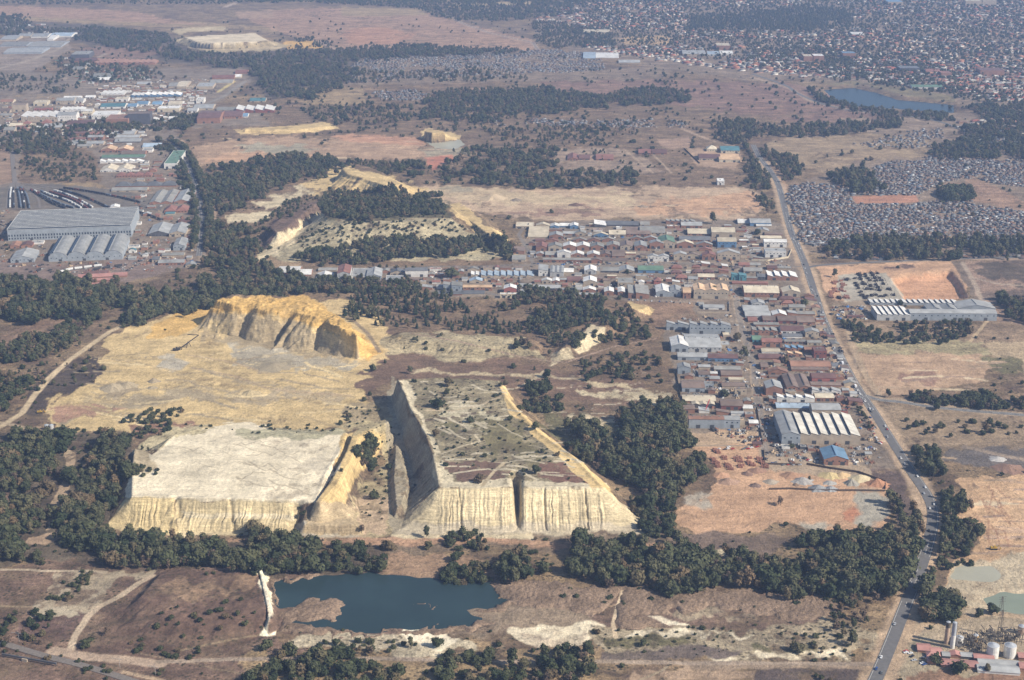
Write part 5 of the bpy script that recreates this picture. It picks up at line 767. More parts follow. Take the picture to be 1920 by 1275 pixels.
reeds([(520,1150),(560,1128),(620,1124),(655,1130),(645,1150),(600,1166),(560,1162),(600,1172),(700,1186),(780,1178),(900,1168),(940,1175),(880,1190),(760,1192),(640,1196),(540,1190),(520,1180)], 'brown reeds along the near shore of the pond')
reeds([(500,1080),(520,1085),(528,1120),(520,1150),(512,1130)], 'reed fringe at the left shore of the pond'); reeds([(520,1082),(610,1072),(612,1080),(560,1088),(525,1094)], 'reed fringe at the far left shore of the pond'); reeds([(760,1135),(820,1128),(825,1133),(770,1140)], 'small reed island in the pond', 1.8)
# ---------------------------------------------------------------- buildings
RC = {'g': ((.27,.265,.245),'grey'), 'lg': ((.33,.335,.33),'pale grey'), 'w': ((.68,.67,.64),'white'), 'b': ((.20,.15,.125),'brown'), 'r': ((.26,.13,.105),'red'), 'mr': ((.165,.095,.085),'maroon'), 'c': ((.56,.49,.37),'cream'),
      'o': ((.62,.43,.27),'peach'), 'bl': ((.17,.28,.40),'blue'), 'gr': ((.13,.21,.15),'green'), 'dg': ((.15,.155,.165),'dark grey'), 'tl': ((.10,.22,.25),'teal'), 'rs': ((.30,.17,.12),'rusty'), 'pk': ((.42,.22,.19),'pinkish red'), 'sb': ((.36,.44,.52),'steel blue'), 'cw': ((.56,.53,.46),'cream white')}
WC = {'br': ((.30,.165,.12),'brick'), 'wh': ((.66,.64,.6),'white'), 'bg': ((.42,.35,.27),'beige'), 'gy': ((.30,.33,.36),'grey'), 'dk': ((.10,.10,.11),'dark'), 'bl': ((.12,.22,.36),'blue'), 'tl': ((.10,.26,.30),'teal'), 'lg': ((.42,.42,.41),'pale grey'), 'mr': ((.22,.09,.08),'maroon'), 'c': ((.55,.48,.36),'cream'), 'r': ((.36,.14,.12),'red')}
RM = {k: roofmat('roof_' + v[1].replace(' ', '_'), v[0], .75 if k in ('rs', 'b', 'g') else .3) for k, v in RC.items()}
WM = {k: plain('wall_' + v[1].replace(' ', '_'), v[0], .9, .2, .15) for k, v in WC.items()}
M_GLASS = plain('window_glass', (.035, .045, .06), .2, .2); M_DOOR = plain('door_steel', (.07, .075, .085), .5, .2); M_VENT = plain('vent_metal', (.22, .22, .22), .5)
def pclose(mb, prof, D, y0=0.0, mi=0):
    """prism: outline prof (x,z) standing in the XZ plane, D deep"""
    n = len(prof); v = [(x, y0, z) for x, z in prof] + [(x, y0 + D, z) for x, z in prof]
    f = [tuple(range(n)), tuple(range(2 * n - 1, n - 1, -1))] + [(i, (i + 1) % n, n + (i + 1) % n, n + i) for i in range(n)]
    mb.add(v, [tuple(reversed(q)) if k > 1 else q for k, q in enumerate(f)], mi)
SIZES = [(18, 'small'), (40, 'mid sized'), (90, 'large'), (1e9, 'very large')]
def building(x, y, z, w_, D, h, style, rc, wc, rz, label, group=None, cat=None, name=None, detail=True):
    r = random.Random(int(x * 7 + y * 13)); st = style.rstrip('0123456789'); n = int(style[len(st):] or 1); nm = name or {'gy': 'warehouse', 'gx': 'warehouse', 'saw': 'factory', 'flat': 'flat_roofed_building', 'hip': 'house', 'mono': 'shed', 'barrel': 'workshop_hall'}[st]
    e = empty(nm, (x, y, z), rz, label, cat or nm.replace('_', ' ')); 
    if group: e['group'] = group
    wall = MB(); roof = MB(); gl = []; T = .22; ov = .35; bw = w_ / n; zb = -1.2
    if st in ('gy', 'barrel'):
        rise = min(5.5, bw * .17)
        for i in range(n):
            a = i * bw; b = a + bw; pts = [(a, h), ((a + b) / 2, h + rise), (b, h)]
            if st == 'barrel': pts = [(a + bw * t_, h + rise * 1.5 * math.sin(math.pi * t_) ** .7) for t_ in (0, .15, .3, .45, .55, .7, .85, 1)]
            pclose(wall, [(a, zb), (b, zb)] + list(reversed(pts)), D)
            for (xa, za), (xb, zb_) in zip(pts[:-1], pts[1:]): roof.slab([(xa - (ov if xa == a and i == 0 else 0), -ov, za + .03), (xb + (ov if xb == b and i == n - 1 else 0), -ov, zb_ + .03), (xb + (ov if xb == b and i == n - 1 else 0), D + ov, zb_ + .03), (xa - (ov if xa == a and i == 0 else 0), D + ov, za + .03)], T)
            if st == 'barrel':
                for q0, q1, q2 in ((.015, .10, .75), (.17, .27, 1.42)): m = MB(); m.box(a + bw * q0, D * .03, h - 1, a + bw * q1, D * .97, h + rise * q2); gl.append(('roof_glazing', m, M_GLASS)); m = MB(); m.box(a + bw * (q1 + .005), D * .02, h - 1, a + bw * (q1 + .035), D * .98, h + rise * (q2 + .12)); gl.append(('glazing_frame', m, RM[rc]))
            elif bw > 14 and D > 14:
                m = MB(); m.box((a + b) / 2 - .6, D * .08, h + rise - .1, (a + b) / 2 + .6, D * .92, h + rise + .75); gl.append(('ridge_vent', m, RM[rc]))
    elif st == 'gx':
        dd = D / n; rise = min(4.5, dd * (.13 if n < 5 else .26))
        for i in range(n):
            a = i * dd; b = a + dd; v = [(0, a, zb), (0, b, zb), (0, b, h), (0, (a + b) / 2, h + rise), (0, a, h)]; m5 = [(w_, q[1], q[2]) for q in v]
            wall.add(v + m5, [(0, 1, 2, 3, 4)[::1], (9, 8, 7, 6, 5)] + [(k, k + 5, (k + 1) % 5 + 5, (k + 1) % 5) for k in (0, 1, 4)])
            o0 = ov if i == 0 else 0; o1 = ov if i == n - 1 else 0; s_ = rise / (dd / 2)
            roof.slab([(-ov, a - o0, h - o0 * s_ + .03), (w_ + ov, a - o0, h - o0 * s_ + .03), (w_ + ov, (a + b) / 2, h + rise + .03), (-ov, (a + b) / 2, h + rise + .03)], T)
            roof.slab([(-ov, (a + b) / 2, h + rise + .03), (w_ + ov, (a + b) / 2, h + rise + .03), (w_ + ov, b + o1, h - o1 * s_ + .03), (-ov, b + o1, h - o1 * s_ + .03)], T)
        if n > 4:
            for i in range(n):
                m = MB(); y0 = i * dd + dd * .04; y1 = i * dd + dd * .32; s_ = rise / (dd / 2); m.slab([(1, y0, h + (y0 - i * dd) * s_ + .30), (w_ - 1, y0, h + (y0 - i * dd) * s_ + .30), (w_ - 1, y1, h + (y1 - i * dd) * s_ + .30), (1, y1, h + (y1 - i * dd) * s_ + .30)], .05); gl.append(('roof_glazing', m, M_GLASS))
        if w_ > 35 and n == 1 and r.random() < .55:
            k = int(w_ / 9)
            for i in range(min(k, 12)):
                m = MB(); xx = (i + .5) * w_ / k; m.box(xx - .5, D * .5 - .6, h + rise, xx + .5, D * .5 + .6, h + rise + 1.1); gl.append(('roof_vent', m, M_VENT))
    elif st == 'saw':
        rise = min(5.5, max(1.6, bw * .28))
        for i in range(n):
            a = i * bw; b = a + bw; pclose(wall, [(a, zb), (b, zb), (b, h), (a + .3, h + rise), (a, h + rise * .96)], D)
            roof.slab([(a + .1, -ov, h + rise + .03), (b, -ov, h + .03), (b, D + ov, h + .03), (a + .1, D + ov, h + rise + .03)], T)
            m = MB(); m.box(a - .08, D * .03, h + rise * .12, a + .02, D * .97, h + rise * .88); gl.append(('roof_glazing', m, M_GLASS))
    elif st == 'mono':
        pclose(wall, [(0, zb), (w_, zb), (w_, h), (0, h + w_ * .14)], D); roof.slab([(-ov, -ov, h + w_ * .14 + .03), (w_ + ov, -ov, h + .0), (w_ + ov, D + ov, h + .0), (-ov, D + ov, h + w_ * .14 + .03)], T)
    elif st == 'flat':
        wall.box(0, 0, zb, w_, D, h); t_ = .35
        for q in ((0, 0, w_, t_), (0, D - t_, w_, D), (0, t_, t_, D - t_), (w_ - t_, t_, w_, D - t_)): wall.box(q[0], q[1], h + .01, q[2], q[3], h + .7)
        roof.box(t_ + .02, t_ + .02, h + .02, w_ - t_ - .02, D - t_ - .02, h + .18)
        for k in range(2 if w_ > 15 else 1):
            m = MB(); xx = r.uniform(.2, .7) * w_; yy = r.uniform(.3, .6) * D; m.box(xx, yy, h + .2, xx + 2.2, yy + 1.8, h + 1.6); gl.append(('roof_vent', m, M_VENT))
    else:   # hipped, n pavilions
        for i in range(n):
            a = i * bw; b = a + bw; wall.box(a + .02, 0, zb, b - .02, D, h); rise = min(D, bw) * .32; q = min(D, bw) / 2 * .96; o_ = .5
            V = [(a - o_, -o_, h), (b + o_, -o_, h), (b + o_, D + o_, h), (a - o_, D + o_, h), (a + q, D / 2, h + rise), (b - q, D / 2, h + rise)] if bw >= D else [(a - o_, -o_, h), (b + o_, -o_, h), (b + o_, D + o_, h), (a - o_, D + o_, h), ((a + b) / 2, q, h + rise), ((a + b) / 2, D - q, h + rise)]
            F = [(0, 1, 5, 4), (1, 2, 5), (2, 3, 4, 5), (3, 0, 4)] if bw >= D else [(0, 1, 4), (1, 2, 5, 4), (2, 3, 5), (3, 0, 4, 5)]
            roof.add([(p[0], p[1], p[2] + .02) for p in V], F + [(3, 2, 1, 0)])
    obj('wall', wall.mesh('wall', WM[wc]), e); obj('roof', roof.mesh('roof', RM[rc]), e)
    for nm_, m, mt in gl[:60]: obj(nm_, m.mesh(nm_, mt), e)
    if detail and h > 2.6:
        if st != 'hip' and w_ > 9:
            for k in range(1 if w_ < 22 else (2 if w_ < 60 else 3)):
                dw = min(5, w_ * .2); xx = w_ * (k + .5 + r.uniform(-.2, .2)) / (1 if w_ < 22 else (2 if w_ < 60 else 3)) - dw / 2; m = MB(); m.box(xx, -.09, .02, xx + dw, .1, min(h * .72, 4.6)); obj('door', m.mesh('door', M_DOOR), e)
        nw = int(min(w_ / 5.5, 14)) if r.random() < .6 or st == 'hip' else 0
        if w_ > 150 and h > 12:
            for row, hh_ in ((.40, 3.6), (.16, 3.0)):
                m = MB(); m.box(-1.15, -.07, h * row, 1.15, .07, h * row + hh_); wmesh = m.mesh('window', M_GLASS)
                for i in range(44): obj('window', wmesh, e, (w_ * (i + .5) / 44, 0, 0))
        elif nw and h > 3: 
            m = MB(); z0 = h * .62 if h > 5 else 1.2; m.box(-.9, -.07, z0, .9, .07, min(z0 + 1.4, h - .3)); wmesh = m.mesh('window', M_GLASS)
            for i in range(nw): obj('window', wmesh, e, (w_ * (i + .5) / nw, 0, 0))
    return e
FOOT = []
# tile: (x origin, y origin, scale) of the enlarged views the outlines were read from
TILE = {'A': (960,390,7.37), 'B': (1200,390,6.373), 'C': (1230,560,9.585), 'D': (1230,680,6.375), 'E': (1380,520,7.5), 'F': (1390,670,6.376), 'G': (500,470,6.0), 'H': (800,480,7.385), 'I': (0,200,7.967), 'J': (180,230,7.967), 'K': (0,350,6.375), 'L': (220,370,7.083), 'M': (0,130,6.857), 'N': (180,130,5.486), 'O': (1520,480,5.053), 'Q': (1600,1140,6.0), 'S': (1280,0,3.0), 'T': (640,0,3.0), 'U': (0,0,3.0)}
ORD = ['first', 'second', 'third', 'fourth', 'fifth', 'sixth', 'seventh', 'eighth', 'ninth', 'tenth', 'eleventh', 'twelfth', 'thirteenth', 'fourteenth', 'fifteenth', 'sixteenth', 'seventeenth', 'eighteenth', 'nineteenth', 'twentieth', 'twenty first', 'twenty second', 'twenty third', 'twenty fourth', 'twenty fifth', 'twenty sixth', 'twenty seventh', 'twenty eighth', 'twenty ninth', 'thirtieth', 'thirty first', 'thirty second']
# (tile, rotation in degrees, phrase for the row, [(x left, y top of roof, x right, y foot, wall height, style, roof, wall)])
ROWS = [
 ('A',-3,'in the far row beside the quarry floor',[(50,200,300,290,30,'flat','c','bg'),(330,195,520,275,30,'gy','c','bg'),(530,205,650,282,28,'gy','w','bl'),(655,208,798,268,20,'gx','w','bl'),(800,200,915,290,40,'gy','w','bl'),(1135,185,1300,270,25,'mono','w','dk'),(1310,180,1750,255,20,'gx','dg','dk'),(1770,190,1900,255,20,'gx','g','bg')]),
 ('A',-3,'in the second row of the upper works',[(220,255,500,420,15,'gx3','c','bg'),(515,325,700,430,40,'gy','lg','br'),(482,285,690,318,12,'gx','b','br'),(705,325,890,378,20,'gx','lg','br'),(870,300,1020,380,30,'gy','g','bg'),(1130,330,1330,405,30,'gy','c','bl'),(1340,305,1570,400,35,'gx','c','bg'),(1580,262,1910,400,40,'gx2','b','br')]),
 ('A',-3,'at the back of the gabled row',[(320,425,450,475,20,'gx','mr','br'),(465,422,640,478,20,'gy','r','br'),(848,408,1025,470,25,'gy','g','br'),(1045,410,1220,468,25,'gy','b','br'),(1245,402,1420,470,30,'gy','g','br'),(1640,388,1810,452,25,'gy','g','br')]),
 ('A',-3,'in the front of the gabled row',[(330,470,490,595,45,'gy','r','br'),(500,475,690,600,60,'gy','g','bg'),(705,468,885,590,55,'gy','w','br'),(895,468,1070,590,55,'gy','w','br'),(1085,475,1270,585,45,'gy','g','br'),(1310,458,1485,575,50,'gy','g','br'),(1495,450,1665,585,50,'gy','b','bg'),(1692,455,1865,595,55,'gy','lg','br')]),
 ('A',-3,'in the low row behind the works road',[(460,600,615,680,28,'gx','g','br'),(625,578,810,688,62,'gy','w','wh'),(818,590,992,678,28,'gy','w','br'),(1037,590,1210,682,30,'gy','w','br'),(1215,585,1370,680,30,'gy','b','br'),(1382,578,1560,690,22,'gx','b','br')]),
 ('A',-3,'right behind the works road',[(430,690,1085,755,40,'gx','g','br'),(1095,682,1240,768,42,'gy','b','br'),(1252,692,1600,768,35,'gx','b','bg'),(20,545,170,640,40,'mono','b','br'),(0,650,185,745,30,'gx','g','bg')]),
 ('A',-3,'in the row in front of the works road',[(365,795,495,950,78,'mono','lg','wh'),(525,790,712,950,60,'gy3','lg','lg'),(716,832,850,905,18,'gx','w','bg'),(1000,785,1165,920,52,'gy','w','lg'),(1168,812,1220,920,40,'flat','g','bg'),(1225,812,1472,895,25,'gx','g','dk'),(1478,790,1690,905,30,'gy','lg','bg'),(1740,798,2090,905,42,'gx','gr','bl')]),
 ('A',-3,'among the trees of the lower works',[(410,960,550,1042,35,'gy','w','bg'),(560,955,655,1040,30,'gy','w','br'),(765,945,950,1030,25,'gx','mr','br'),(985,935,1170,1082,62,'gy','w','bg'),(1460,960,1680,1105,70,'flat','g','bg'),(92,1040,265,1112,28,'gx','lg','gy'),(92,1118,265,1190,30,'gx','lg','gy'),(296,1058,670,1142,38,'gx','lg','dk')]),
 ('A',-3,'along the edge of the open field',[(825,1100,965,1150,15,'gx','lg','bg'),(978,1075,1158,1165,30,'gy','w','br'),(925,1168,1205,1220,25,'gx','lg','br'),(1275,1090,1405,1215,50,'gy','w','br'),(1462,1090,1565,1215,45,'gy','w','br'),(1605,1070,1700,1255,65,'mono','g','br'),(1710,1070,1890,1255,65,'mono','g','br')]),
 ('B',-3,'at the far edge near the big tree',[(310,128,660,192,28,'saw6','g','br'),(492,165,742,242,32,'gx','lg','br'),(1170,135,1240,200,15,'gx','w','bg'),(1245,135,1312,195,15,'gx','w','bg'),(1315,125,1562,218,40,'gx','lg','bl'),(1390,195,1570,228,10,'gx','w','bg'),(1397,228,1540,320,45,'gy','lg','bg'),(1490,292,1700,332,15,'gx','b','br')]),
 ('B',-3,'in the upper right block',[(0,215,300,332,35,'gx','g','bg'),(570,245,845,328,22,'gx','c','br'),(855,228,1135,345,55,'gx','c','bg'),(470,335,840,402,22,'gx','dg','br'),(1440,336,1690,378,10,'gx','c','bg'),(1480,372,1750,470,62,'gx','w','wh'),(1495,480,1742,592,70,'flat','lg','wh'),(925,350,1150,472,70,'gx','c','bl')]),
 ('B',-3,'in the small gabled block',[(50,335,210,400,30,'gy','lg','br'),(115,378,280,492,65,'gy','lg','br'),(222,325,412,482,70,'gy','gr','bg'),(440,382,635,485,55,'gy','c','br'),(672,395,865,470,32,'gy','lg','br')]),
 ('B',-3,'along the verge of the works road',[(92,545,340,638,58,'gy2','lg','wh'),(352,500,505,560,30,'gx','b','bg'),(402,518,555,625,62,'gy','lg','bg'),(512,482,670,540,25,'gx','b','bg'),(548,540,710,605,35,'gy','b','bg'),(705,470,860,520,20,'gy','r','br'),(742,518,905,625,55,'gy','r','br'),(922,490,1190,618,72,'gy','lg','bg')]),
 ('B',-3,'among the red roofed houses',[(372,680,500,738,20,'hip','r','br'),(620,680,720,730,20,'hip','r','br'),(625,730,880,790,22,'hip2','mr','br'),(372,742,500,800,25,'hip','mr','br'),(692,785,890,858,32,'gx','c','br'),(575,820,690,872,20,'gx','lg','bg'),(425,792,560,862,25,'hip','r','br'),(165,820,250,915,40,'hip','r','r')]),
 ('B',-3,'among the teal sheds',[(1180,650,1310,705,20,'gx','r','br'),(1312,650,1440,702,20,'gx','g','bg'),(1240,708,1460,782,30,'gx','g','bg'),(1092,780,1175,862,60,'mono','tl','tl'),(1182,780,1270,868,60,'mono','tl','tl'),(1400,790,1495,870,40,'gx','dg','dk'),(1520,690,1640,748,25,'gx','mr','br'),(1642,700,1800,738,15,'gx','g','bg'),(1520,745,1880,868,42,'saw4','w','br')]),
 ('B',-3,'facing the dry field',[(190,905,360,1062,52,'gy','w','gy'),(362,920,490,1062,65,'gy','lg','gy'),(512,950,605,1085,70,'gx','o','br'),(640,895,1050,1085,100,'gy3','o','bg')]),
 ('B',-3,'at the top of the workshop street',[(1100,870,1520,912,18,'gx','r','br'),(1245,915,1655,1062,55,'gx','c','br'),(1700,930,1912,1062,50,'gy','c','bg'),(0,1000,100,1060,40,'gx','g','br')]),
 ('C',-2,'in the walled yard',[(850,112,1235,205,35,'gx','lg','wh'),(770,60,862,135,30,'gx','g','wh')]),
 ('C',-2,'in the grey warehouse group',[(185,400,590,570,95,'saw2','lg','gy'),(600,400,1335,640,150,'saw4','lg','gy'),(1205,545,1335,700,30,'flat','c','bg'),(545,632,1172,965,85,'gx','lg','lg'),(272,660,578,965,105,'gy','w','gy'),(1175,770,1332,905,60,'flat','lg','bg'),(390,965,930,1115,65,'gx','lg','gy'),(935,988,1470,1135,62,'gx','mr','bl')]),
 ('D',-2,'in the yards below the grey warehouses',[(258,0,410,142,75,'gy','lg','gy'),(510,100,640,178,30,'gx','b','gy'),(695,40,1010,108,25,'gx','g','bg'),(780,95,1030,172,18,'gx','b','br'),(870,175,1050,225,20,'gx','c','bg')]),
 ('D',-2,'beside the dark tree in the yards',[(310,212,580,352,50,'gx','b','gy'),(582,228,690,305,40,'flat','g','gy'),(790,235,1060,305,22,'gx','b','bg'),(940,300,1082,385,60,'flat','b','bg')]),
 ('D',-2,'near the red crane',[(320,385,712,482,25,'gx','c','br'),(430,455,700,540,40,'gy3','c','dk'),(322,500,462,605,50,'gx','b','br'),(775,440,1038,565,50,'gx','b','mr')]),
 ('D',-2,'above the beige yard',[(388,640,808,792,108,'gx','rs','gy'),(812,640,1000,792,100,'gx','lg','gy'),(1000,665,1060,760,60,'flat','o','bg'),(1155,962,1258,1012,35,'gx','mr','br')]),
 ('E',-2,'in the blue grey workshop group',[(220,300,400,400,30,'gy','lg','lg'),(132,385,490,568,25,'gx2','lg','lg'),(512,450,706,572,42,'gy','w','br'),(600,262,820,330,20,'hip','mr','br'),(650,320,800,392,25,'hip','r','br'),(745,385,970,480,52,'gx','g','bg'),(830,290,940,375,25,'flat','b','br')]),
 ('E',-2,'in the brown roofed block',[(172,562,300,642,20,'gx','r','br'),(382,545,560,645,32,'gx','b','r'),(590,550,860,660,42,'gx','b','mr'),(862,480,1110,545,22,'gx','g','br'),(862,548,1112,665,35,'gx','b','br')]),
 ('E',-2,'in the maroon roofed block',[(250,642,600,692,15,'gx','g','br'),(222,692,580,822,62,'saw4','g','br'),(632,685,965,802,42,'gx','mr','wh'),(972,715,1170,852,70,'gy','lg','bg'),(652,795,930,862,25,'gx','dg','wh')]),
 ('E',-2,'by the green roofed shed',[(232,822,358,920,35,'gx','gr','tl'),(362,860,640,988,72,'gx','r','br'),(682,880,980,942,32,'gx','g','br'),(1002,890,1200,962,38,'gx','g','bg')]),
 ('E',-2,'near the blue saw tooth roof',[(272,970,360,1020,20,'gx','r','br'),(362,1005,620,1075,22,'gx','c','wh'),(320,1078,640,1165,25,'gx','mr','br'),(692,950,960,1042,32,'saw3','bl','br'),(1092,980,1270,1142,95,'flat','mr','mr'),(722,1048,930,1125,35,'saw2','o','br')]),
 ('F',-2,'in the rusty roofed row',[(592,40,1070,132,22,'gx','rs','br'),(600,120,1040,168,15,'gx','b','br'),(235,60,320,150,30,'gx','b','br'),(320,115,552,212,35,'gy','rs','br'),(330,215,560,252,15,'gx','b','br'),(842,185,1130,302,55,'gx','mr','r')]),
 ('F',-2,'around the brown monitor roof',[(292,262,482,455,85,'gy','lg','br'),(542,182,830,405,45,'gy2','b','br'),(832,292,1190,352,18,'gx','b','br'),(842,345,1190,442,35,'saw3','lg','wh'),(525,375,650,430,22,'flat','g','bg'),(655,358,832,415,25,'gx','dg','br')]),
 ('F',-2,'behind the great cream factory',[(422,437,872,540,42,'saw4','w','wh'),(882,432,1110,532,42,'gx','c','br'),(420,538,838,622,22,'gx','sb','bg'),(842,552,1185,715,82,'gx','lg','bg'),(1190,622,1268,720,62,'flat','mr','r')]),
 ('F',-2,'that fills the block end',[(478,625,700,1045,112,'gy','lg','gy'),(702,645,1410,1045,105,'saw6','cw','bg')]),
 ('F',-2,'in front of the great cream factory',[(482,1068,580,1105,20,'flat','lg','wh'),(702,1064,790,1108,25,'flat','lg','dk'),(795,1060,880,1130,25,'flat','g','br'),(985,1052,1275,1290,70,'gy','bl','br'),(1480,1140,1560,1180,20,'gx','lg','bg')]),
 ('G',2,'in the line of sheds above the veld',[(130,187,372,265,6,'gx','w','br'),(300,212,500,288,14,'gx','w','br'),(552,235,735,338,12,'gy','w','dk'),(582,198,792,238,12,'gx','g','bg'),(795,150,940,345,85,'gy','r','lg'),(952,200,1130,322,22,'flat','lg','wh'),(1122,185,1290,332,38,'gy','lg','gy'),(1390,200,1552,282,28,'gy','dg','bg'),(1342,282,1530,362,32,'flat','lg','wh'),(1562,195,1812,302,72,'gx','dg','wh')]),
 ('H',0,'beside the huge dark tree',[(612,222,742,292,10,'saw2','w','bg'),(752,200,1480,308,22,'saw8','sb','bg'),(592,295,770,382,25,'gy','sb','bg'),(505,405,905,492,52,'gx','o','br'),(1070,395,1245,532,72,'gy','w','r')]),
 ('H',0,'on the edge of the central veld',[(232,370,342,492,82,'mono','g','gy'),(345,370,490,502,78,'mono','g','gy'),(142,492,488,552,18,'gx','dg','br'),(492,480,800,552,22,'gx','dg','bg'),(1015,525,1300,592,55,'flat','w','c')]),
 ('I',5,'in the near row of the left town',[(322,68,840,232,62,'saw5','w','bg'),(862,95,1140,222,85,'gx','lg','wh'),(972,210,1390,302,28,'gx','mr','wh'),(332,222,450,282,22,'hip','r','c'),(612,200,742,278,28,'hip','r','br'),(1370,72,1730,192,55,'flat','w','wh')]),
 ('I',5,'at the left edge of the town',[(0,275,110,312,15,'gx','w','wh'),(130,260,310,312,15,'gx','c','bg'),(52,312,212,390,32,'gx','g','bg'),(222,290,400,352,28,'gx','r','br'),(642,255,910,332,15,'gx','lg','bg'),(482,292,590,332,22,'flat','w','wh')]),
 ('I',4,'in the shed rows behind the scrub',[(1025,382,1280,445,42,'gx','mr','br'),(1310,383,1540,428,15,'gx','r','br'),(1310,432,1540,502,42,'gx','lg','br'),(1042,470,1280,508,12,'gx','r','wh'),(992,512,1240,575,22,'gx','lg','wh'),(1292,522,1540,578,22,'gx','lg','bg'),(1152,572,1350,622,22,'gx','g','bg')]),
 ('I',5,'farther back in the left town',[(512,25,770,58,20,'flat','r','r'),(190,0,330,75,52,'flat','b','bg'),(900,0,1240,80,22,'saw5','w','wh'),(1222,62,1368,130,22,'flat','c','c'),(0,40,140,100,30,'gx','b','bg'),(0,110,180,160,25,'gx','g','bg'),(820,0,900,40,20,'flat','g','bg')]),
 ('J',4,'in the sheds left of the railside avenue',[(258,132,570,188,15,'gx','lg','bg'),(268,192,640,240,12,'gx','lg','bg'),(276,246,660,302,12,'gx','lg','dk'),(72,347,285,452,32,'gy','o','br'),(312,342,525,447,32,'gy','o','br'),(692,312,960,382,15,'gx','sb','wh'),(692,385,840,447,32,'flat','g','wh'),(372,432,725,502,25,'gx','b','br'),(82,492,710,540,12,'gx','gr','gy')]),
 ('J',4,'above the locomotive yard',[(62,545,705,612,18,'saw6','w','wh'),(62,625,530,745,25,'gy2','c','wh'),(300,745,820,825,25,'hip4','r','br'),(1020,415,1212,692,72,'flat','gr','wh'),(290,885,1200,965,20,'hip4','dg','br'),(230,968,760,1035,22,'gx','g','bg'),(795,1000,1130,1220,15,'gy2','g','b'==0 and 'b' or 'br'),(1162,990,1400,1212,22,'gy','lg','br')]),
 ('K',8,'at the rail works',[(100,278,1545,655,135,'gx14','lg','gy'),(130,742,400,918,42,'gy','lg','gy'),(122,652,222,742,25,'gy','rs','br'),(252,652,380,735,25,'gy','mr','br'),(585,572,1445,905,62,'barrel4','lg','gy'),(1315,210,1420,272,18,'gy','w','wh'),(372,655,515,695,12,'flat','lg','wh')]),
 ('K',10,'below the rail works',[(1000,1010,1290,1082,35,'gx','mr','br'),(930,1052,1500,1108,12,'gx','pk','br'),(980,1110,1400,1150,12,'gx','pk','br'),(1080,1155,1260,1205,12,'gx','pk','br'),(670,1130,770,1168,12,'hip','w','wh')]),
 ('L',5,'right of the rail works',[(412,335,680,525,32,'gy','lg','dk'),(690,335,905,530,42,'gy','lg','bg'),(622,90,925,212,22,'hip2','r','br'),(745,530,895,712,62,'gy','lg','gy'),(542,835,880,912,32,'gx','lg','br'),(592,740,880,792,15,'gx','g','bg'),(905,850,1040,932,25,'gy','lg','bg'),(812,290,990,348,22,'gx','mr','br'),(142,642,285,682,15,'flat','lg','wh'),(152,682,250,742,30,'barrel','tl','wh'),(142,782,240,832,20,'gx','g','gy'),(462,792,560,872,35,'gx','dg','bg'),(640,200,760,240,15,'gx','tl','bg')]),
 ('M',5,'in the middle of the left town',[(430,400,612,470,40,'flat','c','c'),(160,445,340,545,80,'flat','b','bg'),(720,375,950,455,45,'gx','lg','bg'),(950,380,1070,440,30,'gx','lg','wh'),(1100,340,1210,375,15,'gx','w','wh'),(820,350,1040,380,15,'gx','w','wh'),(1290,440,1600,510,25,'gx','tl','wh'),(0,395,160,440,15,'gx','rs','c'),(1240,110,1400,150,12,'gx','w','bg'),(1200,60,1420,105,20,'gx','g','gy'),(1040,520,1180,570,25,'gx','w','c')]),
 ('N',4,'in the blue and white roofed quarter',[(52,218,290,268,6,'saw5','w','wh'),(366,240,500,292,15,'saw3','w','bl'),(505,235,862,290,15,'saw6','w','bl'),(320,357,415,397,12,'gx','bl','wh'),(418,335,532,378,15,'gx','bl','wh'),(576,340,672,380,15,'gx','bl','wh'),(1030,290,1110,352,38,'flat','w','wh'),(632,382,850,442,32,'flat','w','c'),(740,330,880,380,15,'gx','c','wh'),(200,290,330,335,25,'flat','c','wh')]),
 ('N',4,'beside the grey tower block',[(333,440,560,570,105,'flat','b','dk'),(105,470,330,585,65,'flat','rs','br'),(1000,362,1200,420,15,'gx','lg','bg'),(940,405,1040,450,20,'gx','lg','wh'),(1240,395,1450,432,12,'gx','g','bg'),(1040,435,1270,562,55,'gx','mr','br'),(1272,430,1500,512,25,'gx','mr','br'),(1440,368,1830,452,22,'saw4','w','mr'),(1480,460,1560,500,12,'gx','bl','wh'),(745,492,850,520,8,'gx','w','wh'),(560,500,640,535,12,'hip','w','wh')]),
 ('N',4,'at the back of the left town',[(1030,142,1200,208,25,'flat','lg','bg'),(830,125,930,200,20,'gx','c','bg'),(745,140,830,195,18,'gx','g','bg'),(1192,68,1420,105,15,'gx','r','br'),(1430,10,1562,50,12,'gx','r','br'),(1425,60,1490,92,12,'gx','w','o'==1 and 'o' or 'c'),(420,137,560,165,10,'gx','lg','bg'),(1170,110,1400,150,8,'gx','g','bg'),(1580,300,1740,340,12,'gx','tl','bg')]),
 ('U',4,'among the far upper left works',[(100,190,170,212,8,'gx','lg','bg'),(175,190,262,215,8,'gx','lg','wh'),(0,200,90,232,8,'gx','lg','bg'),(265,196,300,230,8,'gx','w','wh'),(0,236,150,262,5,'gx','g','gy'),(155,234,340,268,5,'gx','g','gy'),(20,270,230,305,8,'gx','lg','gy'),(280,185,400,212,8,'gx','sb','wh'),(400,290,500,332,22,'flat','g','dk'),(420,330,540,356,12,'gx','mr','br'),(532,332,690,368,8,'saw6','rs','br'),(692,334,872,366,8,'saw6','rs','br'),(405,375,470,400,8,'gx','g','bg')]),
 ('O',-1,'in the long warehouse by the orange yard',[(560,412,1400,468,8,'saw16','w','gy'),(625,465,935,612,52,'saw6','w','lg'),(1105,448,1390,530,20,'gy2','lg','gy'),(1392,412,1750,520,20,'gy','lg','gy'),(938,505,1755,615,68,'gx','lg','gy'),(345,562,500,590,18,'gx','mr','br')]),
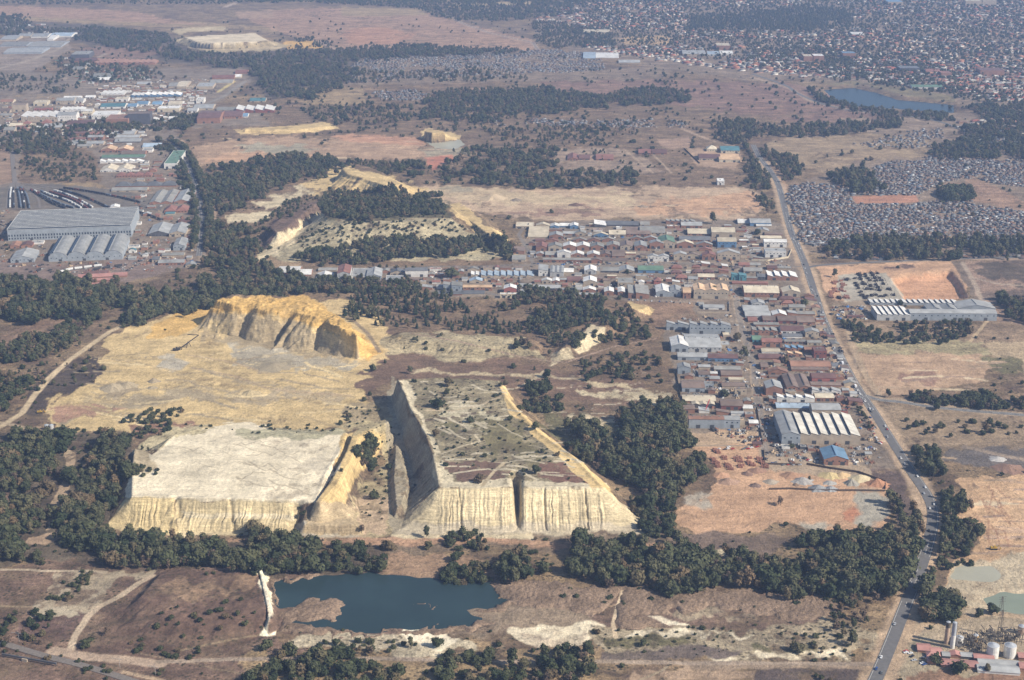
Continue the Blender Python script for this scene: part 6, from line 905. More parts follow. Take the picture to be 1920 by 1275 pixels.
 ('Q',-8,'in the plant offices at the bottom right corner',[(722,412,870,505,20,'gx','pk','br'),(868,460,990,520,18,'gx','pk','br'),(825,500,975,572,22,'hip','pk','br'),(830,568,922,640,28,'gy','pk','br'),(1000,515,1085,572,20,'gx','lg','dk'),(1088,492,1205,570,28,'gy','pk','br'),(1208,510,1350,580,28,'gx','lg','dk'),(1355,528,1575,602,32,'gx','pk','br'),(985,582,1395,672,22,'gx','pk','br'),(1402,582,1850,650,28,'gx','lg','wh'),(1397,632,1855,738,25,'gx','lg','wh'),(1858,512,2060,600,32,'gx','pk','br'),(1870,620,2100,720,32,'gx','pk','br')]),
 ('S',-3,'in the walled school by the quarry floor',[(215,822,320,862,15,'gx','tl','c'),(205,868,320,912,15,'gx2','o','c'),(135,820,192,852,12,'hip','c','c'),(92,866,212,902,12,'gx','mr','bg'),(195,1005,235,1042,22,'flat','w','wh')]),
 ('S',-3,'standing out of the far suburb',[(680,308,730,345,25,'flat','c','br'),(735,305,792,345,28,'flat','w','br'),(900,292,972,325,22,'flat','bl','br'),(1672,385,1805,428,28,'flat','mr','br'),(1370,390,1450,415,10,'gx','r','c'),(1220,372,1330,402,18,'flat','dg','dk'),(1452,402,1512,432,20,'flat','r','br'),(190,245,268,282,22,'flat','c','br'),(0,285,130,315,10,'gx','lg','bg'),(210,288,282,312,10,'gx','w','wh'),(140,290,205,315,10,'gx','sb','wh'),(1590,2,1680,32,25,'flat','c','bg'),(1685,0,1762,32,28,'flat','c','bg'),(950,182,1020,200,6,'gx','w','wh'),(1290,480,1460,500,10,'gx','gr','wh'),(1155,0,1240,28,15,'flat','bl','bg')]),
 ('T',-3,'in the old park',[(1272,862,1330,905,8,'gy','r','br'),(1335,872,1400,902,8,'gx','mr','br'),(1432,866,1530,902,8,'gx','r','br'),(1672,840,1740,870,8,'gx','r','br'),(1745,842,1830,870,8,'gx','mr','br')]),
 ('T',-3,'by the far sports field',[(1360,295,1430,335,6,'gx','sb','bg'),(1432,298,1560,332,6,'gx','w','bg'),(1362,168,1510,192,10,'gx','c','c'),(1560,340,1680,358,5,'gx','lg','bg'),(1540,262,1500,280,5,'gx','lg','bg')]),
]
for tl, rot, ph, items in ROWS:
    ox, oy, sc = TILE[tl]; its = sorted(items, key=lambda q: q[0]); seen = {}
    todo = []
    for k, (x0, yt, x1, yb, hw, style, rc, wc) in enumerate(its):
        if x1 <= x0: continue
        X0, X1, YT, YB = ox + x0 / sc, ox + x1 / sc, oy + yt / sc, oy + yb / sc; HW = hw / sc
        ax, ay, az = hit1(X0, YB); bx, by, bz = hit1(X1, YB); s = pxm(YB); dp = TH - math.atan((637.5 - YB) / FPX)
        h = max(2.4, HW / (s * math.cos(dp))); w_ = abs(bx - ax); st = style.rstrip('0123456789')
        n = int(style[len(st):] or 1); rf = (YB - YT) - HW
        if st == 'gy': rf -= min(5.5, w_ / n * .17) * s * .95 * .8
        if st == 'hip': rf *= .62
        if st == 'saw': rf -= min(5.5, max(1.6, w_ / n * .28)) * s * .95
        if st == 'barrel': rf -= min(5.5, w_ / n * .17) * 1.4 * s
        D = float(np.clip(rf / (s * math.sin(dp)), 7 if w_ < 60 else 10, 190)); rz = math.radians(rot)
        zz = min(az, bz) - .1
        sty = {'gy': 'gabled shed' if n == 1 else 'shed of %d gabled bays' % n, 'gx': 'long shed' if w_ > 2 * D else 'pitched roof shed', 'saw': 'saw tooth roofed factory', 'flat': 'flat roofed block', 'hip': 'hip roofed house', 'mono': 'single slope shed', 'barrel': 'hall of high vaulted bays'}[st]
        sty = sty.replace('saw tooth roofed', 'saw tooth').replace('roofed ', '').replace('flat block', 'flat topped block').replace('hip house', 'hipped house').replace('pitched roof shed', 'pitched shed')
        cat = {'gy': 'warehouse', 'gx': 'warehouse', 'saw': 'factory', 'flat': 'building', 'hip': 'house', 'mono': 'shed', 'barrel': 'workshop'}[st]
        e_ = building(ax, ay, zz, w_, D, h, style, rc, wc, rz, '', cat=cat, detail=YB > 180); todo.append((e_, RC[rc][1], sty, WC[wc][1]))
        FOOT.append((X0, YT, X1, YB))
    for k, (e_, rn, sty, wn) in enumerate(todo):
        same = [j for j in range(len(todo)) if todo[j][1:3] == (rn, sty)]
        lab = '%s roofed %s with %s walls %s' % (rn, sty, wn, ph)
        if len(same) > 1: lab = '%s from left of %s roofed %ss %s' % (ORD[same.index(k)], rn, sty.replace('shed of 2', 'two').replace('shed of 3', 'three').replace('bays', 'bay shed'), ph)
        if len(lab.split()) > 16: lab = lab.replace(' roofed', '')
        while len(lab.split()) > 16 and ' the ' in lab: i_ = lab.rfind(' the '); lab = lab[:i_] + ' ' + lab[i_ + 5:]
        lab = ' '.join(lab.split()[:16])
        e_['label'] = lab
print('buildings', len(FOOT))
# ---------------------------------------------------------------- small plain huts, houses, cars, machines
def free(px, py, m=1.5): return all(not (a - m < px < c + m and b - m < py < d + m) for a, b, c, d in FOOT)
# filler sheds in the works yards
ZONES = [('in the workshop blocks west of the main road', [(1388,560),(1530,560),(1600,700),(1630,760),(1440,760),(1400,640)], 95, -2, ['b','g','mr','rs','lg','dg']), ('in the upper works district', [(985,425),(1400,425),(1480,500),(1380,560),(1000,550)], 85, -3, ['g','lg','b','r','c','w']),
 ('in the yards below the grey warehouses', [(1275,680),(1400,680),(1425,800),(1290,790)], 30, -2, ['g','b','lg','w']), ('in the left town', [(0,200),(330,195),(330,225),(200,300),(180,258),(0,250)], 120, 5, ['g','lg','w','r','c','b']), ('around the rail works', [(190,300),(350,300),(370,490),(240,500),(250,420)], 34, 5, ['g','lg','r','b']), ('in the back of the left town', [(180,165),(400,160),(360,205),(180,205)], 75, 4, ['w','lg','c','g'])]
ZONES += [('among the far upper left works', [(0,45),(130,45),(130,60),(0,80)], 22, 4, ['g','lg','w']), ('below the upper left works', [(100,110),(280,118),(300,150),(180,165),(120,150)], 40, 4, ['g','lg','w','gr','r']), ('in the line of sheds above the veld', [(630,515),(980,500),(980,548),(700,548)], 30, 0, ['g','b','lg','r'])]
USED = {}
for ph, poly, cnt, rot, cols in ZONES:
    n = 0; tries = 0
    while n < cnt and tries < 4000:
        tries += 1; px = R_.uniform(min(p[0] for p in poly), max(p[0] for p in poly)); py = R_.uniform(min(p[1] for p in poly), max(p[1] for p in poly))
        s = pxm(py); w_ = R_.uniform(7, 18); D = R_.uniform(7, 12); h = R_.uniform(2.8, 4.2); X1 = px + w_ * s; YT = py - (D * .3 + h) * s
        if not inside(px, py, poly) or not inside(X1, py, poly): continue
        if any(not (X1 < a or px > c or py < b or YT > d) for a, b, c, d in FOOT): continue
        rd = [(1377,545),(1393,625),(1413,685),(1420,745),(1430,825)]; 
        if ldist(np.array([(px + X1) / 2]), np.array([py]), rd)[0] < 13 or abs(py - 494) < 6: continue
        x, y, z = hit1(px, py); rc = R_.choice(cols); wc = R_.choice(['br', 'bg', 'wh', 'br']); st = R_.choice(['gx', 'gy', 'gx', 'mono', 'flat'])
        lab = 'small %s roofed %s shed %s' % (RC[rc][1], WC[wc][1], ph); building(x, y, z - .1, w_, D, h, st, rc, wc, math.radians(rot), lab, group='small %s roofed %s sheds %s' % (RC[rc][1], WC[wc][1], ph), cat='shed', name='small_shed', detail=False); FOOT.append((px, YT, X1, py)); n += 1
# shacks
SH_ROOF = {'rusty': (.26,.15,.10), 'grey': (.30,.29,.28), 'dull': (.18,.16,.15), 'white': (.62,.62,.60), 'bluish': (.22,.27,.33), 'brown': (.16,.115,.09)}
SH_MAT = {k: roofmat('shack_roof_' + k, v, .8) for k, v in SH_ROOF.items()}; SH_WALL = [plain('shack_wall_a', (.22,.17,.14)), plain('shack_wall_b', (.34,.31,.28)), plain('shack_wall_c', (.15,.17,.19))]
def shackmesh(rk, wi, sx, sy, h):
    m = MB(); m.box(0, 0, -.5, sx, sy, h, 0); m.slab([(-.25, -.3, h + .02), (sx + .25, -.3, h + .02), (sx + .25, sy + .2, h + .5), (-.25, sy + .2, h + .5)], .08, 1)
    m.box(sx * .3, -.05, 0, sx * .3 + .9, .02, 1.9, 2); m.box(sx * .5, sy * .4, h + .4, sx * .5 + .5, sy * .4 + .4, h + .8, 2)
    if wi == 1: m.box(sx, sy * .1, -.5, sx + 2.2, sy * .75, h - .4, 0); m.slab([(sx + .02, sy * .05, h - .36), (sx + 2.4, sy * .05, h - .55), (sx + 2.4, sy * .8, h - .55), (sx + .02, sy * .8, h - .36)], .08, 1)
    return m.mesh('shack', [SH_WALL[wi], SH_MAT[rk], M_DOOR])
SV = [(rk, shackmesh(rk, wi, sx, sy, h)) for rk in SH_ROOF for wi, (sx, sy, h) in enumerate([(5.2, 4, 2.2), (4, 3.4, 2.1), (6.5, 3.6, 2.4)])]
SETTLE = [('east of the main road', [(1474,352),(1500,345),(1540,342),(1560,350),(1600,352),(1640,318),(1660,308),(1720,300),(1760,292),(1830,300),(2040,300),(2040,372),(1900,352),(1830,336),(1770,345),(1740,352),(1724,366),(1598,366),(1596,382),(1724,384),(1800,378),(1860,392),(2040,420),(2040,470),(1900,462),(1700,462),(1530,470),(1500,455),(1485,400)], 6.4),
 ('in the strip under the tall trees', [(1540,476),(1700,478),(1840,478),(1960,474),(1960,483),(1800,484),(1600,489),(1540,490)], 7), ('in the far settlement behind the veld', [(672,118),(700,110),(800,112),(900,108),(1040,98),(1090,100),(1150,120),(1120,138),(1000,142),(920,150),(800,150),(700,158),(660,160),(640,150)], 9.5), ('by the far mine trees', [(700,178),(760,172),(800,180),(790,192),(710,192)], 8), ('in the thin strip behind the park', [(910,222),(1000,225),(1200,228),(1290,232),(1280,242),(1100,240),(930,238)], 9),
 ('in the strip along the upper right trees', [(1600,215+60),(1760,240),(1920,250),(1920,290),(1800,285)], 11)]
S = []
for ph, poly, sp in SETTLE:
    WP = np.array(W(poly)); c0 = WP.min(0); c1 = WP.max(0); nx, ny = int((c1[0] - c0[0]) / sp), int((c1[1] - c0[1]) / (sp * .95)); a, b = np.meshgrid(np.arange(nx), np.arange(ny))
    xs = c0[0] + (a.ravel() + NR.uniform(.12, .88, nx * ny)) * sp; ys = c0[1] + (b.ravel() + NR.uniform(.12, .88, nx * ny)) * sp * .95
    d, _ = sdist(xs + 20 * (vn(xs / 30, ys / 30, 91) - .5), ys + 40 * (vn(xs / 30, ys / 30, 92) - .5), WP); m = (d > 0) & (NR.uniform(0, 1, len(xs)) < .90) & (np.abs(2 * fbm(xs / 90, ys / 90, 2, 93) - 1) > .06)
    if sp > 8: m &= fbm(xs / 60, ys / 110, 3, 94) > .38
    xs, ys = xs[m], ys[m]; zs = gz(xs, ys); S += [(x, y, z, ph) for x, y, z in zip(xs, ys, zs)]
S.sort(key=lambda q: q[1]); wts = {'rusty': .24, 'grey': .26, 'dull': .19, 'white': .06, 'bluish': .05, 'brown': .20}
def pickv():
    u = R_.random()
    for rk, wt in wts.items():
        if u < wt: break
        u -= wt
    return R_.choice([i for i, q in enumerate(SV) if q[0] == rk])
nind = 0; rest = []
for x, y, z, ph in S:
    i = pickv(); rz = R_.choice([0, 1.57, 0, 3.14]) + R_.gauss(-.05, .18); px, py = proj(x, y, z)
    if nind < 300 and 0 < px < 1920:
        o = obj('shack', SV[i][1], None, (x, y, z), rz); c_ = SV[i][0]; c_ = {'dull': 'dull dark', 'bluish': 'bluish'}.get(c_, c_); tag(o, 'little %s tin roofed shack %s' % (c_, ph), 'shack', '%s roofed shacks %s' % (c_, ph)); nind += 1
    else: rest.append((x, y, z, rz, i, R_.uniform(.8, 1.25)))
def merged(name, items, variants, label, cat):
    """many far copies as one mesh"""
    Vs, Fs, Ms, mats = [], [], [], []; base = 0; data = []
    for me in variants:
        n = len(me.vertices); v = np.empty(n * 3, np.float32); me.vertices.foreach_get('co', v); mi = []
        for m in me.materials:
            if m not in mats: mats.append(m)
            mi.append(mats.index(m))
        data.append((v.reshape(-1, 3), [tuple(p.vertices) for p in me.polygons], [mi[p.material_index] for p in me.polygons]))
    loops, starts, tot = [], [], 0
    for x, y, z, rz, i, sc in items:
        v, f, mi = data[i]; c, s = math.cos(rz), math.sin(rz); q = v * sc; Vs.append(np.stack([q[:, 0] * c - q[:, 1] * s + x, q[:, 0] * s + q[:, 1] * c + y, q[:, 2] + z], -1))
        for p in f: starts.append(tot); loops += [base + k for k in p]; tot += len(p)
        Ms += mi; base += len(v)
    V = np.concatenate(Vs); me = bpy.data.meshes.new(name); me.vertices.add(len(V)); me.vertices.foreach_set('co', V.astype(np.float32).ravel()); me.loops.add(len(loops)); me.loops.foreach_set('vertex_index', np.array(loops, np.int32))
    me.polygons.add(len(starts)); me.polygons.foreach_set('loop_start', np.array(starts, np.int32))
    for m in mats: me.materials.append(m)
    me.polygons.foreach_set('material_index', np.array(Ms, np.int32)); me.update(calc_edges=True); return tag(obj(name, me), label, cat, kind='stuff')
merged('shack_settlement', rest, [q[1] for q in SV], 'sea of tiny tin roofed shacks filling the far settlements', 'shacks')
# suburb houses
HR = {'red': (.34,.12,.085), 'brown': (.20,.13,.10), 'grey': (.28,.27,.26), 'orange': (.42,.20,.12), 'white': (.50,.47,.42), 'dark': (.14,.12,.11)}; HM = {k: roofmat('tile_' + k, v, .2) for k, v in HR.items()}; HW_ = [plain('house_wall_a', (.52,.45,.36)), plain('house_wall_b', (.64,.60,.54)), plain('house_wall_c', (.30,.18,.13))]
def housemesh(rk, wi, w_, D):
    m = MB(); h = 2.9; m.box(0, 0, -.6, w_, D, h, 0); q = D / 2; o_ = .5; r_ = D * .28
    m.add([(-o_, -o_, h + .02), (w_ + o_, -o_, h + .02), (w_ + o_, D + o_, h + .02), (-o_, D + o_, h + .02), (q, D / 2, h + r_), (w_ - q, D / 2, h + r_)], [(0, 1, 5, 4), (1, 2, 5), (2, 3, 4, 5), (3, 0, 4), (3, 2, 1, 0)], 1)
    if wi != 1:
        a, b = w_ * .55, w_ * .55 + D * .8; m.box(a, -D * .5, -.6, b, -.02, h - .05, 0); m.add([(a - o_, -D * .5 - o_, h - .03), (b + o_, -D * .5 - o_, h - .03), (b + o_, D * .4, h - .03), (a - o_, D * .4, h - .03), ((a + b) / 2, -D * .15, h + r_ * .8), ((a + b) / 2, D * .4, h + r_ * .8)], [(0, 1, 4), (1, 2, 5, 4), (3, 0, 4, 5)], 1)
    for k in range(3): m.box(w_ * (.12 + .17 * k), -.05, 1, w_ * (.12 + .17 * k) + 1.3, .02, 2.2, 2)
    return m.mesh('house', [HW_[wi], HM[rk], M_GLASS])
HV = [(rk, housemesh(rk, wi, w_, D)) for rk in HR for wi, (w_, D) in enumerate([(17, 9), (14, 9.5), (21, 10)])]
SUB = [('in the suburb beyond the lake', [(1290,112),(1380,100),(1560,110),(1800,120),(2050,130),(2050,190),(1930,200),(1800,182),(1780,175),(1700,165),(1600,152),(1500,150),(1420,140)], 19), ('in the far suburb', [(1060,10),(1200,-10),(1560,-45),(2100,-70),(2100,130),(1800,118),(1560,108),(1380,98),(1270,95),(1265,60),(1120,62),(1000,45)], 29),
 ('along the far veld edge', [(1090,90),(1280,90),(1400,110),(1400,140),(1280,125),(1150,105)], 20), ('in the right hand suburb strip', [(1800,232),(1860,225),(2040,240),(2040,262),(1880,250)], 20), ('beyond the upper left fields', [(-60,-50),(420,-40),(420,0),(-60,2)], 42)]
S = []; hw = {'red': .2, 'brown': .28, 'grey': .22, 'orange': .1, 'white': .14, 'dark': .06}
for ph, poly, sp in SUB:
    WP = np.array(W(poly)); c0 = WP.min(0); c1 = WP.max(0); nx, ny = int((c1[0] - c0[0]) / sp), int((c1[1] - c0[1]) / sp / .9); a, b = np.meshgrid(np.arange(nx), np.arange(ny)); xs = c0[0] + (a.ravel() + NR.uniform(.2, .8, nx * ny)) * sp; ys = c0[1] + (b.ravel() + NR.uniform(.2, .8, nx * ny)) * sp * .9
    d, _ = sdist(xs, ys, WP); m = (d > 0) & (NR.uniform(0, 1, len(xs)) < .92) & (b.ravel() % 3 != 2) & (fbm(xs / 160, ys / 220, 3, 97) > .40); xs, ys = xs[m], ys[m]; zs = gz(xs, ys)
    px_, py_ = proj(xs, ys, zs); S += [(x, y, z, ph) for x, y, z, a, b in zip(xs, ys, zs, px_, py_) if not (1285 < a < 1600 and 12 < b < 58) and not (1140 < a < 1270 and 62 < b < 88)]
S.sort(key=lambda q: q[1]); nind = 0; rest = []
for x, y, z, ph in S:
    u = R_.random()
    for rk, wt in hw.items():
        if u < wt: break
        u -= wt
    i = R_.choice([j for j, q in enumerate(HV) if q[0] == rk]); rz = R_.choice([0, 1.57, 3.14, 0, 3.14]) + R_.gauss(0, .06) + .25 * math.sin(x / 600); px, py = proj(x, y, z)
    if nind < 300 and 0 < px < 1920: o = obj('house', HV[i][1], None, (x, y, z), rz); tag(o, '%s roofed bungalow %s' % (rk, ph), 'house', '%s roofed bungalows %s' % (rk, ph)); nind += 1
    else: rest.append((x, y, z, rz, i, R_.uniform(.85, 1.2)))
merged('suburb_houses', rest, [q[1] for q in HV], 'thousands of tiny far suburb houses among trees', 'houses')
# goods and scrap lying in the yards
CV = []
for nme, cc in (('pale', (.55,.54,.52)), ('grey', (.25,.25,.25)), ('dark', (.05,.05,.055)), ('rust', (.24,.12,.08)), ('blue', (.07,.16,.34)), ('tan', (.4,.3,.2))):
    b = MB(); b.box(0, 0, -.3, 2.2, 1.3, .9); b.box(2.4, .2, -.3, 3.6, 2.2, .6); b.box(.3, 1.6, -.3, 1.4, 3.0, 1.5); b.bar((-1, 3.4, .3), (4, 3.8, .4), .2, 4); CV.append(b.mesh('scrap', plain('scrap_' + nme, cc, .8)))
CZ = [([(985,425),(1400,425),(1480,500),(1380,560),(1000,550)], 900), ([(1275,600),(1375,590),(1440,840),(1290,800)], 700), ([(1388,560),(1530,560),(1600,700),(1640,800),(1650,870),(1440,868),(1400,640)], 1100), ([(640,505),(980,500),(980,545),(640,530)], 250), ([(-60,455),(360,470),(360,500),(200,515),(-60,505)], 450), ([(190,300),(350,300),(370,490),(240,500),(250,400)], 350), ([(0,190),(360,175),(360,220),(180,250),(0,250)], 600), ([(180,155),(420,150),(400,180),(180,180)], 500), ([(0,395),(22,395),(20,460),(0,460)], 40), ([(1560,575),(1625,575),(1630,600),(1565,600)], 70)]
items = []
for poly, n in CZ:
    for _ in range(n):
        px = R_.uniform(min(p[0] for p in poly), max(p[0] for p in poly)); py = R_.uniform(min(p[1] for p in poly), max(p[1] for p in poly))
        if inside(px, py, poly) and free(px, py, .3): items.append((px, py))
X_, Y_ = G(np.array([q[0] for q in items]), np.array([q[1] for q in items]), 1.5); Z_ = gz(X_, Y_)
merged('yard_scrap', [(x, y, z, R_.uniform(0, 6.28), R_.choice([0, 1, 1, 1, 1, 2, 2, 2, 2, 3, 3, 3, 5, 5] * 3 + [4]), R_.uniform(.6, 1.7)) for x, y, z in zip(X_, Y_, Z_)], CV, 'crates, scrap and goods strewn over the works yards', 'scrap')
# cars and trucks
CARC = {'white': (.78,.78,.78), 'silver': (.45,.46,.48), 'black': (.02,.02,.022), 'red': (.40,.03,.03), 'blue': (.04,.09,.26), 'grey': (.16,.165,.17)}; CM = {}
for k, v in CARC.items(): CM[k] = plain('car_paint_' + k, v, .25, .04)
M_TYRE = plain('tyre', (.02, .02, .02))
def carbody(col):
    m = MB(); P = [(-2.2,.35),(-2.25,.8),(-2.05,.95),(-1.2,1.02),(-.75,1.05),(1.25,1.05),(2.1,.98),(2.2,.7),(2.2,.35)]
    for sx in (0,):
        n = len(P); v = [(x, -.86, z) for x, z in P] + [(x, .86, z) for x, z in P]; m.add(v, [tuple(range(n)), tuple(range(2 * n - 1, n - 1, -1))] + [(i, n + i, n + (i + 1) % n, (i + 1) % n) for i in range(n)], 0)
    m.add([(-.6,-.68,1.5),(.9,-.68,1.5),(.9,.68,1.5),(-.6,.68,1.5),(-.6,-.68,1.44),(.9,-.68,1.44),(.9,.68,1.44),(-.6,.68,1.44)], [(0,1,2,3),(0,4,5,1),(1,5,6,2),(2,6,7,3),(3,7,4,0)], 0); return m.mesh('body', CM[col])
mg = MB(); mg.add([(-1.15,-.78,1.04),(1.35,-.78,1.04),(1.35,.78,1.04),(-1.15,.78,1.04),(-.6,-.67,1.43),(.9,-.67,1.43),(.9,.67,1.43),(-.6,.67,1.43)], [(0,1,5,4),(1,2,6,5),(2,3,7,6),(3,0,4,7)]); CAR_GLASS = mg.mesh('windows', M_GLASS)
mw = MB(); mw.bar((0, -.1, 0), (0, .1, 0), .33, 10); WHEEL = mw.mesh('wheel', M_TYRE)
def make_car(col):
    e = empty('car', (0, 0, -50)); obj('body', CARB[col], e); obj('windows', CAR_GLASS, e)
    for x in (-1.35, 1.35):
        for y in (-.84, .84): obj('wheel', WHEEL, e, (x, y, .33))
    return e
CARB = {k: carbody(k) for k in CARC}; CP = {}
def car(x, y, z, rz, col, label, group=None):
    if col not in CP: e = CP[col] = make_car(col); e.location = (x, y, z); e.rotation_euler = (0, 0, rz); tag(e, label, 'car', group)
    else: e = copy_tree(CP[col], (x, y, z), rz, None, label, group); e.pop('group', None) if not group else None
    return e
mt_ = MB(); mt_.box(-3.6, -1.2, .9, 2.0, 1.2, 3.5, 0, True); TBOX = mt_.mesh('cargo_box', CM['white'])
mt_ = MB(); pr = [(2.1,.6),(4.1,.6),(4.2,1.5),(3.8,2.6),(2.1,2.7)]; v = [(x, -1.15, z) for x, z in pr] + [(x, 1.15, z) for x, z in pr]; mt_.add(v, [tuple(range(5)), tuple(range(9, 4, -1))] + [(i, 5 + i, 5 + (i + 1) % 5, (i + 1) % 5) for i in range(5)]); TCAB = mt_.mesh('cab', CM['white'])
mt_ = MB(); mt_.box(-3.6, -.5, .55, 3.8, .5, .88, 0, True); TCH = mt_.mesh('chassis', M_TYRE); TP = []
def truck(x, y, z, rz, label):
    if not TP:
        e = empty('truck', (x, y, z), rz, label, 'truck'); obj('cargo_box', TBOX, e); obj('cab', TCAB, e); obj('chassis', TCH, e); TP.append(e)
        for xx in (-2.6, -1.5, 3.0):
            for yy in (-1.0, 1.0): q = obj('wheel', WHEEL, e, (xx, yy, .48)); q.scale = (1.4, 1.6, 1.4)
    else: e = copy_tree(TP[0], (x, y, z), rz, None, label)
rl = densify(ROADS['main_road'][0], 5); 
RCARS = [(1647,1266,'grey'),(1639,1255,'blue'),(1649,1236,'white'),(1679,1171,'silver'),(1720,1074,'white'),(1742,1015,'black'),(1744,998,'black'),(1743,953,'white'),(1751,949,'white'),(1731,927,'silver'),(1741,915,'white'),(1703,881,'grey'),(1608,733,'white'),(1612,740,'silver'),(1604,726,'truck'),(1591,700,'white'),(1590,693,'silver'),(1577,683,'truck'),(1572,672,'grey'),(1567,652,'white'),(1558,643,'silver'),(1552,633,'white'),(1550,628,'grey'),(1544,595,'white'),(1543,588,'white'),(1536,569,'white'),(1518,538,'grey'),(1514,513,'white'),(1508,513,'silver'),(1503,505,'white'),(1499,498,'black'),(1501,467,'white'),(1496,458,'white'),(1487,440,'silver'),(1668,822,'silver'),(1656,800,'white'),(1478,415,'white'),(1465,365,'grey')]
RCARS += [(1630,768,'white'),(1636,775,'grey'),(1622,752,'white'),(1595,706,'silver'),(1583,690,'white'),(1562,645,'blue'),(1547,608,'white'),(1530,556,'black'),(1524,545,'white'),(1490,450,'white'),(1483,432,'silver'),(1472,390,'white'),(1462,356,'white'),(1455,340,'grey'),(1690,860,'white'),(1697,872,'silver'),(1660,808,'red'),(1715,893,'white'),(1711,1095,'silver')]
RCARS.sort(key=lambda q: -q[1]); cnt = {}
for px, py, c in RCARS:
    x, y, _ = hit1(px, py); j = int(np.argmin((rl[:, 0] - x) ** 2 + (rl[:, 1] - y) ** 2)); j = min(max(j, 1), len(rl) - 2); t = rl[j + 1] - rl[j - 1]; a = math.atan2(t[1], t[0]); nrm = np.array([math.sin(a), -math.cos(a)]); side = 1 if (x - rl[j][0]) * nrm[0] + (y - rl[j][1]) * nrm[1] > 0 else -1
    p = rl[j] + nrm * side * 2.6; z = float(gz(p[0], p[1])) + .32; cnt[c] = cnt.get(c, 0) + 1; rz = a + (0 if side < 0 else math.pi)
    o = cnt[c]; word = ORD[o - 1]
    if c == 'truck': truck(p[0], p[1], z, rz, 'white box truck on the main road, %s from the bottom of the view' % word)
    else: car(p[0], p[1], z, rz, c, '%s car on the main road, %s %s one from the bottom of the view' % (c, word, c))
PARK = [('in the works street', [(1385,560),(1399,625),(1405,640),(1419,685),(1424,745),(1434,825)], 9, 26, 1.45), ('on the verge between the workshops and the main road', [(1530,575),(1548,620),(1570,665),(1590,705),(1615,745),(1635,790),(1648,835)], 7, 55, 1.9), ('in front of the sheds facing the dry field', [(1180,563),(1230,567),(1290,570),(1370,570)], 3, 18, 1.5), ('by the white office block', [(1400,432),(1404,450),(1410,480)], 6, 14, .1), ('in the beige yard of the great factory', [(1445,868),(1480,872),(1530,862),(1545,870)], 6, 12, .6), ('by the plant offices', [(1700,1225),(1712,1238),(1728,1232),(1735,1245)], 5, 9, .3), ('on the works road', [(1000,497),(1100,498),(1200,495),(1300,494),(1400,496)], 2.5, 22, .05), ('behind the saw tooth factory', [(820,540),(900,538),(950,540)], 4, 10, .4), ('in the left town', [(200,165),(260,168),(330,172),(380,178)], 10, 40, .5), ('by the white roofed quarter', [(60,222),(160,228),(260,215),(320,200)], 12, 22, .5), ('at the red yard fence', [(1340,842),(1400,840),(1425,838)], 4, 12, .3)]
for ph, line, spr, n, rz in PARK:
    C = densify(line, 3)
    for k in range(n):
        p = C[R_.randrange(len(C))] + np.array([R_.gauss(0, spr * .35), R_.gauss(0, spr * .5)]); c = R_.choice(['white'] * 5 + ['silver'] * 3 + ['black', 'red', 'blue', 'grey', 'grey']); q = proj(p[0], p[1], 0)
        if not free(q[0], q[1], .5): continue
        car(p[0], p[1], float(gz(p[0], p[1])) + .05, rz + R_.gauss(0, .15), c, '%s car parked %s' % (c, ph), '%s cars parked %s' % (c, ph))
# machines and stacks
M_MACH = plain('dark_machine_paint', (.05, .045, .045), .6, .4, 1); M_MACHY = plain('yellow_machine_paint', (.42, .27, .05), .5, .3, 1); M_BRICK = plain('brick_stack', (.30, .15, .11), .9, .4, 2); M_WOOD = plain('dark_timber', (.10, .075, .06))
def machine(mat, seed, s=1.0):
    r = random.Random(seed); b = MB(); b.box(-2.6, -1.1, .7, 2.4, 1.1, 1.7, 0, True); b.box(-.2, -.8, 1.75, 1.3, .8, 3.0, 0); b.box(-2.5, -1, 1.75, -.8, 1, 2.3, 0); m1 = b.mesh('hull', mat)
    b = MB(); b.bar((1.6, 0, 1.6), (3.6, 0, 3.8 + r.uniform(-.8, .6)), .28, 4); b.bar((3.6, 0, 3.6), (5.0, 0, 1.2), .22, 4); b.box(4.6, -.6, .5, 5.4, .6, 1.3, 0, True); m2 = b.mesh('boom', mat)
    b = MB()
    b.add([(x_, y_, z_) for y_ in (-.28, .28) for x_, z_ in ((-2.5, .5), (-2.1, .05), (2.1, .05), (2.5, .5), (2.3, 1.1), (-2.3, 1.1))], [(0, 1, 2, 3, 4, 5), (11, 10, 9, 8, 7, 6)] + [(k, 6 + k, 6 + (k + 1) % 6, (k + 1) % 6) for k in range(6)])
    m3 = b.mesh('track', M_TYRE); return m1, m2, m3
MAC = [machine(M_MACH, 1), machine(M_MACH, 2), machine(M_MACHY, 3)]
def put_machine(px, py, v, rz, label, group=None, s=1.0, dumps=False):
    x, y, z = hit1(px, py, dumps); e = empty('earth_mover', (x, y, z + .05), rz, label, 'machine', group); e.scale = (s, s, s)
    obj('hull', MAC[v][0], e); obj('boom', MAC[v][1], e); obj('crawler_track', MAC[v][2], e, (0, -1.2, 0)); obj('crawler_track', MAC[v][2], e, (0, 1.2, 0))
rowsM = [[(449,175),(462,195),(475,215),(482,232)],[(515,180),(530,200),(545,220),(555,242)],[(580,172),(590,195),(602,215),(612,245)],[(638,175),(655,210),(672,235),(690,270)],[(425,268),(440,290),(452,315),(470,350),(485,375)],[(495,260),(508,280),(530,318)],[(562,292),(578,320)],[(618,275),(638,305),(655,335)],[(735,320),(745,328)],[(412,218),(342,228)],[(690,390),(620,372),(580,380),(655,392),(785,375),(710,376)],[(510,395),(520,405),(538,390)],[(265,400),(275,405)]]
k = 0
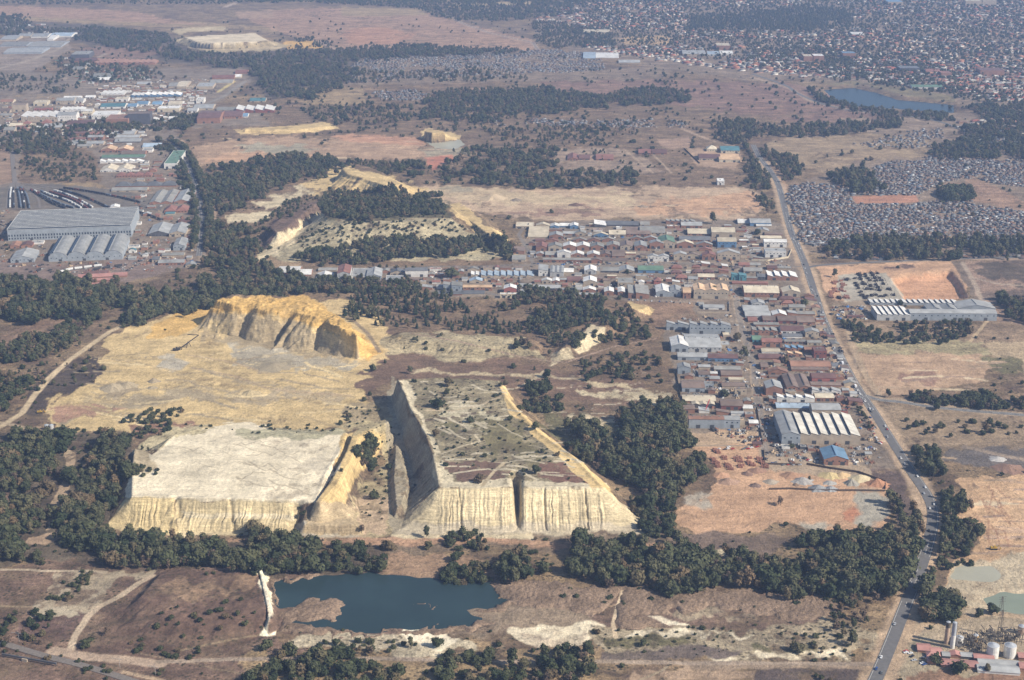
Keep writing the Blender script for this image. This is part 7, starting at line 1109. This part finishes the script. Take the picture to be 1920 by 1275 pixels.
for row in rowsM:
    for a, b in row:
        for _ in range(2): put_machine(1520 + (a + R_.uniform(-7, 7)) / 5.053, 480 + (b + R_.uniform(-6, 6)) / 5.053, k % 2, R_.uniform(0, 6.28), 'dark machine standing in the rows on the grey gravel yard', 'dark machines in rows on the grey gravel yard', R_.uniform(.8, 1.25)); k += 1
for a, b in [(852,260),(940,228),(1050,228),(1097,225),(1155,232),(1087,270),(1137,270),(1065,312),(1240,275),(1220,315),(1268,315),(1250,358),(1310,358)]: put_machine(1520 + a / 5.053, 480 + b / 5.053, k % 2, R_.uniform(0, 6.28), 'dark machine on the floor of the orange pit', 'dark machines on the floor of the orange pit', 1.25); k += 1
bs = MB()
for ix in range(3):
    for iy in range(2): bs.box(ix * 1.7, iy * 1.6, 0, ix * 1.7 + 1.4, iy * 1.6 + 1.3, [1.3, 2.4, 1.8, 1.1, 2.2, 1.6][ix * 2 + iy])
BS = bs.mesh('brick_stack', M_BRICK); pl = MB(); pl.box(-.2, -.2, -.12, 5.1, 3.3, -.02, 0, True); PL = pl.mesh('pallet', M_WOOD)
def stack(px, py, rz, lab, grp):
    x, y, z = hit1(px, py); e = empty('brick_stack', (x, y, z + .15), rz, lab, 'brick stack', grp); obj('bricks', BS, e); obj('pallet', PL, e)
for x0, y0, x1, y1 in [(1332,862,1344,880),(1354,858,1366,886),(1377,858,1390,884),(1399,861,1408,878),(1418,862,1432,880),(1338,845,1342,852)]:
    for q in range(11): t = R_.random(); stack(x0 + (x1 - x0) * t + R_.uniform(-4, 4), y0 + (y1 - y0) * t, R_.uniform(-.3, .3), 'stack of reddish bricks in the rows on the red yard', 'brick stacks in rows on the red yard')
for a, b, c, d in [(195,250,250,350),(270,230,320,345),(175,330,195,400),(310,380,350,410)]:
    for q in range(14): stack(1520 + R_.uniform(a, c) / 5.053, 480 + R_.uniform(b, d) / 5.053, R_.uniform(-.4, .4), 'reddish stack on the left side of the orange yard', 'reddish stacks on the left side of the orange yard')
# heaps
def heap(px, py, r, h, col, label, seed, dumps=False):
    h *= .8; r *= .9
    x, y, z = hit1(px, py, dumps); rr = random.Random(seed); m = MB(); n = 20; V = [(0, 0, h)]; ph = [rr.uniform(.8, 1.2) for _ in range(n)]
    for j, (fr, fz) in enumerate(((.12, .96), (.3, .74), (.55, .42), (.8, .15), (1.05, -.4 / h))):
        for k in range(n): a = 2 * math.pi * k / n; q = r * fr * (1 + (ph[k] - 1) * fr) * rr.uniform(.94, 1.06); V.append((q * math.cos(a), q * math.sin(a) * .8, h * fz * rr.uniform(.93, 1.05)))
    F = [(0, 1 + k, 1 + (k + 1) % n) for k in range(n)]
    for j in range(4): F += [(1 + j * n + k, 1 + (j + 1) * n + k, 1 + (j + 1) * n + (k + 1) % n, 1 + j * n + (k + 1) % n) for k in range(n)]
    m.add(V, F); tag(obj('soil_heap', m.mesh('soil_heap', plain('heap_' + '_'.join('%02d' % int(c * 99) for c in col), col, .95, .3, .8)), None, (x, y, z)), label, 'heap')
HP = [(1484,893,14,5,(.33,.2,.13),'brown heap in the middle of the red yard'),(1505,904,14,6,(.33,.31,.29),'grey gravel heap right of the brown heap'),(1445,905,10,3.5,(.33,.28,.22),'low dull heap left of the gravel heap'),(1416,912,8,4,(.17,.12,.1),'dark brown heap at the left of the fence'),(1401,890,8,4,(.2,.13,.1),'dark heap below the brick stacks'),(1420,884,12,4,(.28,.17,.12),'reddish heap at the end of the brick rows'),(1366,905,13,6,(.32,.21,.15),'wide brown heap beside the wood'),(1352,892,12,4,(.42,.25,.16),'orange heap beside the wood'),(1534,917,13,6,(.24,.245,.25),'dark blue grey heap at the fence'),(1558,918,10,5,(.28,.29,.30),'second grey heap at the fence'),(1556,906,9,3.5,(.33,.32,.3),'small grey heap in the yard'),(1596,907,10,7,(.28,.26,.22),'pointed grey heap right of the small ones'),(1557,892,15,5,(.48,.38,.2),'yellow sand heap behind the heaps'),(1578,892,12,5,(.5,.36,.2),'second yellow sand heap'),(1612,898,15,6,(.5,.42,.27),'pale sand heap at the right of the yard'),(1645,908,14,8,(.38,.20,.12),'bright orange earth heap at the yard corner'),(1492,911,5,3,(.2,.14,.1),'little dark heap by the gravel'),
 (212,728,20,7,(.34,.28,.19),'grey brown heap on the left of the yellow pit'),(240,724,16,7,(.33,.27,.18),'second grey brown heap on the left of the yellow pit'),(288,716,10,6,(.28,.23,.16),'small grey heap in the yellow pit'),(285,728,8,3,(.3,.25,.17),'low heap beside the small grey heap'),(470,738,14,5,(.4,.32,.19),'dull heap right of the pit middle'),(515,688,26,5,(.3,.25,.17),'broad dark heap below the cliff'),(495,668,10,3,(.36,.3,.2),'small heap above the broad dark heap'),(925,372,28,11,(.46,.36,.24),'pale cone of sand on the quarry floor'),(968,376,14,5,(.22,.18,.14),'dark heap beside the pale cone'),(1080,385,16,5,(.14,.09,.07),'dark brown heap on the quarry floor'),(1205,388,12,4,(.25,.2,.15),'brown heap right on the quarry floor'),(1890,880,22,6,(.24,.15,.11),'brown heap at the far right of the black field'),(1870,862,12,3,(.4,.38,.36),'pale grey heap on the black field')]
for k, (px, py, r, h, c, lab) in enumerate(HP): heap(px, py, r, h, c, lab, k)
# stacker in the yellow pit
x, y, z = hit1(353, 652, True); e = empty('conveyor_stacker', (x, y, z), .4, 'dark conveyor stacker standing in the yellow pit', 'conveyor')
b = MB(); b.bar((-14, -6, 1), (16, 4, 14), .7); obj('conveyor_arm', b.mesh('conveyor_arm', M_MACH), e); b = MB(); b.bar((-3, -2, 0), (0, -1, 8), .5); b.bar((4, 2, 0), (1, 0, 8), .5); b.bar((-2, 2, 0), (0, 0, 8), .4); obj('support_frame', b.mesh('support_frame', M_MACH), e)
b = MB(); b.bar((16, 4, 14), (2, 10, 15), .6); b.box(-17, -8, 0, -12, -4, 3, 0); obj('feed_hopper', b.mesh('feed_hopper', M_MACH), e)
put_machine(330, 658, 0, .2, 'small dark digger left of the conveyor stacker', None, 1.5, True); put_machine(75, 775, 2, .2, 'yellow loader on the pit entrance track', None, 1.2); put_machine(1863, 1031, 2, 0, 'machine on the sand works at the right', None, 1.3)
# tanks at the pit entrance
for i, px in enumerate((88, 97)):
    x, y, z = hit1(px, 806); e = empty('water_tank', (x, y, z), 0, ['left', 'right'][i] + ' one of two grey tanks at the yellow pit entrance', 'tank'); b = MB(); b.cyl(0, 0, -.3, 6, 2.6, 2.6, 14); obj('tank_shell', b.mesh('tank_shell', WM['lg']), e); b = MB(); b.cyl(0, 0, 6.02, 7, 2.7, .3, 14); obj('tank_roof', b.mesh('tank_roof', WM['gy']), e)
# red mobile crane in the yards
x, y, z = hit1(1322, 773); e = empty('crane', (x, y, z), .2, 'red crane with raised boom in the yards', 'crane'); MR = plain('crane_red', (.45, .05, .06), .4); b = MB(); b.box(-4, -1.3, .6, 4, 1.3, 2, 0, True); obj('carrier', b.mesh('carrier', MR), e); b = MB(); b.bar((0, 0, 2), (6, 3, 15), .6); obj('boom', b.mesh('boom', MR), e)
for xx in (-2.6, 2.6):
    for yy in (-1.2, 1.2): q = obj('wheel', WHEEL, e, (xx, yy, .5)); q.scale = (1.5, 2, 1.5)
# rail yard: tracks and wagons
TR = [[(22,344),(16,360),(12,392)],[(24,344),(20,365),(19,392)],[(26,344),(26,365),(27,392)],[(30,344),(36,365),(40,392)],[(31,344),(42,365),(47,392)],[(32,344),(50,368),(56,392)],[(34,344),(68,370),(75,392)],[(42,348),(80,372),(100,384),(122,392)],[(48,350),(90,374),(112,384),(138,392)],[(52,350),(95,368),(130,380),(152,392)],[(60,352),(100,364),(140,378),(166,394)],[(60,350),(120,360),(160,372),(206,392)],[(40,344),(100,352),(170,362),(250,378),(300,395)],[(60,352),(110,362),(150,378),(175,392)]]
for k, L in enumerate(TR): railway(L, 'rail siding fanning out behind the great rail works shed', bw=4.2, lift=.3)
railway([(22,250),(24,300),(28,344)], 'railway line leading away behind the rail yard', bw=9)
WGC = {'dark': (.045,.045,.05), 'white': (.62,.62,.6), 'maroon': (.16,.06,.05), 'blue grey': (.14,.17,.21)}; WGM = {}
for k, v in WGC.items():
    b = MB(); b.box(-6, -1.35, 1.0, 6, 1.35, 3.5, 0, True); b.slab([(-6.1, -1.4, 3.53), (6.1, -1.4, 3.53), (6.1, 0, 3.9), (-6.1, 0, 3.9)], .1); b.slab([(-6.1, 0, 3.9), (6.1, 0, 3.9), (6.1, 1.4, 3.53), (-6.1, 1.4, 3.53)], .1); WGM[k] = b.mesh('wagon_body', plain('wagon_' + k.replace(' ', '_'), v, .6))
b = MB()
for xx in (-4.4, 4.4):
    for yy in (-.75, .75): b.bar((xx - .9, yy - .1, .5), (xx - .9, yy + .1, .5), .48, 8); b.bar((xx + .9, yy - .1, .5), (xx + .9, yy + .1, .5), .48, 8)
    b.box(xx - 1.6, -.7, .5, xx + 1.6, .7, .98, 0, True)
BOG = b.mesh('bogies', M_TYRE)
def wagon(p, t, col, label, group):
    z = float(gz(p[0], p[1])) + .5; e = empty('rail_wagon', (p[0], p[1], z), math.atan2(t[1], t[0]), label, 'rail wagon', group); obj('wagon_body', WGM[col], e); obj('bogies', BOG, e)
for k, L in enumerate(TR):
    if k in (0, 6): continue
    C = densify(L, 6.9); n = len(C); col0 = ['dark', 'white', 'dark', 'blue grey', 'dark', 'blue grey', 'dark', 'dark', 'blue grey', 'white', 'maroon', 'dark', 'dark', 'white'][k]
    for i in range(int(n * .30), n - 1, 2):
        if k == 12 and i > n * .8: continue
        col = col0 if R_.random() < .8 else R_.choice(list(WGC)); wagon(C[i], C[min(i + 1, n - 1)] - C[i - 1], col, '%s rail wagon on the sidings behind the great shed' % col, '%s rail wagons on the sidings behind the great shed' % col)
for L, ph in (([(110,514),(130,508),(165,503),(190,500)], 'in front of the vaulted halls'), ([(175,508),(200,504),(230,499)], 'near the red roofs below the halls'), ([(68,512),(85,503)], 'at the left of the halls'), ([(260,400),(285,408),(305,416)], 'right of the great shed')):
    railway(L, 'rail siding ' + ph, bw=4.2, lift=.3); C = densify(L, 6.9)
    for i in range(1, len(C) - 1, 2): wagon(C[i], C[i + 1] - C[i - 1], 'white' if 'vault' in ph else 'dark', ('white' if 'vault' in ph else 'dark') + ' rail wagon ' + ph, ('white' if 'vault' in ph else 'dark') + ' rail wagons ' + ph)
# plant at the bottom right
M_SILO = plain('silo_white', (.66, .64, .60), .5, .15, .4); M_SILOG = plain('silo_grey', (.36, .38, .41), .5, .15, .4); M_SILOB = plain('silo_tan', (.46, .34, .26), .6, .2, .4); M_PIPE = plain('plant_steel', (.11, .095, .08), .6, .3, 1)
def silo(px, py, r, h, bands, label):
    x, y, z = hit1(px, py); e = empty('silo', (x, y, z - .2), 0, label, 'silo'); z0 = 0
    for i, (fr, mt) in enumerate(bands): b = MB(); b.cyl(0, 0, z0 + .01, h * fr, r * (1 - .03 * i), r * (1 - .03 * i), 20); obj('shell', b.mesh('shell', mt), e); z0 = h * fr
    b = MB(); b.cyl(0, 0, h + .02, h + r * .35, r * .96, r * .2, 20); obj('top_cone', b.mesh('top_cone', M_SILOG), e); b = MB(); b.bar((r + .1, 0, 0), (r + .1, 0, h), .12)
    for k in range(int(h)): b.bar((r + .1, -.3, k + .5), (r + .1, .3, k + .5), .06, 3)
    b.bar((r + .5, -.3, 0), (r + .5, -.3, h), .08, 3); obj('ladder', b.mesh('ladder', M_PIPE), e)
silo(1774, 1207, 2.0, 21, [(.75, M_SILOB), (1, M_PIPE)], 'tall tan silo left of the white one'); silo(1785, 1216, 2.0, 25, [(.52, M_SILO), (1, M_SILOG)], 'tall silo white below and grey above'); silo(1798, 1210, 3.2, 8, [(1, M_SILO)], 'short cream tank beside the tall silos')
silo(1860, 1232, 5.0, 11, [(1, M_SILO)], 'left one of the two wide white tanks'); silo(1892, 1232, 5.0, 11, [(1, M_SILO)], 'right one of the two wide white tanks'); silo(1828, 1203, 2.6, 6, [(1, plain('tank_orange', (.5, .32, .12)))], 'small orange tank behind the white tanks'); silo(1915, 1188, 3.4, 7, [(1, M_SILOB)], 'tan tank at the right edge')
for k, (px, py, w_, h, lab) in enumerate([(1815,1216,16,10,'tangle of dark pipes and platforms between the silos'),(1840,1225,14,9,'dark pipe rack left of the wide tanks'),(1870,1208,22,11,'high dark steel structure behind the wide tanks'),(1905,1212,18,10,'dark steel structure at the right edge')]):
    x, y, z = hit1(px, py); e = empty('pipe_rack', (x, y, z), .1, lab, 'pipe rack'); r = random.Random(k); b = MB()
    for i in range(5):
        for j in range(4): b.bar((i * w_ / 4 - w_ / 2, j * 4, 0), (i * w_ / 4 - w_ / 2, j * 4, h * r.uniform(.6, 1)), .2)
    obj('column', b.mesh('column', M_PIPE), e); b = MB()
    for i in range(26): a = Vector((r.uniform(-w_ / 2, w_ / 2), r.uniform(0, 12), r.uniform(1, h))); d = r.choice([Vector((r.uniform(3, 9), 0, 0)), Vector((0, r.uniform(3, 8), 0)), Vector((r.uniform(-3, 3), 2, r.uniform(-2, 2)))]); b.bar(a, a + d, r.uniform(.15, .45), 6)
    obj('pipe', b.mesh('pipe', M_PIPE), e); b = MB()
    for i in range(9): xx, yy, zz = r.uniform(-w_ / 2, w_ / 2 - 3), r.uniform(0, 10), r.uniform(1, h - 2); b.box(xx, yy, zz, xx + r.uniform(1, 3.5), yy + 2, zz + r.uniform(.8, 2.2), 0, True)
    obj('vessel', b.mesh('vessel', WM['b'] if 'b' in WM else M_PIPE), e)
def pylon(px, py, h, w_, label):
    x, y, z = hit1(px, py); e = empty('pylon', (x, y, z), .2, label, 'pylon'); b = MB()
    for sx in (-1, 1):
        for sy in (-1, 1): b.bar((sx * w_, sy * w_, 0), (sx * w_ * .15, sy * w_ * .15, h), .13)
    for k in range(6):
        t = k / 6; q = w_ * (1 - .85 * t); q2 = w_ * (1 - .85 * (t + 1 / 6)); b.bar((-q, -q, h * t), (q2, -q2, h * (t + 1 / 6)), .09); b.bar((q, -q, h * t), (-q2, -q2, h * (t + 1 / 6)), .09)
    obj('mast', b.mesh('mast', M_PIPE), e); b = MB()
    for t in (.72, .85, .97): b.bar((-3.5, 0, h * t), (3.5, 0, h * t), .13)
    obj('cross_arm', b.mesh('cross_arm', M_PIPE), e)
pylon(1874, 1195, 26, 2, 'thin steel pylon behind the wide tanks'); pylon(1876, 1152, 18, 2, 'pylon beside the settling pond'); pylon(1587, 255, 26, 3, 'far pylon on the dry field edge'); pylon(1414, 200, 22, 3, 'far pylon on the veld'); pylon(1502, 222, 24, 3, 'far pylon left of the lake road')
M_POLE = plain('pole', (.40, .38, .35))
b = MB(); b.bar((0, 0, -.3), (0, 0, 10.5), .14, 6, 0, .09); PO = b.mesh('pole', M_POLE); b = MB(); b.bar((0, 0, 10.4), (1.9, 0, 10.8), .07); b.box(1.5, -.18, 10.72, 2.4, .18, 10.92, 0, True); LA = b.mesh('lamp_arm', M_POLE)
for i, (px, py) in enumerate([(1660,758),(1749,768),(1789,772),(1586,640),(1604,675),(1626,708),(1645,740),(1592,620),(1528,485),(1570,585),(1677,1080),(1700,1040),(1560,560),(1860,775),(1549,600)]):
    x, y, z = hit1(px, py); e = empty('street_lamp', (x, y, z), 2.6 if i % 2 else .4, 'thin pale street lamp beside the tarred roads', 'street lamp', 'thin pale street lamps beside the tarred roads'); obj('pole', PO, e); obj('lamp_arm', LA, e)
for i, px in enumerate((36, 225, 292)):
    x, y, z = hit1(px, [1203, 1252, 1268][i]); e = empty('catenary_mast', (x, y, z), -.3, ['left', 'middle', 'right'][i] + ' one of three overhead line masts on the railway', 'mast'); obj('pole', PO, e); b = MB(); b.bar((-7, 0, 8), (3, 0, 8), .14); obj('cross_beam', b.mesh('cross_beam', M_POLE), e)
# walls
def wallrun(pts, h, mt, label, t=.3):
    b = MB()
    P = [hit1(*p) for p in pts]
    for (ax, ay, az), (bx, by, bz) in zip(P[:-1], P[1:]):
        n = max(1, int(math.hypot(bx - ax, by - ay) / 8))
        for k in range(n):
            u0, u1 = k / n, (k + 1) / n - .0; x0, y0, x1, y1 = ax + (bx - ax) * u0, ay + (by - ay) * u0, ax + (bx - ax) * u1, ay + (by - ay) * u1; d = Vector((x1 - x0, y1 - y0, 0)).normalized(); nn = Vector((-d.y, d.x, 0)) * t / 2; z0 = min(float(gz(x0, y0)), float(gz(x1, y1))) - .5; z1 = max(float(gz(x0, y0)), float(gz(x1, y1))) + h
            b.add([(x0 - nn.x, y0 - nn.y, z0), (x1 - nn.x, y1 - nn.y, z0), (x1 + nn.x, y1 + nn.y, z0), (x0 + nn.x, y0 + nn.y, z0), (x0 - nn.x, y0 - nn.y, z1), (x1 - nn.x, y1 - nn.y, z1), (x1 + nn.x, y1 + nn.y, z1), (x0 + nn.x, y0 + nn.y, z1)], [(0, 1, 5, 4), (1, 2, 6, 5), (2, 3, 7, 6), (3, 0, 4, 7), (4, 5, 6, 7)])
    tag(obj('boundary_wall', b.mesh('boundary_wall', mt)), label, 'wall')
wallrun([(1441,920),(1480,919),(1540,921),(1600,921),(1658,922)], 2.2, M_WOOD, 'dark fence between the heaps and the red earth')
wallrun([(1512,873),(1560,880),(1610,887),(1660,905),(1660,918)], 2.5, M_WOOD, 'dark wall around the upper side of the heaps'); wallrun([(1432,845),(1434,872),(1500,874)], 2.2, M_WOOD, 'dark fence at the foot of the beige yard')
wallrun([(1292,838),(1340,838),(1420,838)], 1.8, WM['bg'], 'thin wall along the bottom of the beige yard'); wallrun([(1307,588),(1367,588),(1367,566)], 2.2, WM['bg'], 'wall around the small junk yard in the dry field'); wallrun([(1409,489),(1440,490),(1478,484),(1484,470)], 3, WM['c'], 'cream wall around the white office block')
wallrun([(1283,280),(1312,307)], 2.5, M_WOOD, 'dark wall left of the school'); wallrun([(1268,700),(1285,800)], 2.4, M_WOOD, 'dark wall along the left side of the yards'); wallrun([(1418,760),(1430,835)], 2.0, M_WOOD, 'dark wall along the works street')
# rail bridge at the bottom left
x, y, z = hit1(48, 1240); e = empty('rail_bridge', (x, y, z), -.28, 'concrete pier and girder of the small rail bridge at the bottom left', 'bridge'); b = MB(); b.box(-22, -1, 1.6, 30, 0, 3.4, 0, True); obj('girder', b.mesh('girder', WM['dk']), e); b = MB(); b.box(-2, -2.2, -1, 3, -1.2, 2.6); obj('pier', b.mesh('pier', WM['bg']), e)
# ---------------------------------------------------------------- the air
mb = MB(); x0, x1, y0, y1, z0, z1 = -52000, 52000, -2500, 24000, -14, 668
mb.add([(x0, y0, z0), (x1, y0, z0), (x1, y1, z0), (x0, y1, z0), (x0, y0, z1), (x1, y0, z1), (x1, y1, z1), (x0, y1, z1)],
       [(0, 3, 2, 1), (4, 5, 6, 7), (0, 1, 5, 4), (1, 2, 6, 5), (2, 3, 7, 6), (3, 0, 4, 7)])
hm = bpy.data.materials.new('haze'); hm.use_nodes = True; t = hm.node_tree; t.nodes.clear(); o_ = t.nodes.new('ShaderNodeOutputMaterial'); v_ = t.nodes.new('ShaderNodeVolumePrincipled')
v_.inputs['Color'].default_value = (.42, .60, 1.0, 1); v_.inputs['Density'].default_value = HAZE_DENSITY; v_.inputs['Anisotropy'].default_value = .15
t.links.new(v_.outputs[0], o_.inputs['Volume'])
tag(obj('haze', mb.mesh('haze', hm)), 'thin blue winter haze over the whole plain', 'haze', kind='stuff')
